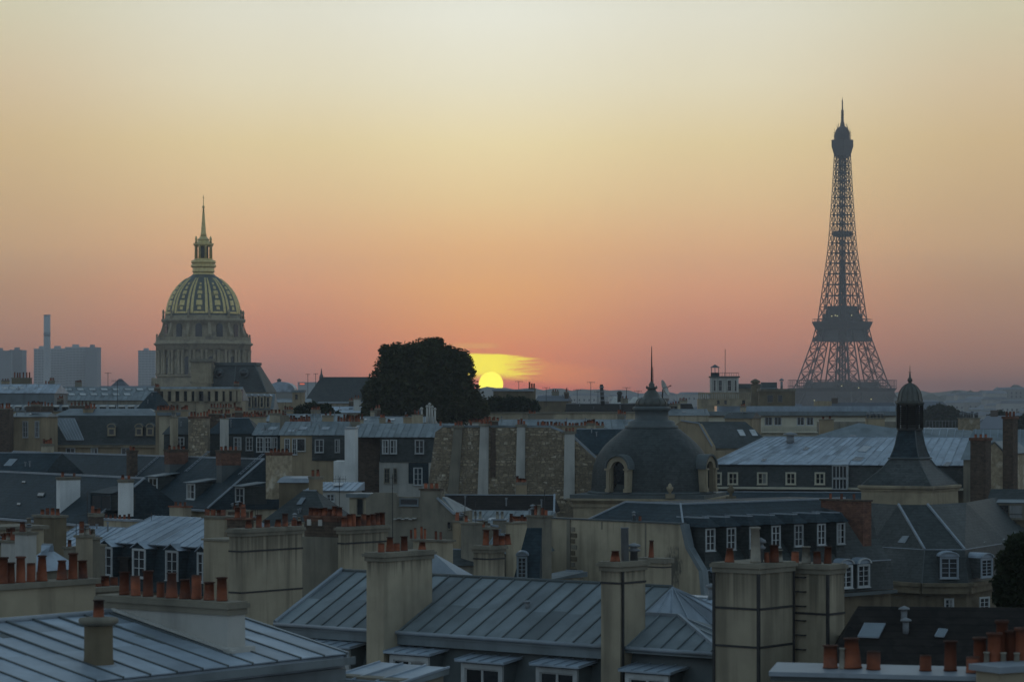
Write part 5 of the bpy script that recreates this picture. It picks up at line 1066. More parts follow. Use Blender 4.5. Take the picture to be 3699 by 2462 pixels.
# ================================================================ generic house used for the middle and far rows
def house(label, px0, px1, pye, pyr, Y, ang=0., wm='plaster', rm='zinc_old', depth=9., kind='gable', name=None, npan=0, hip=1.2, cat='building', seam=.05, group=None, ov=.25, over_mat=None):
    fr = Fr(px0, Y, ang); u1 = fr.u(px1); ze = fr.z(pye); vr = depth/2 if kind != 'shed' else depth
    zr = fr.z(pyr, u1/2, vr)
    t = bld(name or {'zinc': 'zinc_roofed_house', 'zinc_old': 'zinc_roofed_house', 'slate': 'slate_roofed_house', 'slate_blue': 'slate_roofed_house', 'tile_dark': 'tiled_house'}.get(rm, 'house'), label, fr, 0, u1, 0, depth, ze, wm, cat, group)
    if kind == 'flat':
        r = part('roof', MB().fbox(fr, -ov, u1+ov, -ov, depth+ov, ze+.001, max(ze+.2, zr)), M[rm], t); return t, fr, u1, ze, zr, r
    h = hip if kind in ('hip', 'mansard') else 0.
    if kind == 'shed': r = frustum(t, fr, (-ov, u1+ov, -ov, depth+ov), ze+.001, (-ov, u1+ov, depth, depth+ov), zr, rm)
    else: r = frustum(t, fr, (-ov, u1+ov, -ov, depth+ov), ze+.001, (h, u1-h, vr-.1, vr+.1), zr, rm)
    if npan: panels(r, fr.p(-ov, -ov, ze+.02), fr.p(u1+ov, -ov, ze+.02), fr.p(u1-h, vr-.1, zr+.02), fr.p(h, vr-.1, zr+.02), npan, over_mat or rm, seam)
    flash(r, [fr.p(h, vr, zr+.03), fr.p(u1-h, vr, zr+.03)], .08)
    if Y < 620 and u1 > 3:                       # vent pipes, small chimneys, patched sheets
        q_ = random.Random(int(px0*7+Y)); ln_ = u1-2*h-1.
        for k in range(int(min(5, 1+u1/4))):
            f1 = q_.uniform(.25, .85); uu_ = h+.5+q_.random()*max(ln_, .1); vv_ = vr*f1; z_ = ze+(zr-ze)*f1; hh = q_.uniform(.35, .8)
            part('vent_pipe', MB().bar(fr.p(uu_, vv_, z_-.1), fr.p(uu_, vv_, z_+hh), .07, 6).bar(fr.p(uu_, vv_, z_+hh), fr.p(uu_, vv_, z_+hh+.12), .12, 6), M['pipe'], t)
        if kind != 'shed':
            for k in range(1 if u1 < 10 else 2):
                uu_ = h+.4+q_.random()*max(ln_-1.2, .1); stack(t, fr, uu_, uu_+q_.uniform(.7, 1.6), vr+.1, vr+.75, ze, zr+q_.uniform(.5, 1.2), q_.choice(('plaster', 'plaster_grey', 'brick_dark', 'plaster_warm')), .07, .1, pots=[('n', q_.randint(2, 5), .3, .6)])
        if rm in ('zinc', 'zinc_old') and kind != 'hip':
            for k in range(2):
                f1 = q_.uniform(.2, .6); uu_ = h+.3+q_.random()*max(ln_-1., .1); v0_, v1_ = vr*f1, vr*(f1+.16); skylight(r, [fr.p(uu_, v0_, ze+(zr-ze)*f1+.06), fr.p(uu_+.75, v0_, ze+(zr-ze)*f1+.06), fr.p(uu_+.75, v1_, ze+(zr-ze)*(f1+.16)+.06), fr.p(uu_, v1_, ze+(zr-ze)*(f1+.16)+.06)], m=q_.choice(('skyglass', 'glass', 'skyglass')))
    return t, fr, u1, ze, zr, r
def wins(t, fr, pxs, py0, py1, v=0., cols=2, rows=3, m='white', w=None, cas=.08, deep=.12):
    for q in pxs:
        a, b = (q if isinstance(q, tuple) else (q-w/2, q+w/2)); window(t, fr, fr.u(a, v), fr.u(b, v), v-.003, fr.z(py1, fr.u(a, v), v), fr.z(py0, fr.u(a, v), v), cols, rows, cas, m, deep)
# ================================================================ chimney walls behind the main zinc roof
fh = Fr(873, 113, GA)
bw = thing('chimney_wall', 'huge beige chimney wall with two iron bands left of the main zinc roof', 'chimney', fh.p(0, 2, 0))
vE = fh.v(1092, 0); zc = fh.z(1924)
stack(bw, fh, -.75, 0, 0, vE, 12, zc, 'plaster', .12, .17, bands=[fh.z(1991), fh.z(2140)], pots=[(898, 1876), (935, 1857), (965, 1876), (1004, 1874), (1030, 1853), (1063, 1876), (1080, 1880)], label='right hand face of the huge chimney wall')
lo_ = part('lower_wall', MB().fbox(fh, fh.u(735, .35), -.752, .35, vE, 12, fh.z(1958)), M['plaster'], bw)
part('coping', MB().fbox(fh, fh.u(735, .35)-.08, -.753, .27, vE+.05, fh.z(1958)+.001, fh.z(1951)), M['plaster_grey'], lo_)
f_ = Fr(737, 128, GA); u_ = f_.u(810)
cb = bld('chimney_block', 'small beige chimney block behind the huge chimney wall, left end', f_, 0, u_, 0, 1.2, f_.z(1870), 'plaster', 'chimney'); part('cap', MB().fbox(f_, -.1, u_+.1, -.1, 1.3, f_.z(1870)+.001, f_.z(1862)), M['plaster_grey'], cb)
for px, py in ((748, 1845), (770, 1838), (792, 1846), (806, 1842)): uq = f_.u(px, .6); put_pot(cb, f_.p(uq, .6, f_.z(1862)), max(.3, f_.z(py, uq, .6)-f_.z(1862)))
f_ = Fr(820, 126, GA); u_ = f_.u(864)
cb = bld('brick_chimney', 'dark brick chimney wedged beside the huge chimney wall', f_, 0, u_, 0, 1.0, f_.z(1876), 'brick_dark', 'chimney'); part('cap', MB().fbox(f_, -.06, u_+.06, -.06, 1.06, f_.z(1876)+.001, f_.z(1870)), M['brick'], cb)
for i in range(2): put_pot(cb, f_.p(u_*(i+.5)/2, .5, f_.z(1870)), .5)
f_ = Fr(1090, 122, GA); u_ = f_.u(1228)
md = bld('chimney_wall', 'grey recessed chimney wall with dark brick top between the two beige stacks', f_, 0, u_, 0, .8, f_.z(1936), 'plaster_grey', 'chimney')
stack(md, f_, .1, u_-.25, .1, .7, f_.z(1936)+.001, f_.z(1868), 'brick_dark', .06, .1, pots=[('n', 7, .28, .5)], capm='brick')
for px in (1118, 1158): uq = f_.u(px, .1); part('pale_patch', MB().fbox(f_, uq-.12, uq+.12, .06, .098, f_.z(1896), f_.z(1874)), M['plaster_light'], md)
f_ = Fr(1245, 119, GA); vE = f_.v(1402, 0); zc = f_.z(1915)
sb_ = thing('chimney_wall', 'beige chimney stack with a tight row of dark red pots left of the centre', 'chimney', f_.p(0, 1, 0))
stack(sb_, f_, -.4, 0, 0, vE, 12, zc, 'plaster', .14, .16, bands=[f_.z(1962)], pots=[('n', 9, .42, .58)])
f_ = Fr(1712, 128, GA); vE = f_.v(1868, .0); zc = f_.z(1982)
sc_ = thing('chimney_wall', 'beige chimney stack with four tall orange pots right of the centre', 'chimney', f_.p(0, 1, 0))
st = stack(sc_, f_, -.02, .95, 0, 1.2, 12, zc, 'plaster', .14, .18, bands=[f_.z(2016)])
for px, py, vv in ((1755, 1912, .5), (1792, 1911, .6), (1818, 1936, .6), (1846, 1932, .6)): uq = f_.u(px, vv); put_pot(st, f_.p(min(uq, .85), vv if uq < .85 else vv+(uq-.85), zc+.18), max(.35, f_.z(py, uq, vv)-zc-.18), 'taper' if px == 1846 else 'straight', 1.15)
f_ = Fr(1492, 150, GA); u_ = f_.u(1612)
sd_ = bld('chimney_wall', 'low pale chimney wall with tiny pots behind the broad central chimney', f_, 0, u_, 0, .6, f_.z(1952), 'plaster', 'chimney'); part('cap', MB().fbox(f_, -.12, u_+.12, -.12, .72, f_.z(1952)+.001, f_.z(1945)), M['plaster_grey'], sd_)
for px, py in ((1485, 1912), (1500, 1905), (1523, 1900), (1535, 1908), (1575, 1917), (1592, 1920)): uq = f_.u(px, .3); put_pot(sd_, f_.p(uq, .3, f_.z(1945)), max(.3, f_.z(py, uq, .3)-f_.z(1945)), 'plain', .6)
# pale zinc slope glimpsed behind the main roof, and slate roof with arched dormer
f_ = Fr(1545, 122, -20); t = thing('zinc_roofed_house', 'pale zinc slope lit by the sky behind the main roof ridge', 'building', f_.p(.8, 1, 0)); zA, zB_ = f_.z(2095), f_.z(2000); u_ = f_.u(1690)
part('wall', MB().fbox(f_, 0, u_, .05, 2, 0, zA-.1), M['plaster_grey'], t)
r_ = part('roof', MB().add([f_.p(-.1, -.1, zA-.09), f_.p(u_, -.1, zA-.09), f_.p(u_, 2., zA-.09), f_.p(-.1, 2., zA-.09), f_.p(-.1, 1., zB_)], [(0, 1, 4), (1, 2, 4), (2, 3, 4), (3, 0, 4), (0, 3, 2, 1)]), M['zinc_trim'], t)
f_ = Fr(1856, 165, -4); zA, zB_ = f_.z(2110), f_.z(1908)
t = thing('slate_roofed_house', 'bluish slate roof with small arched dormer left of the blank gable', 'building', f_.p(1, 1, 0)); u_ = f_.u(1948)
part('wall', MB().fbox(f_, 0, u_, 0, 3, 0, zA), M['plaster'], t); frustum(t, f_, (-.1, u_, -.1, 3), zA+.001, (.75, u_+.1, 1.2, 1.4), zB_, 'slate_blue')
dormer(t, f_, f_.u(1866), f_.u(1906), -.1, f_.z(2090), f_.z(2005), 1.6, 'arch', 'slate_blue', 'zinc_old', 'zinc', .06, .1, 2, 5, rise=.3)
t, fr, u1, ze, zr, r = house('small beige plaster house with lean-to at the foot of the blank gable', 1915, 1975, 2090, 2062, 176, GA, 'plaster', 'zinc_old', 4, 'shed')
# ================================================================ dormered zinc building at the left
f9 = Fr(358, 195, -44); zE9 = f9.z(1958)
t9 = thing('zinc_roofed_building', 'building with pale zinc roof and four little gabled white dormers at the left', 'building', f9.p(5, 3, 0)); u9 = f9.u(738)
part('wall', MB().fbox(f9, -.2, u9, 1.0, 9, 0, zE9-3.4), M['plaster'], t9)
part('mansard_slope', MB().hexa([f9.p(-.3, .2, zE9-3.4), f9.p(u9, .2, zE9-3.4), f9.p(u9, 9, zE9-3.4), f9.p(-.3, 9, zE9-3.4), f9.p(-.3, .8, zE9-.05), f9.p(u9, .8, zE9-.05), f9.p(u9, 9, zE9-.05), f9.p(-.3, 9, zE9-.05)]), M['slate_blue'], t9)
zr9 = f9.z(1872, f9.u(600), 4.); r9 = frustum(t9, f9, (-.35, u9, .3, 9), zE9-.049, (1.5, u9, 4., 5.), zr9, 'zinc')
panels(r9, f9.p(-.35, .25, zE9), f9.p(u9, .25, zE9), f9.p(u9, 4., zr9+.02), f9.p(1.5, 4., zr9+.02), 11, 'zinc', .05, cross=(.75,))
for a, b in ((362, 408), (480, 528), (600, 646), (714, 752)):
    ua, ub_ = f9.u(a, -.2), f9.u(b, -.2); zt_ = f9.z(1968+(a-362)*.06, ua, -.2)
    dormer(t9, f9, ua, ub_, -.2, zt_-2.25, zt_-.02, 2.4, 'gable', 'slate_blue', 'white', 'zinc', .12, .12, 2, 3, rise=.42)
part('small_vent_box', MB().fbox(f9, f9.u(436), f9.u(466), -.1, .5, f9.z(2062), f9.z(2012)).fbox(f9, f9.u(430), f9.u(474), -.2, .6, f9.z(2011), f9.z(2004)), M['tile_dark'], t9)
f_ = Fr(355, 212, -44); u_ = f_.u(480)
cb = bld('chimney_wall', 'beige chimney wall with pale coping behind the little gabled dormers', f_, 0, u_, 0, .8, f_.z(1877), 'plaster', 'chimney'); part('cap', MB().fbox(f_, -.1, u_+.1, -.1, .9, f_.z(1877)+.001, f_.z(1870)), M['zinc_trim'], cb)
for i in range(6): put_pot(cb, f_.p(.5+i*.6, .4, f_.z(1870)), rnd.uniform(.3, .5), None, .8)
f_ = Fr(612, 205, -44); u_ = f_.u(662)
cb = bld('small_chimney', 'small beige chimney with red top on the gabled dormer roof', f_, 0, u_, 0, .8, f_.z(1830), 'plaster', 'chimney'); part('cap', MB().fbox(f_, -.08, u_+.08, -.08, .88, f_.z(1830)+.001, f_.z(1825)), M['terracotta'], cb)
for i in range(3): put_pot(cb, f_.p(u_*(i+.5)/3, .4, f_.z(1825)), .3, 'plain', .8)
antenna('thin antenna mast at the left of the gabled dormer roof', 547, 1850, 196, zr9-1.6, 5, .5); antenna('antenna mast in the middle of the gabled dormer roof', 618, 1868, 196, zr9-1.8, 4, .4); antenna('short antenna mast at the right of the gabled dormer roof', 664, 1872, 197, zr9-1.8, 3, .3)
t, fr, u1, ze, zr, r = house('pale zinc roof at the far left beside the gabled dormers', 165, 350, 1978, 1904, 202, -44, 'plaster_grey', 'zinc', 6.5, 'gable', npan=9)
for a, b in ((228, 262), (300, 338)): dormer(t, fr, fr.u(a, -.2), fr.u(b, -.2), -.2, ze-1.9, ze-.15, 1.6, 'flat', 'slate_blue', 'white', 'zinc', .1, .1, 2, 2, rise=.3)
t, fr, u1, ze, zr, r = house('beige block with flat coping at the far left edge', -60, 158, 1915, 1908, 160, 40, 'plaster', 'plaster_grey', 3, 'flat', 'plaster_block')
t, fr, u1, ze, zr, r = house('steep little zinc roof poking up behind the row of pots at the left', 70, 140, 2060, 1968, 140, -30, 'plaster_grey', 'zinc', 3, 'hip', hip=1.)
f_ = Fr(122, 178, -44); u_ = f_.u(196); t = bld('chimney_block', 'sooty chimney with four pots beside the front slate roof', f_, 0, u_, 0, 1., f_.z(1866), 'stone_dark', 'chimney'); part('cap', MB().fbox(f_, -.1, u_+.1, -.1, 1.1, f_.z(1866)+.001, f_.z(1857)), M['plaster_grey'], t)
for i in range(4): put_pot(t, f_.p(u_*(i+.5)/4, .5, f_.z(1857)), rnd.uniform(.3, .55))
# ================================================================ two long slate roofs at the left (grid at -55 degrees)
f8 = Fr(340, 222, -55); z8 = f8.z(1892); m8 = .72
def slate_long(label, fr, ua, ub_, ze, m_, r_, mt='slate_blue', gname='slate_roofed_building'):
    t = thing(gname, label, 'building', fr.p((ua+ub_)/2, r_, 0)); zr = ze+m_*r_
    part('wall', MB().fbox(fr, ua+.2, ub_-.2, .3, 2*r_-.3, 0, ze-.2), M['plaster'], t)
    r = part('roof', MB().add([fr.p(ua, 0, ze-.2), fr.p(ub_, 0, ze-.2), fr.p(ub_, 2*r_, ze-.2), fr.p(ua, 2*r_, ze-.2), fr.p(ua, 0, ze), fr.p(ub_, 0, ze), fr.p(ub_, r_, zr), fr.p(ua, r_, zr), fr.p(ub_, 2*r_, ze), fr.p(ua, 2*r_, ze)],
       [(0, 3, 2, 1), (0, 1, 5, 4), (4, 5, 6, 7), (7, 6, 8, 9), (3, 9, 8, 2), (1, 2, 8, 6, 5), (0, 4, 7, 9, 3)]), M[mt], t)
    flash(r, [fr.p(ua, r_, zr+.04), fr.p(ub_, r_, zr+.04)], .12); part('gutter', MB().fbox(fr, ua, ub_, -.45, -.01, ze-.26, ze-.08), M['zinc_trim'], t); flash(r, [fr.p(ub_, 0, ze+.06), fr.p(ub_, r_, zr+.06)], .1); flash(r, [fr.p(ua, 0, ze+.06), fr.p(ua, r_, zr+.06)], .16)
    return t, r, zr
r8 = 5.2; t8, ro8, zr8 = slate_long('long dark slate roof with two white chimneys at the far left', f8, -32, hit(f8, 500, 1728, z8+m8*r8)[0], z8, m8, r8)
def slope_stack(t, fr, ze, m_, px0, px1, pyt, pyb, w, mt, pots=3, base=None, capm='plaster_grey', label=None):
    """stack whose long face runs up the slope: px0..px1 is that face in the photo, pyb where its lower corner meets the slates"""
    u_, v_ = hit(fr, px0, pyb, ze, m_); v2 = fr.v(px1, u_)
    zt_ = fr.z(pyt, u_, v_); zb_ = ze+m_*v_-.3
    if base:
        zm = fr.z(base[0], u_, v_); part('stack_base', MB().fbox(fr, u_-w+.04, u_-.04, v_+.04, v2-.04, zb_, zm), M[base[1]], t); zb_ = zm+.001
    return stack(t, fr, u_-w, u_, v_, v2, zb_, zt_, mt, .08, .12, pots=[('n', pots, .3, .5)] if pots else (), capm=capm, label=label)
slope_stack(t8, f8, z8, m8, 217, 290, 1727, 1852, .75, 'limewash', 2, label='white chimney, the left of the pair'); slope_stack(t8, f8, z8, m8, 436, 482, 1736, 1852, .5, 'limewash', 2, label='white chimney, the right of the pair')
def on8(px, py, dz_=.04): u_, v_ = hit(f8, px, py, z8, m8); return f8.p(u_, v_, z8+m8*v_+dz_)
for q in (((135, 1793), (158, 1794), (163, 1782), (140, 1781)), ((62, 1825), (74, 1826), (76, 1819), (64, 1818)), ((80, 1745), (92, 1746), (94, 1740), (82, 1739))): skylight(ro8, [on8(*p) for p in q], m='glass', fm='lead')
dormer(t8, f8, f8.u(345, 2.), f8.u(420, 2.), 1.6, z8+1.1, z8+2.5, 2.2, 'flat', 'slate', 'slate_blue', 'slate_blue', .1, .1, 2, 1, rise=.5)
f7 = Fr(620, 250, -55); z7 = f7.z(1828); r7 = 6.0; m7 = .75
uL7 = hit(f7, 132, 1630, z7+m7*r7)[0]; uR7 = hit(f7, 1010, 1658, z7+m7*r7)[0]
t7, ro7, zr7 = slate_long('long blue slate roof with brick chimneys and three small dormers behind the white chimneys', f7, uL7, uR7, z7, m7, r7)
slope_stack(t7, f7, z7, m7, 612, 680, 1627, 1722, 1.1, 'brick', 4, (1676, 'lead'), 'brick_dark', 'red brick chimney, left one'); slope_stack(t7, f7, z7, m7, 800, 870, 1630, 1745, 1.1, 'brick', 4, (1680, 'lead'), 'brick_dark', 'red brick chimney, right one')
slope_stack(t7, f7, z7, m7, 470, 497, 1630, 1735, .8, 'brick_dark', 2, None, 'brick_dark'); slope_stack(t7, f7, z7, m7, 984, 1055, 1638, 1790, 1.2, 'rubble', 5, None, 'brick', 'rubble stone chimney at the right end of the blue slate roof')
for a, b, py in ((538, 570, 1776), (676, 706, 1800), (852, 884, 1815)):
    u_, v_ = hit(f7, a, py, z7, m7); u2 = f7.u(b, v_); zz_ = z7+m7*v_
    dormer(t7, f7, u_, max(u2, u_+1.), v_, zz_-.1, zz_+1.5, 2.3, 'flat', 'slate', 'white', 'zinc_old', .22, .1, 2, 2, rise=.35)
for px, py in ((525, 1690), (710, 1670), (905, 1680)):      # roof ladders
    u_, v_ = hit(f7, px, py, z7, m7); lad = MB()
    for k in range(9):
        vv = v_-1.1+k*.3; a_ = f7.p(u_-.22, vv, z7+m7*vv+.08); b_ = f7.p(u_+.22, vv, z7+m7*vv+.08); lad.bar(a_, b_, .035)
    for sg2 in (-.22, .22): lad.bar(f7.p(u_+sg2, v_-1.2, z7+m7*(v_-1.2)+.07), f7.p(u_+sg2, v_+1.4, z7+m7*(v_+1.4)+.07), .03)
    part('roof_ladder', lad, M['zinc_trim'], ro7)
t, fr, u1, ze, zr, r = house('dark slate roof with one pale skylight at the far left edge', -80, 150, 1716, 1636, 262, -20, 'plaster', 'slate_blue', 8, 'gable')
skylight(r, [fr.p(fr.u(22, 2.), 1.6, ze+(zr-ze)*.42), fr.p(fr.u(48, 2.), 1.6, ze+(zr-ze)*.42), fr.p(fr.u(48, 2.), 2.8, ze+(zr-ze)*.72), fr.p(fr.u(22, 2.), 2.8, ze+(zr-ze)*.72)])
# pyramid roof and flat canopy at the right end
t, fr, u1, ze, zr, r = house('dark hipped slate roof with a tiny bright skylight left of the small plaster house', 935, 1195, 1900, 1772, 215, -20, 'plaster_grey', 'slate', 6., 'hip', hip=2.6)
skylight(r, [fr.p(fr.u(1080, 2), 1.6, ze+(zr-ze)*.62), fr.p(fr.u(1096, 2), 1.6, ze+(zr-ze)*.62), fr.p(fr.u(1100, 2), 2.2, ze+(zr-ze)*.8), fr.p(fr.u(1086, 2), 2.2, ze+(zr-ze)*.8)])
f_ = Fr(1008, 235, -8); u_ = f_.u(1118)
t = bld('water_tank_housing', 'dark box with bright zinc lid between slate roofs and small plaster house', f_, 0, u_, 0, 1.8, f_.z(1742), 'stone_dark', 'roof box'); part('lid', MB().hexa([f_.p(-.2, -.2, f_.z(1742)+.001), f_.p(u_+.2, -.2, f_.z(1742)+.001), f_.p(u_+.2, 2., f_.z(1742)+.001), f_.p(-.2, 2., f_.z(1742)+.001), f_.p(.1, 0, f_.z(1726)), f_.p(u_-.1, 0, f_.z(1726)), f_.p(u_-.1, 1.8, f_.z(1720)), f_.p(.1, 1.8, f_.z(1720))]), M['zinc_trim'], t)
# small plaster house
f_ = Fr(1115, 232, -10); u_ = f_.u(1278); zE_, zB_ = f_.z(1772), f_.z(1742, 0, 3)
t = bld('plaster_house', 'small pale plaster house with lean-to zinc roof, skylight and one window', f_, 0, u_, 0, 3, zE_, 'plaster_light')
rr3 = frustum(t, f_, (-.25, u_+.25, -.3, 3.1), zE_+.001, (.3, u_+.25, 3., 3.1), zB_, 'zinc'); panels(rr3, f_.p(-.25, -.3, zE_+.02), f_.p(u_+.25, -.3, zE_+.02), f_.p(u_+.25, 3., zB_+.02), f_.p(.3, 3., zB_+.02), 8, 'zinc', .04)
skylight(rr3, [f_.p(1.9, 1., zE_+.4), f_.p(2.75, 1., zE_+.4), f_.p(2.75, 2., zE_+.62), f_.p(1.9, 2., zE_+.62)]); wins(t, f_, [(1182, 1207)], 1785, 1808, 0., 2, 2, 'white')
t, fr, u1, ze, zr, r = house('beige wing with dark doorway right of the small plaster house', 1262, 1330, 1795, 1780, 226, -10, 'plaster', 'zinc_old', 3, 'flat'); window(t, fr, fr.u(1290), fr.u(1312), -.003, fr.z(1800)-1.4, fr.z(1800), 1, 1, .05, 'plaster_grey', lit='glass')
# ================================================================ grey walls and roofs in the dip at the centre
f_ = Fr(1325, 192, -12); U = lambda px: f_.u(px); zz = f_.z
t = thing('plaster_house', 'grey plastered house with stepped gable and dark top opening at the centre', 'building', f_.p(3, 3, 0))
pts = [(U(1322), 0), (U(1322), zz(1800)), (U(1350), zz(1778)), (U(1428), zz(1778)), (U(1436), zz(1792)), (U(1518), zz(1792)), (U(1518), zz(1768)), (U(1592), zz(1768)), (U(1592), zz(1800)), (U(1640), zz(1850)), (U(1650), zz(1900)), (U(1650), 0)]
part('gable_wall', MB().prism([f_.p(a, 0, b) for a, b in pts], (f_.V[0]*.5, f_.V[1]*.5, 0)), M['plaster_grey'], t)
part('wall', MB().fbox(f_, U(1325), U(1640), .51, 6, 0, zz(1850)), M['plaster_grey'], t)
part('roof', MB().hexa([f_.p(U(1325), .5, zz(1849)), f_.p(U(1640), .5, zz(1849)), f_.p(U(1640), 6, zz(1849)), f_.p(U(1325), 6, zz(1849)), f_.p(U(1340), 2, zz(1796)), f_.p(U(1580), 2, zz(1796)), f_.p(U(1580), 3, zz(1796)), f_.p(U(1340), 3, zz(1796))]), M['zinc_old'], t)
window(t, f_, U(1446), U(1510), -.003, zz(1822), zz(1800), 1, 1, .05, 'zinc_old', lit='glass'); window(t, f_, U(1618), U(1628), -.003, zz(1905), zz(1882), 1, 1, .04, 'plaster_grey', lit='glass')
part('coping', MB().fbox(f_, U(1518)-.1, U(1592)+.1, -.1, .6, zz(1768)+.001, zz(1762)), M['brick_dark'], t); flash(t, [f_.p(U(1580), -.05, zz(1795)), f_.p(U(1642), -.05, zz(1852))], .12)
for px in (1535, 1556, 1575): put_pot(t, f_.p(U(px), .25, zz(1762)), .4, 'plain')
lm_ = MB()
for i in range(6): lm_.fbox(f_, U(1425)+i*.28, U(1425)+i*.28+.26, -.30, -.002, zz(1874)+(.06 if i % 2 else 0), zz(1870)+(.06 if i % 2 else 0))
part('torn_awning', lm_, M['plaster_light'], t)
f_ = Fr(1640, 190, -14); zz = f_.z; U = lambda px: f_.u(px)
t = thing('rubble_wall', 'rubble stone wall falling away right of the grey plastered house', 'wall', f_.p(1, .3, 0))
pts = [(U(1640), 0), (U(1640), zz(1852)), (U(1700), zz(1884)), (U(1800), zz(1900)), (U(1800), 0)]
RUB = t; part('wall', MB().prism([f_.p(a, .08, b) for a, b in pts], (f_.V[0]*.5, f_.V[1]*.5, 0)), M['mortar'], t); flash(t, [f_.p(U(1640), -.02, zz(1850)), f_.p(U(1700), -.02, zz(1882)), f_.p(U(1800), -.02, zz(1898))], .1)
def rubble_stones(t, fr, inside, u0, u1, z0, z1, v, w0, h0, seed, most=300, proud=.09):
    """rubble: every stone a block of its own; past the limit the smallest share one mesh"""
    r = random.Random(seed); st = []; z = z0
    while z < z1:
        h = h0*r.uniform(.7, 1.35); u = u0+r.uniform(-.3, 0)
        while u < u1:
            w = w0*r.uniform(.55, 1.6); cu, cz = u+w/2, z+h/2
            if inside(cu, cz) and inside(u+.05, cz) and inside(u+w-.05, cz): st.append((w*h, u, u+w, z, z+h))
            u += w
        z += h
    st.sort(reverse=True)
    def blk(mb, s):
        _, a, b, c, d = s; g = .018; e = proud*r.uniform(.35, 1.); j = lambda: r.uniform(-.06, .06)
        fp = [(a+g+j(), c+g+j()), (b-g+j(), c+g+j()), (b-g+j(), d-g+j()), (a+g+j(), d-g+j())]; k = .80
        ca, cc = (a+b)/2, (c+d)/2
        back = [fr.p(x, v+.12, y) for x, y in fp]; mid = [fr.p(ca+(x-ca)*k+j(), v-e, cc+(y-cc)*k+j()) for x, y in fp]
        mb.add(back+mid, [(4, 5, 6, 7), (0, 1, 5, 4), (1, 2, 6, 5), (2, 3, 7, 6), (3, 0, 4, 7)], False); return mb
    for s in st[:most]: part('stone', blk(MB(), s), M['rubble'], t)
    if st[most:]:
        mb = MB()
        for s in st[most:]: blk(mb, s)
        part('small_stones', mb, M['rubble'], t, kind='stuff')
def in_poly(pts):
    def f(u, z):
        c = False; n = len(pts); j = n-1
        for i in range(n):
            (xi, yi), (xj, yj) = pts[i], pts[j]
            if (yi > z) != (yj > z) and u < (xj-xi)*(z-yi)/(yj-yi)+xi: c = not c
            j = i
        return c
    return f
rubble_stones(RUB, f_, in_poly(pts), U(1640), U(1800), zz(2060), zz(1850), .08, .42, .26, 5, 200)
# black roof and zinc lean-tos
t, fr, u1, ze, zr, r = house('low building with flat black roof at the foot of the rubble party wall', 1592, 1992, 1852, 1788, 232, -6, 'plaster_grey', 'tile_dark', 6, 'gable'); flash(r, [fr.p(u1+.25, -.25, ze+.08), fr.p(u1, 3, zr+.08)], .12)
t, fr, u1, ze, zr, r = house('pale zinc lean-to between the black roof and the blank gable', 1640, 1960, 1905, 1846, 214, -10, 'plaster_grey', 'zinc_old', 5, 'shed', npan=12)
for px, lb in ((1700, 'small zinc box chimney on the lean-to, left of three'), (1780, 'small zinc box chimney on the lean-to, middle of three'), (1925, 'small white box chimney on the lean-to beside the blank gable')):
    q = Fr(px, 212, -10); w_ = 1.0; cb = bld('box_chimney', lb, q, 0, w_, 0, .8, q.z(1878), 'plaster_light' if px > 1900 else 'plaster_grey', 'chimney'); part('cap', MB().fbox(q, -.1, w_+.1, -.1, .9, q.z(1878)+.001, q.z(1873)), M['zinc_trim'], cb)
    for i in range(2): put_pot(cb, q.p(.3+.4*i, .4, q.z(1873)), .6, 'straight' if px > 1900 else 'pale', .9)
f_ = Fr(1960, 205, -48)
for i, px in enumerate((1968, 1985, 2002, 2025, 2042)): pass
t, fr, u1, ze, zr, r = house('grey house roof in the dip left of the tall orange pots', 1600, 1730, 2040, 1985, 178, -14, 'plaster_grey', 'slate', 5, 'gable')
t, fr, u1, ze, zr, r = house('dark lean-to roof below the rubble stone wall', 1760, 1930, 2000, 1930, 182, -14, 'plaster_grey', 'zinc_old', 5, 'gable', npan=6)
antenna('very tall thin antenna mast before the grey plastered house', 1418, 1715, 118, Z(2060, 118), 3, .2); antenna('antenna mast beside the small plaster house', 1226, 1722, 150, Z(1960, 150), 6, .35)
# ================================================================ rubble party wall with chimney flues
f6 = Fr(1560, 272, -4); U = lambda px: f6.u(px); zz = f6.z
t6 = thing('party_wall', 'tall rubble stone party wall with four pale chimney flues at the centre', 'wall', f6.p(7, .5, 0))
pts = [(U(1545), 0), (U(1545), zz(1760)), (U(1572), zz(1560)), (U(1600), zz(1540)), (U(1990), zz(1544)), (U(2060), zz(1572)), (U(2150), zz(1655)), (U(2150), 0)]
part('wall', MB().prism([f6.p(a, .1, b) for a, b in pts], (f6.V[0]*7, f6.V[1]*7, 0)), M['mortar'], t6)
rubble_stones(t6, f6, in_poly(pts), U(1545), U(2150), zz(1850), zz(1538), .1, .40, .235, 9, 300, proud=.07)
part('coping', MB().fbox(f6, U(1600), U(1990), -.02, .6, zz(1543)+.02, zz(1535)), M['zinc_old'], t6); flash(t6, [f6.p(U(1990), .2, zz(1540)), f6.p(U(2062), .2, zz(1568)), f6.p(U(2152), .2, zz(1650))], .16)
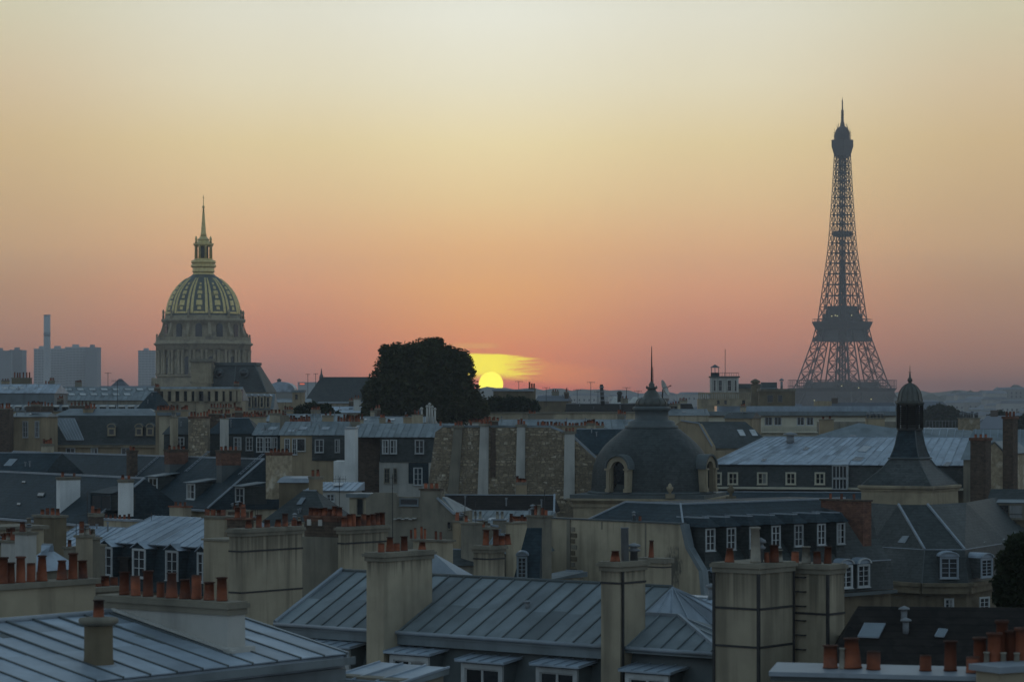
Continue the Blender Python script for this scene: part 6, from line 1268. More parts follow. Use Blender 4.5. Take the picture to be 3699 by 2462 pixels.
for a, b, c0, d, yt in ((1640, 1672, 1615, 1655, 1545), (1735, 1766, 1725, 1764, 1538), (1868, 1898, 1862, 1896, 1540), (2040, 2076, 2036, 2076, 1565)):
    q = [f6.p(U(c0), -.22, zz(1800)), f6.p(U(d), -.22, zz(1800)), f6.p(U(b), -.22, zz(yt)), f6.p(U(a), -.22, zz(yt))]
    fl_ = part('flue', MB().prism(q, (f6.V[0]*.34, f6.V[1]*.34, 0)), M['plaster_grey' if a == 1640 else 'plaster_light'], t6)
    part('cap', MB().fbox(f6, U(a)-.15, U(b)+.15, -.35, .5, zz(yt)+.001, zz(yt)+.25), M['plaster_grey'], fl_)
    for k in range(3): put_pot(fl_, f6.p(U(a)+(U(b)-U(a))*(k+.5)/3, .1, zz(yt)+.25), rnd.uniform(.3, .6), 'plain')
for px in (1590, 1700, 1772, 1960): put_pot(t6, f6.p(U(px), .3, zz(1537)), .5, 'plain')
part('soot_flue', MB().fbox(f6, U(1772), U(1790), -.06, .1, zz(1720), zz(1545)), M['brick_dark'], t6)
# ================================================================ white strip, dark recess and neighbours left of the party wall
f_ = Fr(1245, 292, 0); t = bld('party_wall', 'narrow white rendered party wall end left of the dark brick recess', f_, 0, f_.u(1282), 0, 6, f_.z(1548), 'limewash', 'wall'); part('lower_wall', MB().fbox(f_, f_.u(1205), -.002, .05, 6, 0, f_.z(1665)), M['limewash'], t); part('coping', MB().fbox(f_, -.1, f_.u(1282)+.1, -.1, 6, f_.z(1548)+.001, f_.z(1543)), M['zinc_trim'], t)
t, fr, u1, ze, zr, r = house('dark brick back wall in the recess beside the white party wall', 1284, 1372, 1565, 1535, 302, 0, 'brick_dark', 'zinc_old', 7, 'shed')
f_ = Fr(1370, 300, -6); u_ = f_.u(1570); zE_ = f_.z(1580)
t = thing('mansard_house', 'white house with dark slate attic and zinc roof left of the rubble party wall', 'building', f_.p(3, 3, 0)); part('wall', MB().fbox(f_, 0, u_, 0, 9, 0, f_.z(1668)), M['plaster_light'], t)
part('mansard_slope', MB().hexa([f_.p(.1, -.15, f_.z(1668)+.001), f_.p(u_, -.15, f_.z(1668)+.001), f_.p(u_, 9, f_.z(1668)+.001), f_.p(.1, 9, f_.z(1668)+.001), f_.p(.1, .35, zE_), f_.p(u_, .35, zE_), f_.p(u_, 9, zE_), f_.p(.1, 9, zE_)]), M['slate'], t)
rr3 = frustum(t, f_, (-2.8, u_+1.8, .1, 9), zE_+.001, (-2.8, u_+1.8, 4.6, 4.8), f_.z(1530, 0, 4.7), 'zinc_old'); panels(rr3, f_.p(-2.8, .05, zE_+.03), f_.p(u_+1.8, .05, zE_+.03), f_.p(u_+1.8, 4.6, f_.z(1530, 0, 4.7)+.02), f_.p(-2.8, 4.6, f_.z(1530, 0, 4.7)+.02), 15, 'zinc_old', .05)
wins(t, f_, [(1384, 1402), (1412, 1432), (1502, 1530)], 1590, 1636, -.05, 2, 2, 'white', deep=.3); wins(t, f_, [(1390, 1406), (1424, 1432)], 1692, 1742, 0, 2, 3, 'plaster_grey'); wins(t, f_, [(1496, 1524)], 1690, 1750, 0, 2, 3, 'white')
part('blue_panel', MB().fbox(f_, f_.u(1476), f_.u(1548), -.06, -.002, f_.z(1745), f_.z(1670)), M['slate_blue'], t)
f_ = Fr(1375, 306, -6); q_ = stack(t, f_, 0, .8, 3.4, 4.4, zE_, f_.z(1528), 'plaster', .08, .1, pots=[('n', 3, .3, .5)])
t, fr, u1, ze, zr, r = house('zinc roofed house with cream attic wall, open dark window and white shutters', 1012, 1245, 1572, 1524, 320, -4, 'plaster_warm', 'zinc_old', 9, 'gable', npan=12)
part('slate_attic', MB().fbox(fr, fr.u(1128), u1+.1, -.18, -.002, fr.z(1662), ze-.05), M['slate'], t)
wins(t, fr, [(1030, 1045), (1058, 1072)], 1585, 1640, 0, 2, 3, 'white'); wins(t, fr, [(1072, 1102)], 1584, 1628, 0, 1, 1, 'plaster_light'); wins(t, fr, [(1140, 1168), (1212, 1226)], 1588, 1632, -.18, 2, 2, 'white', deep=.2)
for px, py in ((970, 1540), (1080, 1552), (1160, 1556)):
    u_ = fr.u(px, 2); skylight(r, [fr.p(u_, 1.6, ze+(zr-ze)*.42), fr.p(u_+.9, 1.6, ze+(zr-ze)*.42), fr.p(u_+1.1, 2.5, ze+(zr-ze)*.62), fr.p(u_+.2, 2.5, ze+(zr-ze)*.62)])
for a, b, lb in ((1045, 1120, 'low red pot row chimney, on the zinc roof left of the white strip'), (1216, 1300, 'orange pot row chimney beside the top of the white strip')):
    q = Fr(a, 326, -4); w_ = q.u(b); cb = bld('chimney_stack', lb, q, 0, w_, 0, .8, q.z(1522), 'plaster_grey', 'chimney')
    for i in range(8): put_pot(cb, q.p(w_*(i+.5)/8, .4, q.z(1522)), rnd.uniform(.5, .9), None, 1.2)

# ---- jumble of small chimneys and huts in the dips between the larger roofs
ORD = 'first second third fourth fifth sixth seventh eighth ninth tenth eleventh twelfth thirteenth fourteenth'.split()
def jumble(label, group, n, px0, px1, py0, py1, Y0, Y1, seed):
    r = random.Random(seed); pxs = sorted(r.uniform(px0, px1) for _ in range(n))
    for i in range(n):
        f1 = r.random(); px = pxs[i]; py = py0+(py1-py0)*f1+r.uniform(-8, 8); Y = Y1+(Y0-Y1)*f1; q = Fr(px, Y, r.choice((-40, -38, -44, 50))); w, d = r.uniform(.6, 1.5), r.uniform(.5, .9); zt = q.z(py)
        m = r.choice(('plaster', 'plaster_grey', 'plaster_grey', 'brick_dark', 'plaster_warm', 'plaster_light'))
        t = bld('small_chimney', '%s small chimney, %s from the left %s' % ({'plaster': 'beige', 'plaster_grey': 'grey', 'brick_dark': 'brick', 'plaster_warm': 'tan', 'plaster_light': 'pale'}[m], ORD[i], label), q, 0, w, 0, d, zt, m, 'chimney', group); part('cap', MB().fbox(q, -.08, w+.08, -.08, d+.08, zt+.001, zt+.12), M['plaster_grey'], t)
        for k in range(r.randint(1, 5)): put_pot(t, q.p(w*(k+.5)/5 if w > 1 else w/2*(k % 2+.5), d/2, zt+.12), r.uniform(.3, .7), r.choice((None, None, 'pale', 'cowl')), r.uniform(.8, 1.05))
        if r.random() < .35: part('aerial', MB().bar(q.p(w*.8, d*.5, zt), q.p(w*.8, d*.5, zt+r.uniform(1.2, 2.4)), .022, 5).bar(q.p(w*.8-.4, d*.5, zt+1.1), q.p(w*.8+.4, d*.5, zt+1.15), .014, 4), M['iron'], t)
jumble('in the dip beside the blank gable', 'jumble of chimneys at the centre dip', 13, 1610, 1930, 1990, 1868, 172, 214, 4)
jumble('between slate roofs and huge chimney wall', 'jumble of chimneys before the slate roofs', 6, 790, 1180, 1905, 1852, 150, 205, 8)
jumble('behind the dark pots', 'jumble of chimneys at the left', 7, 0, 340, 2010, 1925, 120, 175, 15)
jumble('among the attics above slate roofs', 'jumble of chimneys among the attics', 14, 600, 1560, 1535, 1500, 318, 372, 23)
# ================================================================ far and middle rows up to the skyline
def row_pots(label, px0, px1, py, Y, n, m='plaster', hp=(.5, .9), d=.9, pyb=None, ang=0., kind=None, w=1.2):
    q = Fr(px0, Y, ang); w_ = q.u(px1); cb = bld('chimney_stack', label, q, 0, w_, 0, d, q.z(py), m, 'chimney'); part('cap', MB().fbox(q, -.1, w_+.1, -.1, d+.1, q.z(py)+.001, q.z(py)+.14), M['plaster_grey'], cb)
    for i in range(n): put_pot(cb, q.p(w_*(i+.5)/n+rnd.uniform(-.1, .1), d/2, q.z(py)+.14), rnd.uniform(*hp), kind, w)
    return cb
# ---- row at 380 m: mansard with big skylight, upper left
f_ = Fr(150, 380, -3); u_ = f_.u(592); zc = f_.z(1606); zt = f_.z(1500)
t = bld('mansard_building', 'dark slate mansard with a big slanting glass skylight and round dormers, upper left', f_, 0, u_, 0, 11, zc, 'plaster_warm')
part('cornice', MB().fbox(f_, 0, u_, -.35, -.002, zc-.35, zc), M['stone'], t); part('gutter', MB().fbox(f_, 0, u_, -.5, 0, zc+.001, zc+.2), M['lead'], t)
sl_ = part('mansard_slope', MB().hexa([f_.p(0, 0, zc+.2), f_.p(u_, 0, zc+.2), f_.p(u_, 11, zc+.2), f_.p(0, 11, zc+.2), f_.p(1.2, 2.2, zt), f_.p(u_-1.2, 2.2, zt), f_.p(u_-1.2, 9, zt), f_.p(1.2, 9, zt)]), M['slate'], t)
ms = (zt-zc-.2)/2.2
def onm(px, py): a, b = hit(f_, px, py, zc+.2, ms); return f_.p(a, b, zc+.2+ms*b+.04)
skylight(sl_, [onm(242, 1590), onm(302, 1590), onm(268, 1512), onm(198, 1512)], bars=5); skylight(sl_, [onm(172, 1590), onm(192, 1592), onm(180, 1562), onm(166, 1560)])
part('zinc_top', MB().hexa([f_.p(1.2, 2.2, zt+.001), f_.p(u_-1.2, 2.2, zt+.001), f_.p(u_-1.2, 9, zt+.001), f_.p(1.2, 9, zt+.001), f_.p(3, 5, zt+1.), f_.p(u_-3, 5, zt+1.), f_.p(u_-3, 6, zt+1.), f_.p(3, 6, zt+1.)]), M['zinc_old'], t)
for a, b in ((388, 418), (488, 516), (528, 556)): dormer(t, f_, f_.u(a, .3), f_.u(b, .3), .3, f_.z(1572), f_.z(1542), 1.6, 'arch', 'slate', 'stone', 'lead', .1, .2, 1, 1, rise=.6)
wins(t, f_, [(440, 470), (240, 270), (330, 352)], 1618, 1660, 0, 2, 2, 'white')
for a, b, py, lb in ((300, 335, 1478, 'beige chimney wall on the mansard, right of the big skylight'), (560, 602, 1488, 'beige chimney wall at the right end of the mansard, with red pots')): row_pots(lb, a, b, py, 383, 4, 'plaster_warm', (.5, .8), 4)
t, fr, u1, ze, zr, r = house('warm beige house with a narrow window at the far left', 36, 165, 1505, 1490, 372, -4, 'plaster_warm', 'zinc_old', 7, 'gable'); wins(t, fr, [(84, 100), (128, 140)], 1522, 1578, 0, 2, 3, 'white')
row_pots('dark brick chimney wall cut by the left picture edge', -30, 34, 1478, 368, 5, 'brick_dark', (.5, .8), 3)
t, fr, u1, ze, zr, r = house('pointed blue slate roof above the mansard with round dormers', 468, 552, 1512, 1415, 430, -30, 'plaster', 'slate_blue', 7, 'hip', hip=1.8)
antenna('stout antenna mast with many arms above the left mansard', 424, 1372, 395, Z(1490, 395), 7, .8)
# ---- row at 335 m: slate and plaster houses with many white windows
t, fr, u1, ze, zr, r = house('slate roofed house with a row of tall white windows left of the rubble chimney', 592, 690, 1568, 1508, 338, -3, 'slate', 'slate', 8, 'hip', hip=1.); wins(t, fr, [(638, 664)], 1580, 1622, 0, 2, 3, 'white')
t, fr, u1, ze, zr, r = house('slate roofed house with four tall white windows right of the rubble chimney', 748, 925, 1566, 1510, 336, -3, 'slate', 'slate_blue', 8, 'hip', hip=1.5); wins(t, fr, [(800, 824), (846, 870), (890, 912)], 1580, 1625, 0, 2, 3, 'white')
t, fr, u1, ze, zr, r = house('small zinc roofed house with close white windows left of the cream attic', 918, 1014, 1572, 1528, 330, -3, 'slate_blue', 'zinc_old', 8, 'gable', npan=6); wins(t, fr, [(928, 950), (958, 978), (984, 1000)], 1580, 1630, 0, 2, 3, 'white')
q = Fr(682, 332, -6); w_ = q.u(750); cb = bld('rubble_chimney', 'broad pale rubble chimney standing among slate roofs, left of centre', q, 0, w_, 0, 1.4, q.z(1510), 'mortar', 'chimney'); part('cap', MB().fbox(q, -.12, w_+.12, -.12, 1.5, q.z(1510)+.001, q.z(1503)), M['brick'], cb)
rubble_stones(cb, q, lambda a, b: 0 < a < w_, 0, w_, q.z(1660), q.z(1511), 0, .5, .34, 21, 90)
for i in range(6): put_pot(cb, q.p(w_*(i+.5)/6, .7, q.z(1503)), rnd.uniform(.4, .7))
t, fr, u1, ze, zr, r = house('beige block with a pale quoin behind the slate roofs left of the rubble chimney', 575, 660, 1500, 1488, 352, 0, 'plaster', 'zinc_old', 6, 'flat')
row_pots('long low wall with many red pots behind the slate roofs', 835, 960, 1508, 352, 12, 'plaster', (.4, .7)); row_pots('brownish chimney wall with red pots right of the rubble chimney', 748, 832, 1496, 362, 7, 'brick_dark', (.4, .7)); row_pots('beige chimney with crowded red pots above the mansard', 562, 642, 1484, 372, 8, 'plaster_warm', (.5, .8), 2)
row_pots('low chimney with orange pots left of the great tree', 1238, 1312, 1516, 362, 7, 'plaster', (.5, .8)); row_pots('plain stub chimney with two pots before the great tree', 1370, 1392, 1512, 330, 2, 'plaster', (.4, .6))
t, fr, u1, ze, zr, r = house('low zinc roof with bright skylights behind the slate houses', 960, 1240, 1522, 1496, 372, -2, 'plaster', 'zinc_old', 9, 'gable', npan=14)
t, fr, u1, ze, zr, r = house('flat pale house roofs under the great tree', 1290, 1560, 1530, 1505, 372, -2, 'plaster', 'zinc_old', 10, 'gable')
fl_ = thing('flue_cluster', 'cluster of five slim white flue pipes under the great tree', 'flues', (X(1550, 325), 325, Z(1530, 325)))
for px, py in ((1523, 1478), (1543, 1470), (1552, 1462), (1561, 1472), (1571, 1480)):
    x = X(px, 325); part('flue_pipe', MB().lathe((x, 325), [(.13, Z(1545, 325)), (.13, Z(py, 325))], 10).lathe((x, 325), [(.2, Z(py, 325)), (.2, Z(py, 325)+.15), (.03, Z(py, 325)+.3)], 10), M['plaster_light'], fl_)
part('flue_base', MB().box(X(1512, 325), X(1582, 325), 324.5, 325.8, 0, Z(1530, 325)), M['plaster_grey'], fl_)
# ---- row at 330-350 m between party wall and dome
t, fr, u1, ze, zr, r = house('long zinc slope behind the rubble party wall', 1790, 2290, 1548, 1516, 338, -2, 'plaster_grey', 'zinc_old', 9, 'gable', npan=24)
row_pots('very long low wall with a row of small red pots behind the party wall', 1942, 2182, 1540, 330, 22, 'plaster_warm', (.3, .55), 2.); row_pots('beige chimney with red pots, top left of the party wall', 1690, 1748, 1528, 318, 5, 'plaster_light', (.3, .5)); row_pots('brown chimney with red pots behind the top of the party wall', 1748, 1800, 1522, 322, 6, 'brick_dark', (.3, .5))
t, fr, u1, ze, zr, r = house('zinc roof with verge and slanting skylight wedged between party wall and dome', 2060, 2250, 1640, 1550, 292, -12, 'plaster_grey', 'slate_blue', 8, 'gable'); skylight(r, [fr.p(fr.u(2130), .6, ze+.4), fr.p(fr.u(2178), .6, ze+.4), fr.p(fr.u(2178), 2.4, ze+1.5), fr.p(fr.u(2130), 2.4, ze+1.5)], fm='zinc_trim', m='zinc_old')
t, fr, u1, ze, zr, r = house('warm beige block with dark roof left of the dome lantern', 2098, 2188, 1552, 1545, 322, 0, 'plaster_warm', 'lead', 6, 'flat')
# ---- gable house right of the dome
f_ = Fr(2440, 400, -24); u_ = f_.u(2522); zr = f_.z(1524, u_/2); ze = f_.z(1612); D = 14.
t = thing('gabled_house', 'house with plain beige gable and grey slate roof with two bright skylights behind the dome', 'building', f_.p(2, 6, 0))
f5 = Fr(2455, 395, 8); a1 = f5.u(2800); zr = f5.z(1522, a1/2, 6); ze = f5.z(1618)
part('wall', MB().fbox(f5, 0, a1, .3, 12, 0, ze), M['plaster'], t)
rf5 = part('roof', MB().add([f5.p(f5.u(2560), -.3, ze), f5.p(a1, -.3, ze), f5.p(a1, 12.3, ze), f5.p(0, 12.3, ze), f5.p(f5.u(2478, 6), 6, zr), f5.p(a1-3.2, 6, zr)], [(0, 1, 5, 4), (1, 2, 5), (2, 3, 4, 5), (0, 4, 3), (0, 3, 2, 1)]), M['slate'], t)
gw = [Vector(P(2440, 1640, 394)), Vector(P(2575, 1650, 394)), Vector(P(2572, 1612, 394)), Vector(P(2524, 1530, 394)), Vector(P(2460, 1520, 394)), Vector(P(2438, 1534, 394))]
part('gable_wall', MB().prism(gw, (.6, 1.2, 0)), M['plaster_warm'], t); flash(rf5, [gw[2]+Vector((0, -.1, .1)), gw[3]+Vector((0, -.1, .1)), gw[4]+Vector((0, -.1, .1))], .14)
m5 = (zr-ze)/6.3
def on5(px, py): a, b = hit(f5, px, py, ze+.3*m5, m5); return f5.p(a, b, ze+.3*m5+m5*b+.05)
for q in (((2674, 1575), (2694, 1575), (2682, 1553), (2662, 1553)), ((2718, 1575), (2738, 1575), (2726, 1553), (2706, 1553))): skylight(rf5, [on5(*p) for p in q], m='white')
part('annex', MB().fbox(f5, f5.u(2560), a1, -1.2, -.32, 0, ze-.4), M['plaster_warm'], t)
t, fr, u1, ze, zr, r = house('small beige gable end above the slate roof with bright skylights', 2618, 2715, 1510, 1488, 430, -20, 'plaster_warm', 'slate', 6, 'gable')
# ---- cream building and the long flat roofs at 500 m
f_ = Fr(2500, 520, -2); t = thing('cream_building', 'long cream building with flat grey roof, balustrade and shuttered windows before the iron tower', 'building', f_.p(15, 5, 0)); u0, u1 = f_.u(2555), f_.u(3235)
part('wall', MB().fbox(f_, u0, u1, 0, 14, 0, f_.z(1500)), M['cream'], t); part('flat_roof', MB().fbox(f_, u0-.6, u1+.6, -.9, 15, f_.z(1500)+.001, f_.z(1485)), M['zinc_old'], t); part('roof_slab', MB().fbox(f_, u0+2, u1+.2, 2, 14, f_.z(1485)+.001, f_.z(1466)), M['zinc'], t)
part('string_course', MB().fbox(f_, u0, u1, -.25, -.002, f_.z(1506), f_.z(1502)), M['stone'], t)
wins(t, f_, [(2764, 2788), (2798, 2821), (2880, 2904), (2915, 2937)], 1506, 1534, 0, 2, 1, 'white', cas=.12)
part('balcony', MB().fbox(f_, f_.u(2690), f_.u(2968), -1.2, -.002, f_.z(1562), f_.z(1557)).fbox(f_, f_.u(2690), f_.u(2968), -1.25, -.95, f_.z(1541), f_.z(1537)), M['cream'], t)
for i in range(34): px = 2692+i*8.2; x = f_.u(px); part('baluster', MB().fbox(f_, x-.1, x+.1, -1.18, -1.0, f_.z(1557)+.001, f_.z(1541)-.001), M['cream'], t)
t, fr, u1, ze, zr, r = house('grey blank parapet wall right of the cream balcony', 2970, 3240, 1560, 1522, 470, 0, 'plaster_grey', 'plaster_grey', 6, 'flat')
row_pots('warm brick chimney right of the cream balcony, without pots in view', 2963, 3012, 1516, 345, 2, 'plaster_warm', (.3, .5), 1.4); row_pots('warm chimney with five black pots left of the lantern', 3132, 3196, 1512, 330, 5, 'plaster_warm', (.6, .8), 1.6, kind='cowl'); row_pots('rubble chimney with eight dark pots right of the lantern', 3468, 3540, 1512, 330, 8, 'rubble', (.6, .9), 1.6, kind='cowl')
t, fr, u1, ze, zr, r = house('low roof terrace with thin rails right of the lantern', 3345, 3475, 1552, 1548, 345, 0, 'plaster_grey', 'zinc', 9, 'flat')
rl = MB()
for i in range(12): rl.bar(fr.p(u1*i/11, 0, zr), fr.p(u1*i/11, 0, zr+1.1), .04)
rl.bar(fr.p(0, 0, zr+1.1), fr.p(u1, 0, zr+1.1), .04); part('railing', rl, M['pipe'], t)
# ---- white roof pavilion
f_ = Fr(2566, 600, -3); u_ = f_.u(2668); z0, z1 = f_.z(1420), f_.z(1363)
t = thing('roof_pavilion', 'small white roof pavilion with belvedere cupola, railing and flag mast', 'building', f_.p(3, 3, 0))
part('wall', MB().fbox(f_, 0, u_, 0, 6, f_.z(1440), z1), M['plaster_light'], t); part('flat_roof', MB().fbox(f_, -.3, u_+.3, -.3, 6.3, z1+.001, z1+.3), M['lead'], t)
wins(t, f_, [(2596, 2608), (2628, 2642), (2578, 2585), (2654, 2660)], 1373, 1412, 0, 1, 2, 'plaster_light', cas=.2)
for px in (2566, 2585, 2616, 2648, 2662): x = f_.u(px); part('pilaster', MB().fbox(f_, x, x+.38, -.2, -.002, z0, z1-.1), M['plaster_light'], t)
x0, x1 = f_.u(2568), f_.u(2598); cp_ = part('belvedere', MB().fbox(f_, x0, x1, .3, 2.2, z1+.301, f_.z(1345)), M['slate_blue'], t)
for x in (x0+.05, x1-.2, (x0+x1)/2-.08): part('post', MB().fbox(f_, x, x+.16, .35, .5, f_.z(1345)+.001, f_.z(1327)), M['pipe'], cp_)
xm = (x0+x1)/2; part('cupola', MB().hexa([f_.p(x0-.2, .1, f_.z(1327)+.001), f_.p(x1+.2, .1, f_.z(1327)+.001), f_.p(x1+.2, 2.4, f_.z(1327)+.001), f_.p(x0-.2, 2.4, f_.z(1327)+.001), f_.p(xm-.1, 1.2, f_.z(1316)), f_.p(xm+.1, 1.2, f_.z(1316)), f_.p(xm+.1, 1.3, f_.z(1316)), f_.p(xm-.1, 1.3, f_.z(1316))]), M['zinc_old'], cp_)
rl = MB()
for i in range(9): x = f_.u(2600)+(u_-f_.u(2600))*i/8; rl.bar(f_.p(x, 0, z1+.3), f_.p(x, 0, f_.z(1346)), .05)
rl.bar(f_.p(f_.u(2600), 0, f_.z(1346)), f_.p(u_, 0, f_.z(1346)), .06); part('railing', rl, M['iron'], t); part('flag_mast', MB().bar(f_.p(f_.u(2620), 1, z1), f_.p(f_.u(2620), 1, f_.z(1260)), .07, 6), M['iron'], t)
f_ = Fr(2522, 598, -3); t = bld('parapet_terrace', 'pale terrace with stone balustrade below the white roof pavilion', f_, 0, f_.u(2725), 0, 12, f_.z(1440), 'stone'); part('balustrade', MB().fbox(f_, 0, f_.u(2725), -.2, .2, f_.z(1422), f_.z(1417)), M['stone'], t)
for i in range(30): x = f_.u(2525+i*6.6); part('baluster', MB().fbox(f_, x-.12, x+.12, -.1, .1, f_.z(1440)+.001, f_.z(1422)-.001), M['stone'], t)
wins(t, f_, [(2590, 2600), (2616, 2626), (2680, 2692)], 1444, 1460, 0, 1, 1, 'stone', cas=.15)
t, fr, u1, ze, zr, r = house('grey roof plant room right of the white roof pavilion', 2668, 2745, 1402, 1386, 610, 0, 'plaster_grey', 'lead', 8, 'flat'); 
f_ = Fr(2716, 560, 0); t = bld('ventilation_stack', 'round topped dark ventilation stack beside the roof plant room', f_, 0, f_.u(2745), 0, 1.8, f_.z(1392), 'stone_dark', 'chimney'); cx_ = f_.u(2730); p_ = f_.p(cx_, .9, 0); part('cowl', MB().lathe((p_.x, p_.y), [(.9, f_.z(1392)+.001), (.9, f_.z(1388)), (.5, f_.z(1386)), (1.1, f_.z(1380)), (.9, f_.z(1374)), (.2, f_.z(1368))], 14), M['stone_dark'], t)
t, fr, u1, ze, zr, r = house('brown block with tanks on its roof left of the iron tower', 2742, 2872, 1412, 1404, 545, -4, 'stone_dark', 'plaster_grey', 9, 'flat'); wins(t, fr, [(2772, 2792), (2810, 2826)], 1426, 1452, 0, 1, 1, 'plaster_grey')
part('water_tank', MB().fbox(fr, fr.u(2750), fr.u(2808), 2, 4.5, zr+.001, fr.z(1380)), M['lead'], t); part('tank_base', MB().fbox(fr, fr.u(2748), fr.u(2810), -.6, 1.8, zr+.001, fr.z(1401)), M['zinc_trim'], t)
vent('pale mushroom vent beside the roof tank left of the iron tower', fr.p(fr.u(2824), 1, zr), 2.2, .25)
t, fr, u1, ze, zr, r = house('long low zinc roof strip in front of the iron tower feet', 2870, 3240, 1478, 1470, 640, 0, 'plaster_grey', 'zinc_old', 9, 'flat'); part('roof_hut', MB().fbox(fr, fr.u(2948), fr.u(3006), 1, 5, zr+.001, fr.z(1448)), M['plaster_warm'], t)
# ---- centre skyline
t, fr, u1, ze, zr, r = house('very long dark flat roof left of the dome lantern', 2048, 2505, 1486, 1458, 500, 0, 'cream', 'tile_dark', 10, 'gable'); part('string_course', MB().fbox(fr, 0, u1, -.3, -.002, fr.z(1500), fr.z(1493)), M['stone'], t)
t, fr, u1, ze, zr, r = house('long plain beige wall under the centre skyline', 1680, 2330, 1492, 1488, 440, 0, 'plaster', 'plaster_grey', 6, 'flat')
t, fr, u1, ze, zr, r = house('grey beige flat building behind the dome lantern', 2330, 2560, 1500, 1478, 470, 0, 'plaster', 'zinc_old', 8, 'gable')
t, fr, u1, ze, zr, r = house('brown old house with small chimney under the sunset', 1936, 2052, 1448, 1430, 560, -6, 'stone_dark', 'far_roof', 9, 'gable'); stack(t, fr, u1*.85, u1*.98, 2, 4, ze, fr.z(1418), 'brick_dark', .1, .2, pots=[('n', 4, .5, .9)])
t, fr, u1, ze, zr, r = house('flat white roofed box on stilts right of the sun', 1782, 1925, 1412, 1406, 470, 0, 'stone_dark', 'zinc_trim', 6, 'flat'); part('white_column', MB().fbox(fr, fr.u(1834), fr.u(1842), -.5, -.1, 0, fr.z(1432)), M['plaster_light'], t)
row_pots('ragged dark chimney at the right end of the flat white roof', 1910, 1935, 1404, 480, 3, 'stone_dark', (.8, 1.4), 1.2)
for i, (px0, px1, py0, py1) in enumerate(((2205, 2232, 1460, 1432), (2232, 2272, 1458, 1440), (2268, 2312, 1456, 1434))):
    q = Fr(px0, 520, 0); w_ = q.u(px1); t = thing('tent_roof', 'white slanting canopy roof on the skyline, %s of three' % ('left', 'middle', 'right')[i], 'canopy', q.p(w_/2, 1, q.z(1462)))
    part('canopy', MB().slab([q.p(0, 0, q.z(py0)), q.p(w_, 0, q.z(py0)), q.p(w_, 3, q.z(py1)), q.p(w_*.5, 3, q.z(py1))], .1), M['plaster_light'], t); part('canopy_side', MB().prism([q.p(0, 0, q.z(1470)), q.p(w_, 0, q.z(1470)), q.p(w_, 0, q.z(py0)), q.p(0, 0, q.z(py0))], (0, 2.6, 0)), M['plaster_grey'], t)
for px, py, Y, lb in ((1874, 1375, 520, 'thin antenna above the flat white roof right of the sun'), (1973, 1398, 540, 'thin antenna on the brown old house'), (2134, 1378, 520, 'tallest thin antenna between the sun and the dome'), (2085, 1405, 520, 'short antenna between the two tall masts left of the dome'), (2160, 1412, 520, 'ball topped antenna left of the striped pole'), (2263, 1398, 520, 'antenna above the white canopies'), (2305, 1410, 520, 'short antenna right of the white canopies'), (390, 1345, 620, 'thin aerial above the long zinc roof at the left'), (1112, 1350, 900, 'faint aerial left of the church roof'), (1140, 1348, 900, 'second faint aerial beside the church roof')):
    antenna(lb, px, py, Y, Z(1468, Y), 4, .7)
x = X(2178, 500); t = thing('striped_pole', 'dark stout pole with pale bands on the skyline left of the dome', 'pole', (x, 500, Z(1465, 500))); part('pole', MB().bar((x, 500, Z(1465, 500)), (x-.3, 500, Z(1388, 500)), .42, 8, .34), M['iron'], t)
for k in range(4): part('pale_band', MB().bar((x-.06-k*.055, 500, Z(1448-k*16, 500)), (x-.07-k*.055, 500, Z(1443-k*16, 500)), .46, 8), M['pipe'], t)
x = X(2238, 515); t = thing('cowl_vent', 'stubby dark cowl on the skyline above the white canopies', 'vent', (x, 515, Z(1450, 515))); part('pipe', MB().lathe((x, 515), [(.45, Z(1452, 515)), (.4, Z(1425, 515)), (.6, Z(1420, 515)), (.3, Z(1412, 515))], 10), M['iron'], t)
# satellite dish
c = P(2396, 1404, 520); t = thing('satellite_dish', 'large white satellite dish seen edge on behind the dome lantern', 'satellite dish', (c.x, c.y, Z(1440, 520)))
ax = Vector((.80, -.25, .35)).normalized(); q = ax.to_track_quat('Z', 'Y'); dmb = MB(); K = 20; Rg = 5
vs_ = [c]+[c+q @ Vector((1.75*j/Rg*math.cos(2*math.pi*i/K), 1.75*j/Rg*math.sin(2*math.pi*i/K), .5*(j/Rg)**2)) for j in range(1, Rg+1) for i in range(K)]
fs_ = [(0, 1+i, 1+(i+1) % K) for i in range(K)]+[(1+(j-1)*K+i, 1+j*K+i, 1+j*K+(i+1) % K, 1+(j-1)*K+(i+1) % K) for j in range(1, Rg) for i in range(K)]
dmb.add(vs_, fs_, True); dmb.add([Vector(p)-ax*.06 for p in vs_], [f[::-1] for f in fs_], True); part('reflector', dmb, M['plaster_light'], t)
part('feed_arm', MB().bar(c+q @ Vector((1.6, 0, .45)), c+ax*1.5, .05).bar(c+q @ Vector((-1.6, 0, .45)), c+ax*1.5, .05).bar(c+ax*1.4, c+ax*1.75, .12, 8), M['iron'], t); part('mount', MB().bar((c.x-.2, c.y+.3, Z(1445, 520)), c-ax*.1, .14, 8), M['iron'], t)
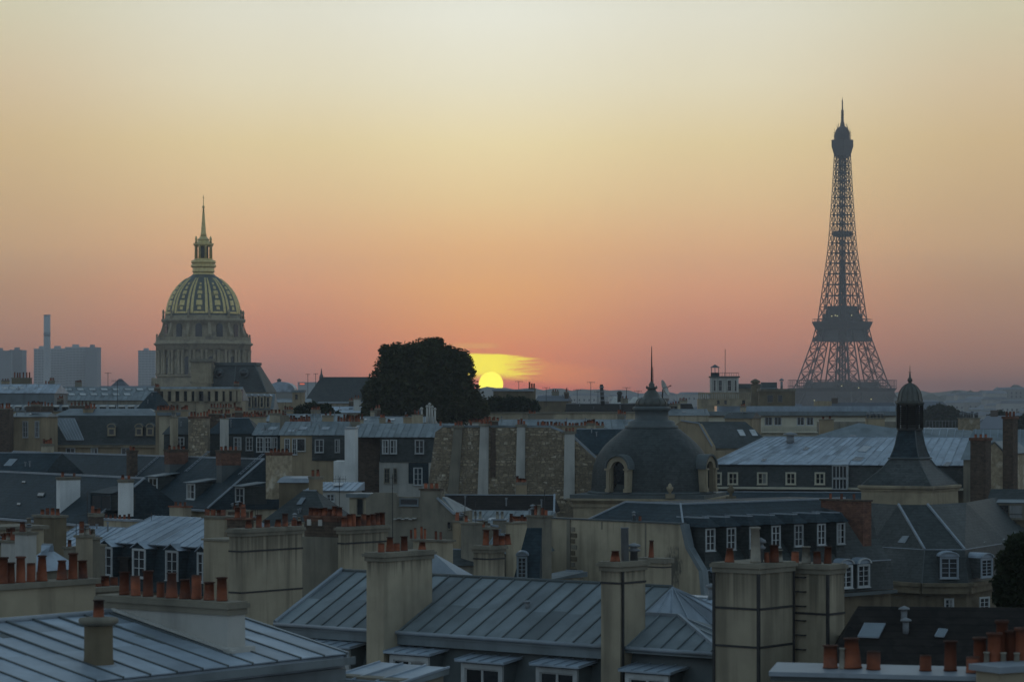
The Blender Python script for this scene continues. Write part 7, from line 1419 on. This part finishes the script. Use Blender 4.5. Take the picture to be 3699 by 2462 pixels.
# ---- long zinc roofs at the left, 520-580 m
t, fr, u1, ze, zr, r = house('higher zinc roof with skylights at the far left edge', -60, 196, 1420, 1388, 520, -3, 'zinc_old', 'zinc', 12, 'gable', npan=18)
for px in (10, 38, 68): u_ = fr.u(px, 3); skylight(r, [fr.p(u_, 2.5, ze+(zr-ze)*.45), fr.p(u_+1.2, 2.5, ze+(zr-ze)*.45), fr.p(u_+.7, 4.2, ze+(zr-ze)*.72), fr.p(u_-.5, 4.2, ze+(zr-ze)*.72)], m='white')
row_pots('weathered stone chimney on the far left zinc roof', 42, 108, 1366, 530, 6, 'stone_dark', (.5, 1.2), 2.2); row_pots('short stone chimney on the long skylit zinc roof', 160, 180, 1390, 540, 2, 'stone_dark', (.5, .8), 1.5)
t, fr, u1, ze, zr, r = house('very long zinc roof studded with skylights below the gilded dome', 190, 860, 1446, 1398, 575, -2, 'plaster_grey', 'zinc_old', 16, 'gable', npan=40)
for k, (py, n, p0, dp) in enumerate(((1412, 9, 195, 43), (1430, 6, 250, 40), (1426, 7, 560, 42), (1438, 6, 600, 40))):
    for i in range(n):
        f1 = (1446-py)/48.; u_ = fr.u(p0+i*dp, 8*f1); skylight(r, [fr.p(u_, 8*f1, ze+(zr-ze)*f1+.12), fr.p(u_+1.5, 8*f1, ze+(zr-ze)*f1+.12), fr.p(u_+.9, 8*f1+1.3, ze+(zr-ze)*(f1+.16)+.14), fr.p(u_-.6, 8*f1+1.3, ze+(zr-ze)*(f1+.16)+.14)], m='white', fm='lead')
t, fr, u1, ze, zr, r = house('low zinc attic with a row of little bright dormers and red pots at the left', -40, 570, 1484, 1462, 470, -2, 'plaster_warm', 'zinc_old', 9, 'gable')
for i in range(16):
    px = 20+i*34; u_ = fr.u(px, .3); dormer(t, fr, u_, u_+.9, .2, ze-.1, ze+.75, 1.6, 'flat', 'slate', 'lead', 'plaster_light', .1, .08, 1, 1, rise=.25)
row_pots('red pot row, left of the stout antenna mast', 95, 190, 1468, 462, 8, 'brick_dark', (.5, .8)); row_pots('red pot row, right of the stout antenna mast', 250, 330, 1466, 462, 6, 'brick_dark', (.5, .8)); row_pots('pot row at the foot of the gilded dome', 760, 850, 1474, 440, 9, 'plaster_warm', (.5, .8)); row_pots('long pot row under the dark mansard right of the dome', 850, 975, 1500, 430, 10, 'brick_dark', (.4, .7))
t, fr, u1, ze, zr, r = house('grey hipped roof top in front of the tower blocks', 396, 458, 1400, 1368, 900, 0, 'far_wall', 'far_roof', 10, 'hip', hip=2.4)
t, fr, u1, ze, zr, r = house('low wide grey roof between tower blocks and gilded dome', 355, 560, 1408, 1394, 880, 0, 'far_wall', 'far_roof', 10, 'gable')
# stone attic with pilasters below the dome
f_ = Fr(556, 556, -2); t = thing('stone_parapet', 'pale stone attic with pilasters at the foot of the gilded dome', 'building', f_.p(15, 2, 0)); u_ = f_.u(868)
part('wall', MB().fbox(f_, 0, u_, .6, 8, 0, f_.z(1448)), M['stone'], t); part('lintel', MB().fbox(f_, 0, u_, -.1, 1., f_.z(1412), f_.z(1404)), M['stone'], t); part('inner_wall', MB().fbox(f_, .2, u_-.2, 2.4, 6, f_.z(1448), f_.z(1405)), M['glass'], t)
for px in (560, 590, 618, 648, 676, 702, 735, 760, 788, 812, 838, 858): x = f_.u(px); part('pilaster', MB().fbox(f_, x, x+.9, -.05, .9, f_.z(1450), f_.z(1412)-.001), M['stone'], t)
# dark mansard pavilion right of the dome
f_ = Fr(763, 665, -8); u_ = f_.u(958); zt = f_.z(1318); zb = f_.z(1416)
t = thing('mansard_pavilion', 'tall dark mansard roof with round oculi and pale chimney block beside the gilded dome', 'building', f_.p(6, 5, 0)); part('wall', MB().fbox(f_, 0, u_, 0, 12, 0, zb), M['stone'], t)
ms_ = frustum(t, f_, (-.2, u_+.3, -.4, 12), zb+.001, (.2, u_-3.4, 3.2, 9), zt, 'slate', 'mansard_slope'); part('roof_cap', MB().fbox(f_, -.1, u_-3.1, 2.9, 9.2, zt+.001, zt+.7), M['lead'], t)
flash(ms_, [f_.p(u_*.42, -.4, zb+.2), f_.p(u_*.40, 3.1, zt)], .2, 'lead'); flash(ms_, [f_.p(u_+.3, -.4, zb+.1), f_.p(u_-3.4, 3.2, zt)], .2, 'lead')
for px in (792, 882):
    p_ = f_.p(f_.u(px, 1.6), .9, f_.z(1346)); part('oculus', MB().bar(p_+Vector((0, 0, 0)), p_+Vector((0, 2.5, 0)), 1.25, 16), M['lead'], t); part('oculus_glass', MB().bar(p_+Vector((0, -.06, 0)), p_+Vector((0, .3, 0)), .85, 16), M['glass'], t)
stack(t, f_, f_.u(690, -1), f_.u(762, -1), -1, 2.5, 0, f_.z(1306), 'stone', .45, .7, label='pale square chimney block')
part('block_band', MB().fbox(f_, f_.u(690, -1)-.2, f_.u(762, -1)+.2, -1.2, 2.7, f_.z(1384), f_.z(1378)), M['stone'], t)
t, fr, u1, ze, zr, r = house('row of arched dormers with scalloped zinc hoods right of the gilded dome', 866, 985, 1478, 1422, 648, -4, 'stone', 'zinc_old', 8, 'gable')
for i in range(5): u_ = fr.u(872+i*22); dormer(t, fr, u_, u_+1.15, -.3, fr.z(1472), fr.z(1430), 3, 'arch', 'stone', 'stone', 'zinc', .15, .25, 1, 2, rise=.5)
# round roofed hall, hazy block, church roof
f_ = Fr(968, 900, 0); u_ = f_.u(1062); t = thing('round_roofed_hall', 'pale hall with low rounded roof and tiny finial right of the dark mansard', 'building', f_.p(4, 4, 0)); part('wall', MB().fbox(f_, 0, u_, 0, 12, 0, f_.z(1415)), M['far_wall'], t)
arc = [f_.p(u_*(.5-.53*math.cos(math.pi*i/10)), -.3, f_.z(1415)+(f_.z(1378)-f_.z(1415))*math.sin(math.pi*i/10)**.8) for i in range(11)]; part('roof', MB().prism(arc, (0, 13, 0)), M['zinc'], t); part('finial', MB().lathe((f_.p(u_*.42, 1, 0).x, 901), [(.8, f_.z(1380)), (.6, f_.z(1375)), (.9, f_.z(1371)), (.1, f_.z(1366))], 10), M['lead'], t)
t, fr, u1, ze, zr, r = house('hazy flat block with a small red light left of the church roof', 1076, 1145, 1382, 1380, 1500, 0, 'concrete', 'concrete', 14, 'flat'); part('red_light', MB().fbox(fr, fr.u(1083), fr.u(1100), -.4, -.1, fr.z(1388), fr.z(1384)), glow('red_sign', (1., .18, .08), .55), t)
t, fr, u1, ze, zr, r = house('small beige house with one dark window left of the church roof', 1056, 1096, 1416, 1408, 700, 0, 'plaster_warm', 'zinc_old', 6, 'flat'); wins(t, fr, [(1066, 1076)], 1424, 1442, 0, 1, 1, 'plaster_warm')
t, fr, u1, ze, zr, r = house('long beige wall below the round roofed hall', 975, 1120, 1452, 1440, 720, 0, 'plaster_warm', 'zinc_old', 8, 'gable')
f_ = Fr(1098, 765, 0); u_ = f_.u(1420); t = thing('church', 'church with long steep dark slate roof and tiny spirelet left of the great tree', 'church', f_.p(10, 5, 0)); part('wall', MB().fbox(f_, .5, u_, 0, 12, 0, f_.z(1452)), M['stone'], t)
rr4 = part('roof', MB().add([f_.p(0, -.3, f_.z(1450)), f_.p(u_, -.3, f_.z(1450)), f_.p(u_, 12.3, f_.z(1450)), f_.p(0, 12.3, f_.z(1450)), f_.p(f_.u(1160, 6), 6, f_.z(1360)), f_.p(u_, 6, f_.z(1360))], [(0, 1, 5, 4), (1, 2, 5), (2, 3, 4, 5), (3, 0, 4), (0, 3, 2, 1)]), M['slate'], t); part('gutter', MB().fbox(f_, 0, u_, -.7, -.31, f_.z(1456), f_.z(1450)), M['zinc_trim'], t)
p_ = f_.p(f_.u(1161, 6), 6, 0); part('spirelet', MB().lathe((p_.x, p_.y), [(.7, f_.z(1368)), (.55, f_.z(1356)), (.3, f_.z(1350)), (.05, f_.z(1328))], 8), M['lead'], t)
t, fr, u1, ze, zr, r = house('grey zinc house with white chimney below the church roof', 1190, 1320, 1490, 1468, 520, 0, 'plaster_grey', 'zinc', 8, 'gable'); stack(t, fr, fr.u(1276), fr.u(1300), 1, 2.2, 0, fr.z(1440), 'plaster_light', .1, .15, pots=[('n', 2, .5, .7)])
# ---- crowd of hazy roofs further out
LBF = 'hazy distant roof among the crowd of roofs just below the horizon'
r5 = random.Random(31)
for i in range(70):
    Y = r5.uniform(760, 2100); px = r5.uniform(-60, 3760)
    if 560 < px < 930 and Y < 1250: continue
    if 2820 < px < 3260 and Y > 1500: continue
    py = r5.uniform(1446, 1474) if px < 3300 else r5.uniform(1480, 1530); w_ = r5.uniform(14, 34); f_ = Fr(px, Y, r5.uniform(-40, 40)); hh = f_.z(py)
    t = bld('distant_house', LBF, f_, 0, w_, 0, 12, hh-4, 'far_wall', group='crowd of hazy distant roofs'); frustum(t, f_, (-.4, w_+.4, -.4, 12.4), hh-3.999, (2.5, w_-2.5, 5.5, 6.5), hh, 'far_roof')
    nst = max(2, int(w_/4)); wb = MB()
    for q in range(nst): x = w_*(q+.5)/nst; wb.fbox(f_, x-.6, x+.6, -.15, .05, hh-7.2, hh-5)
    part('windows', wb, M['glass'], t, kind='stuff'); part('chimney', MB().fbox(f_, w_*.2, w_*.2+2.2, 5, 6.4, hh-2, hh+1.6), M['brick_dark'], t)
# ================================================================ trees
def leaf_cloud(lobes, Y, n, size, seed, depth=.8, shell=.45, holes=()):
    r = random.Random(seed); mb = MB(); tot = sum(l[2]**2 for l in lobes); s = Y/F
    for (px, py, rad) in lobes:
        k = int(n*rad**2/tot)
        for _ in range(k):
            while True:
                a, b, c = r.uniform(-1, 1), r.uniform(-1, 1), r.uniform(-1, 1); d = math.sqrt(a*a+b*b+c*c)
                if .05 < d <= 1: break
            q = (d**shell)/d*r.choice((r.uniform(.72, 1.0), r.uniform(.85, 1.08), r.uniform(.95, 1.17))); ppx = px+a*q*rad; ppy = py-c*q*rad
            if any((ppx-hx)**2+(ppy-hy)**2 < hr*hr for hx, hy, hr in holes): continue
            c0 = P(ppx, ppy, Y); c0 = Vector((c0.x, Y+b*q*rad*s*depth, c0.z)); z_ = size*r.uniform(.6, 1.4)
            e1 = Vector((r.gauss(0, 1), r.gauss(0, 1), r.gauss(0, .7))).normalized(); e2 = e1.cross(Vector((r.gauss(0, 1), r.gauss(0, 1), r.gauss(0, 1)))).normalized()
            mb.add([c0-e1*z_, c0+e2*z_*.45, c0+e1*z_, c0-e2*z_*.45], [(0, 1, 2, 3)])
    return mb
def tree(label, lobes, Y, n, size, seed, trunk, name='tree', m='leaf', holes=(), z_ground=0., limbs=5):
    px, py = trunk; b = Vector((X(px, Y), Y, z_ground)); tp = P(px, py, Y); t = thing(name, label, 'tree', b); r = random.Random(seed)
    h = tp.z-z_ground; tk = MB().bar(b, b.lerp(tp, .5), .055*h*.5, 10, .04*h*.5).bar(b.lerp(tp, .5), tp, .04*h*.5, 10, .015*h*.5)
    for lx, ly, lr in lobes[:limbs+4]:
        e = P(lx, ly, Y); e.y += r.uniform(-.4, .4)*lr*Y/F; tk.bar(b.lerp(tp, r.uniform(.45, .8)), e, .018*h*.5, 6, .006*h*.5)
    part('trunk', tk, M['bark'], t); part('crown', leaf_cloud(lobes, Y, n, size, seed, holes=holes), M[m], t)
    return t
BIG = [(1545, 1335, 108), (1450, 1335, 92), (1632, 1345, 80), (1405, 1415, 88), (1520, 1420, 118), (1640, 1430, 92), (1372, 1478, 66), (1470, 1490, 90), (1590, 1490, 92), (1700, 1470, 62), (1556, 1268, 46), (1500, 1285, 48), (1425, 1290, 46), (1660, 1300, 42), (1610, 1290, 45), (1400, 1310, 32), (1680, 1345, 36), (1345, 1420, 40), (1735, 1480, 34), (1338, 1500, 40), (1390, 1265, 22), (1580, 1240, 24), (1692, 1310, 18)]
tree('great round dark tree rising above the roofs beside the setting sun', BIG, 430, 60000, .31, 3, (1530, 1380), holes=((1693, 1352, 6), (1704, 1366, 4)))
tree('small dark tree crown below the church roof', [(1090, 1505, 40), (1130, 1495, 42), (1170, 1500, 40), (1205, 1515, 30), (1060, 1515, 26)], 405, 5000, .38, 4, (1130, 1490), m='leaf_dark')
tree('dark tree clump beneath the flat white roofed box', [(1790, 1468, 38), (1840, 1465, 36), (1880, 1468, 36), (1920, 1472, 30), (1765, 1480, 30), (1810, 1485, 34), (1860, 1488, 34), (1900, 1490, 30)], 462, 5000, .42, 5, (1840, 1462), m='leaf_dark')
tree('hazy tree behind the lantern, right side', [(3365, 1495, 26), (3395, 1486, 26), (3425, 1492, 26), (3450, 1504, 24), (3345, 1515, 26), (3385, 1520, 30), (3425, 1525, 30), (3462, 1528, 26)], 900, 5000, .8, 6, (3400, 1480), m='leaf_dark')
tree('hazy tree left of the slim brick chimney', [(3590, 1512, 20), (3615, 1505, 20), (3640, 1514, 18), (3600, 1530, 24), (3630, 1535, 24), (3570, 1535, 22)], 800, 2500, .75, 7, (3615, 1500), m='leaf_dark')
tree('hazy tree at the right picture edge above the rubble gable', [(3680, 1530, 26), (3705, 1522, 24)], 700, 2200, .65, 8, (3690, 1520), m='leaf_dark')
tree('nearly black tree filling the right edge below the pavilion', [(3680, 1975, 46), (3650, 2030, 52), (3692, 2060, 60), (3640, 2110, 56), (3690, 2150, 62), (3655, 2200, 50), (3625, 2250, 40), (3695, 2230, 50), (3720, 1960, 40), (3612, 2160, 26)], 100, 9000, .13, 9, (3672, 2020), m='leaf_dark')
# ================================================================ evening haze
hm = bpy.data.materials.new('haze'); hm.use_nodes = True; ht = hm.node_tree; ht.nodes.clear()
pv = N(ht, 'ShaderNodeVolumePrincipled'); pv.inputs['Color'].default_value = (.92, .93, .96, 1); pv.inputs['Density'].default_value = HZ_DENS; pv.inputs['Anisotropy'].default_value = .0
ho = N(ht, 'ShaderNodeOutputMaterial'); ht.links.new(pv.outputs[0], ho.inputs['Volume'])
hz = bpy.data.objects.new('haze', MB().box(-4200, 4200, -900, HZ_FAR, -16.0, HZ_TOP).mesh('haze', hm)); link(hz); hz['kind'] = 'stuff'
hm.cycles.homogeneous_volume = True if hasattr(hm.cycles, 'homogeneous_volume') else None
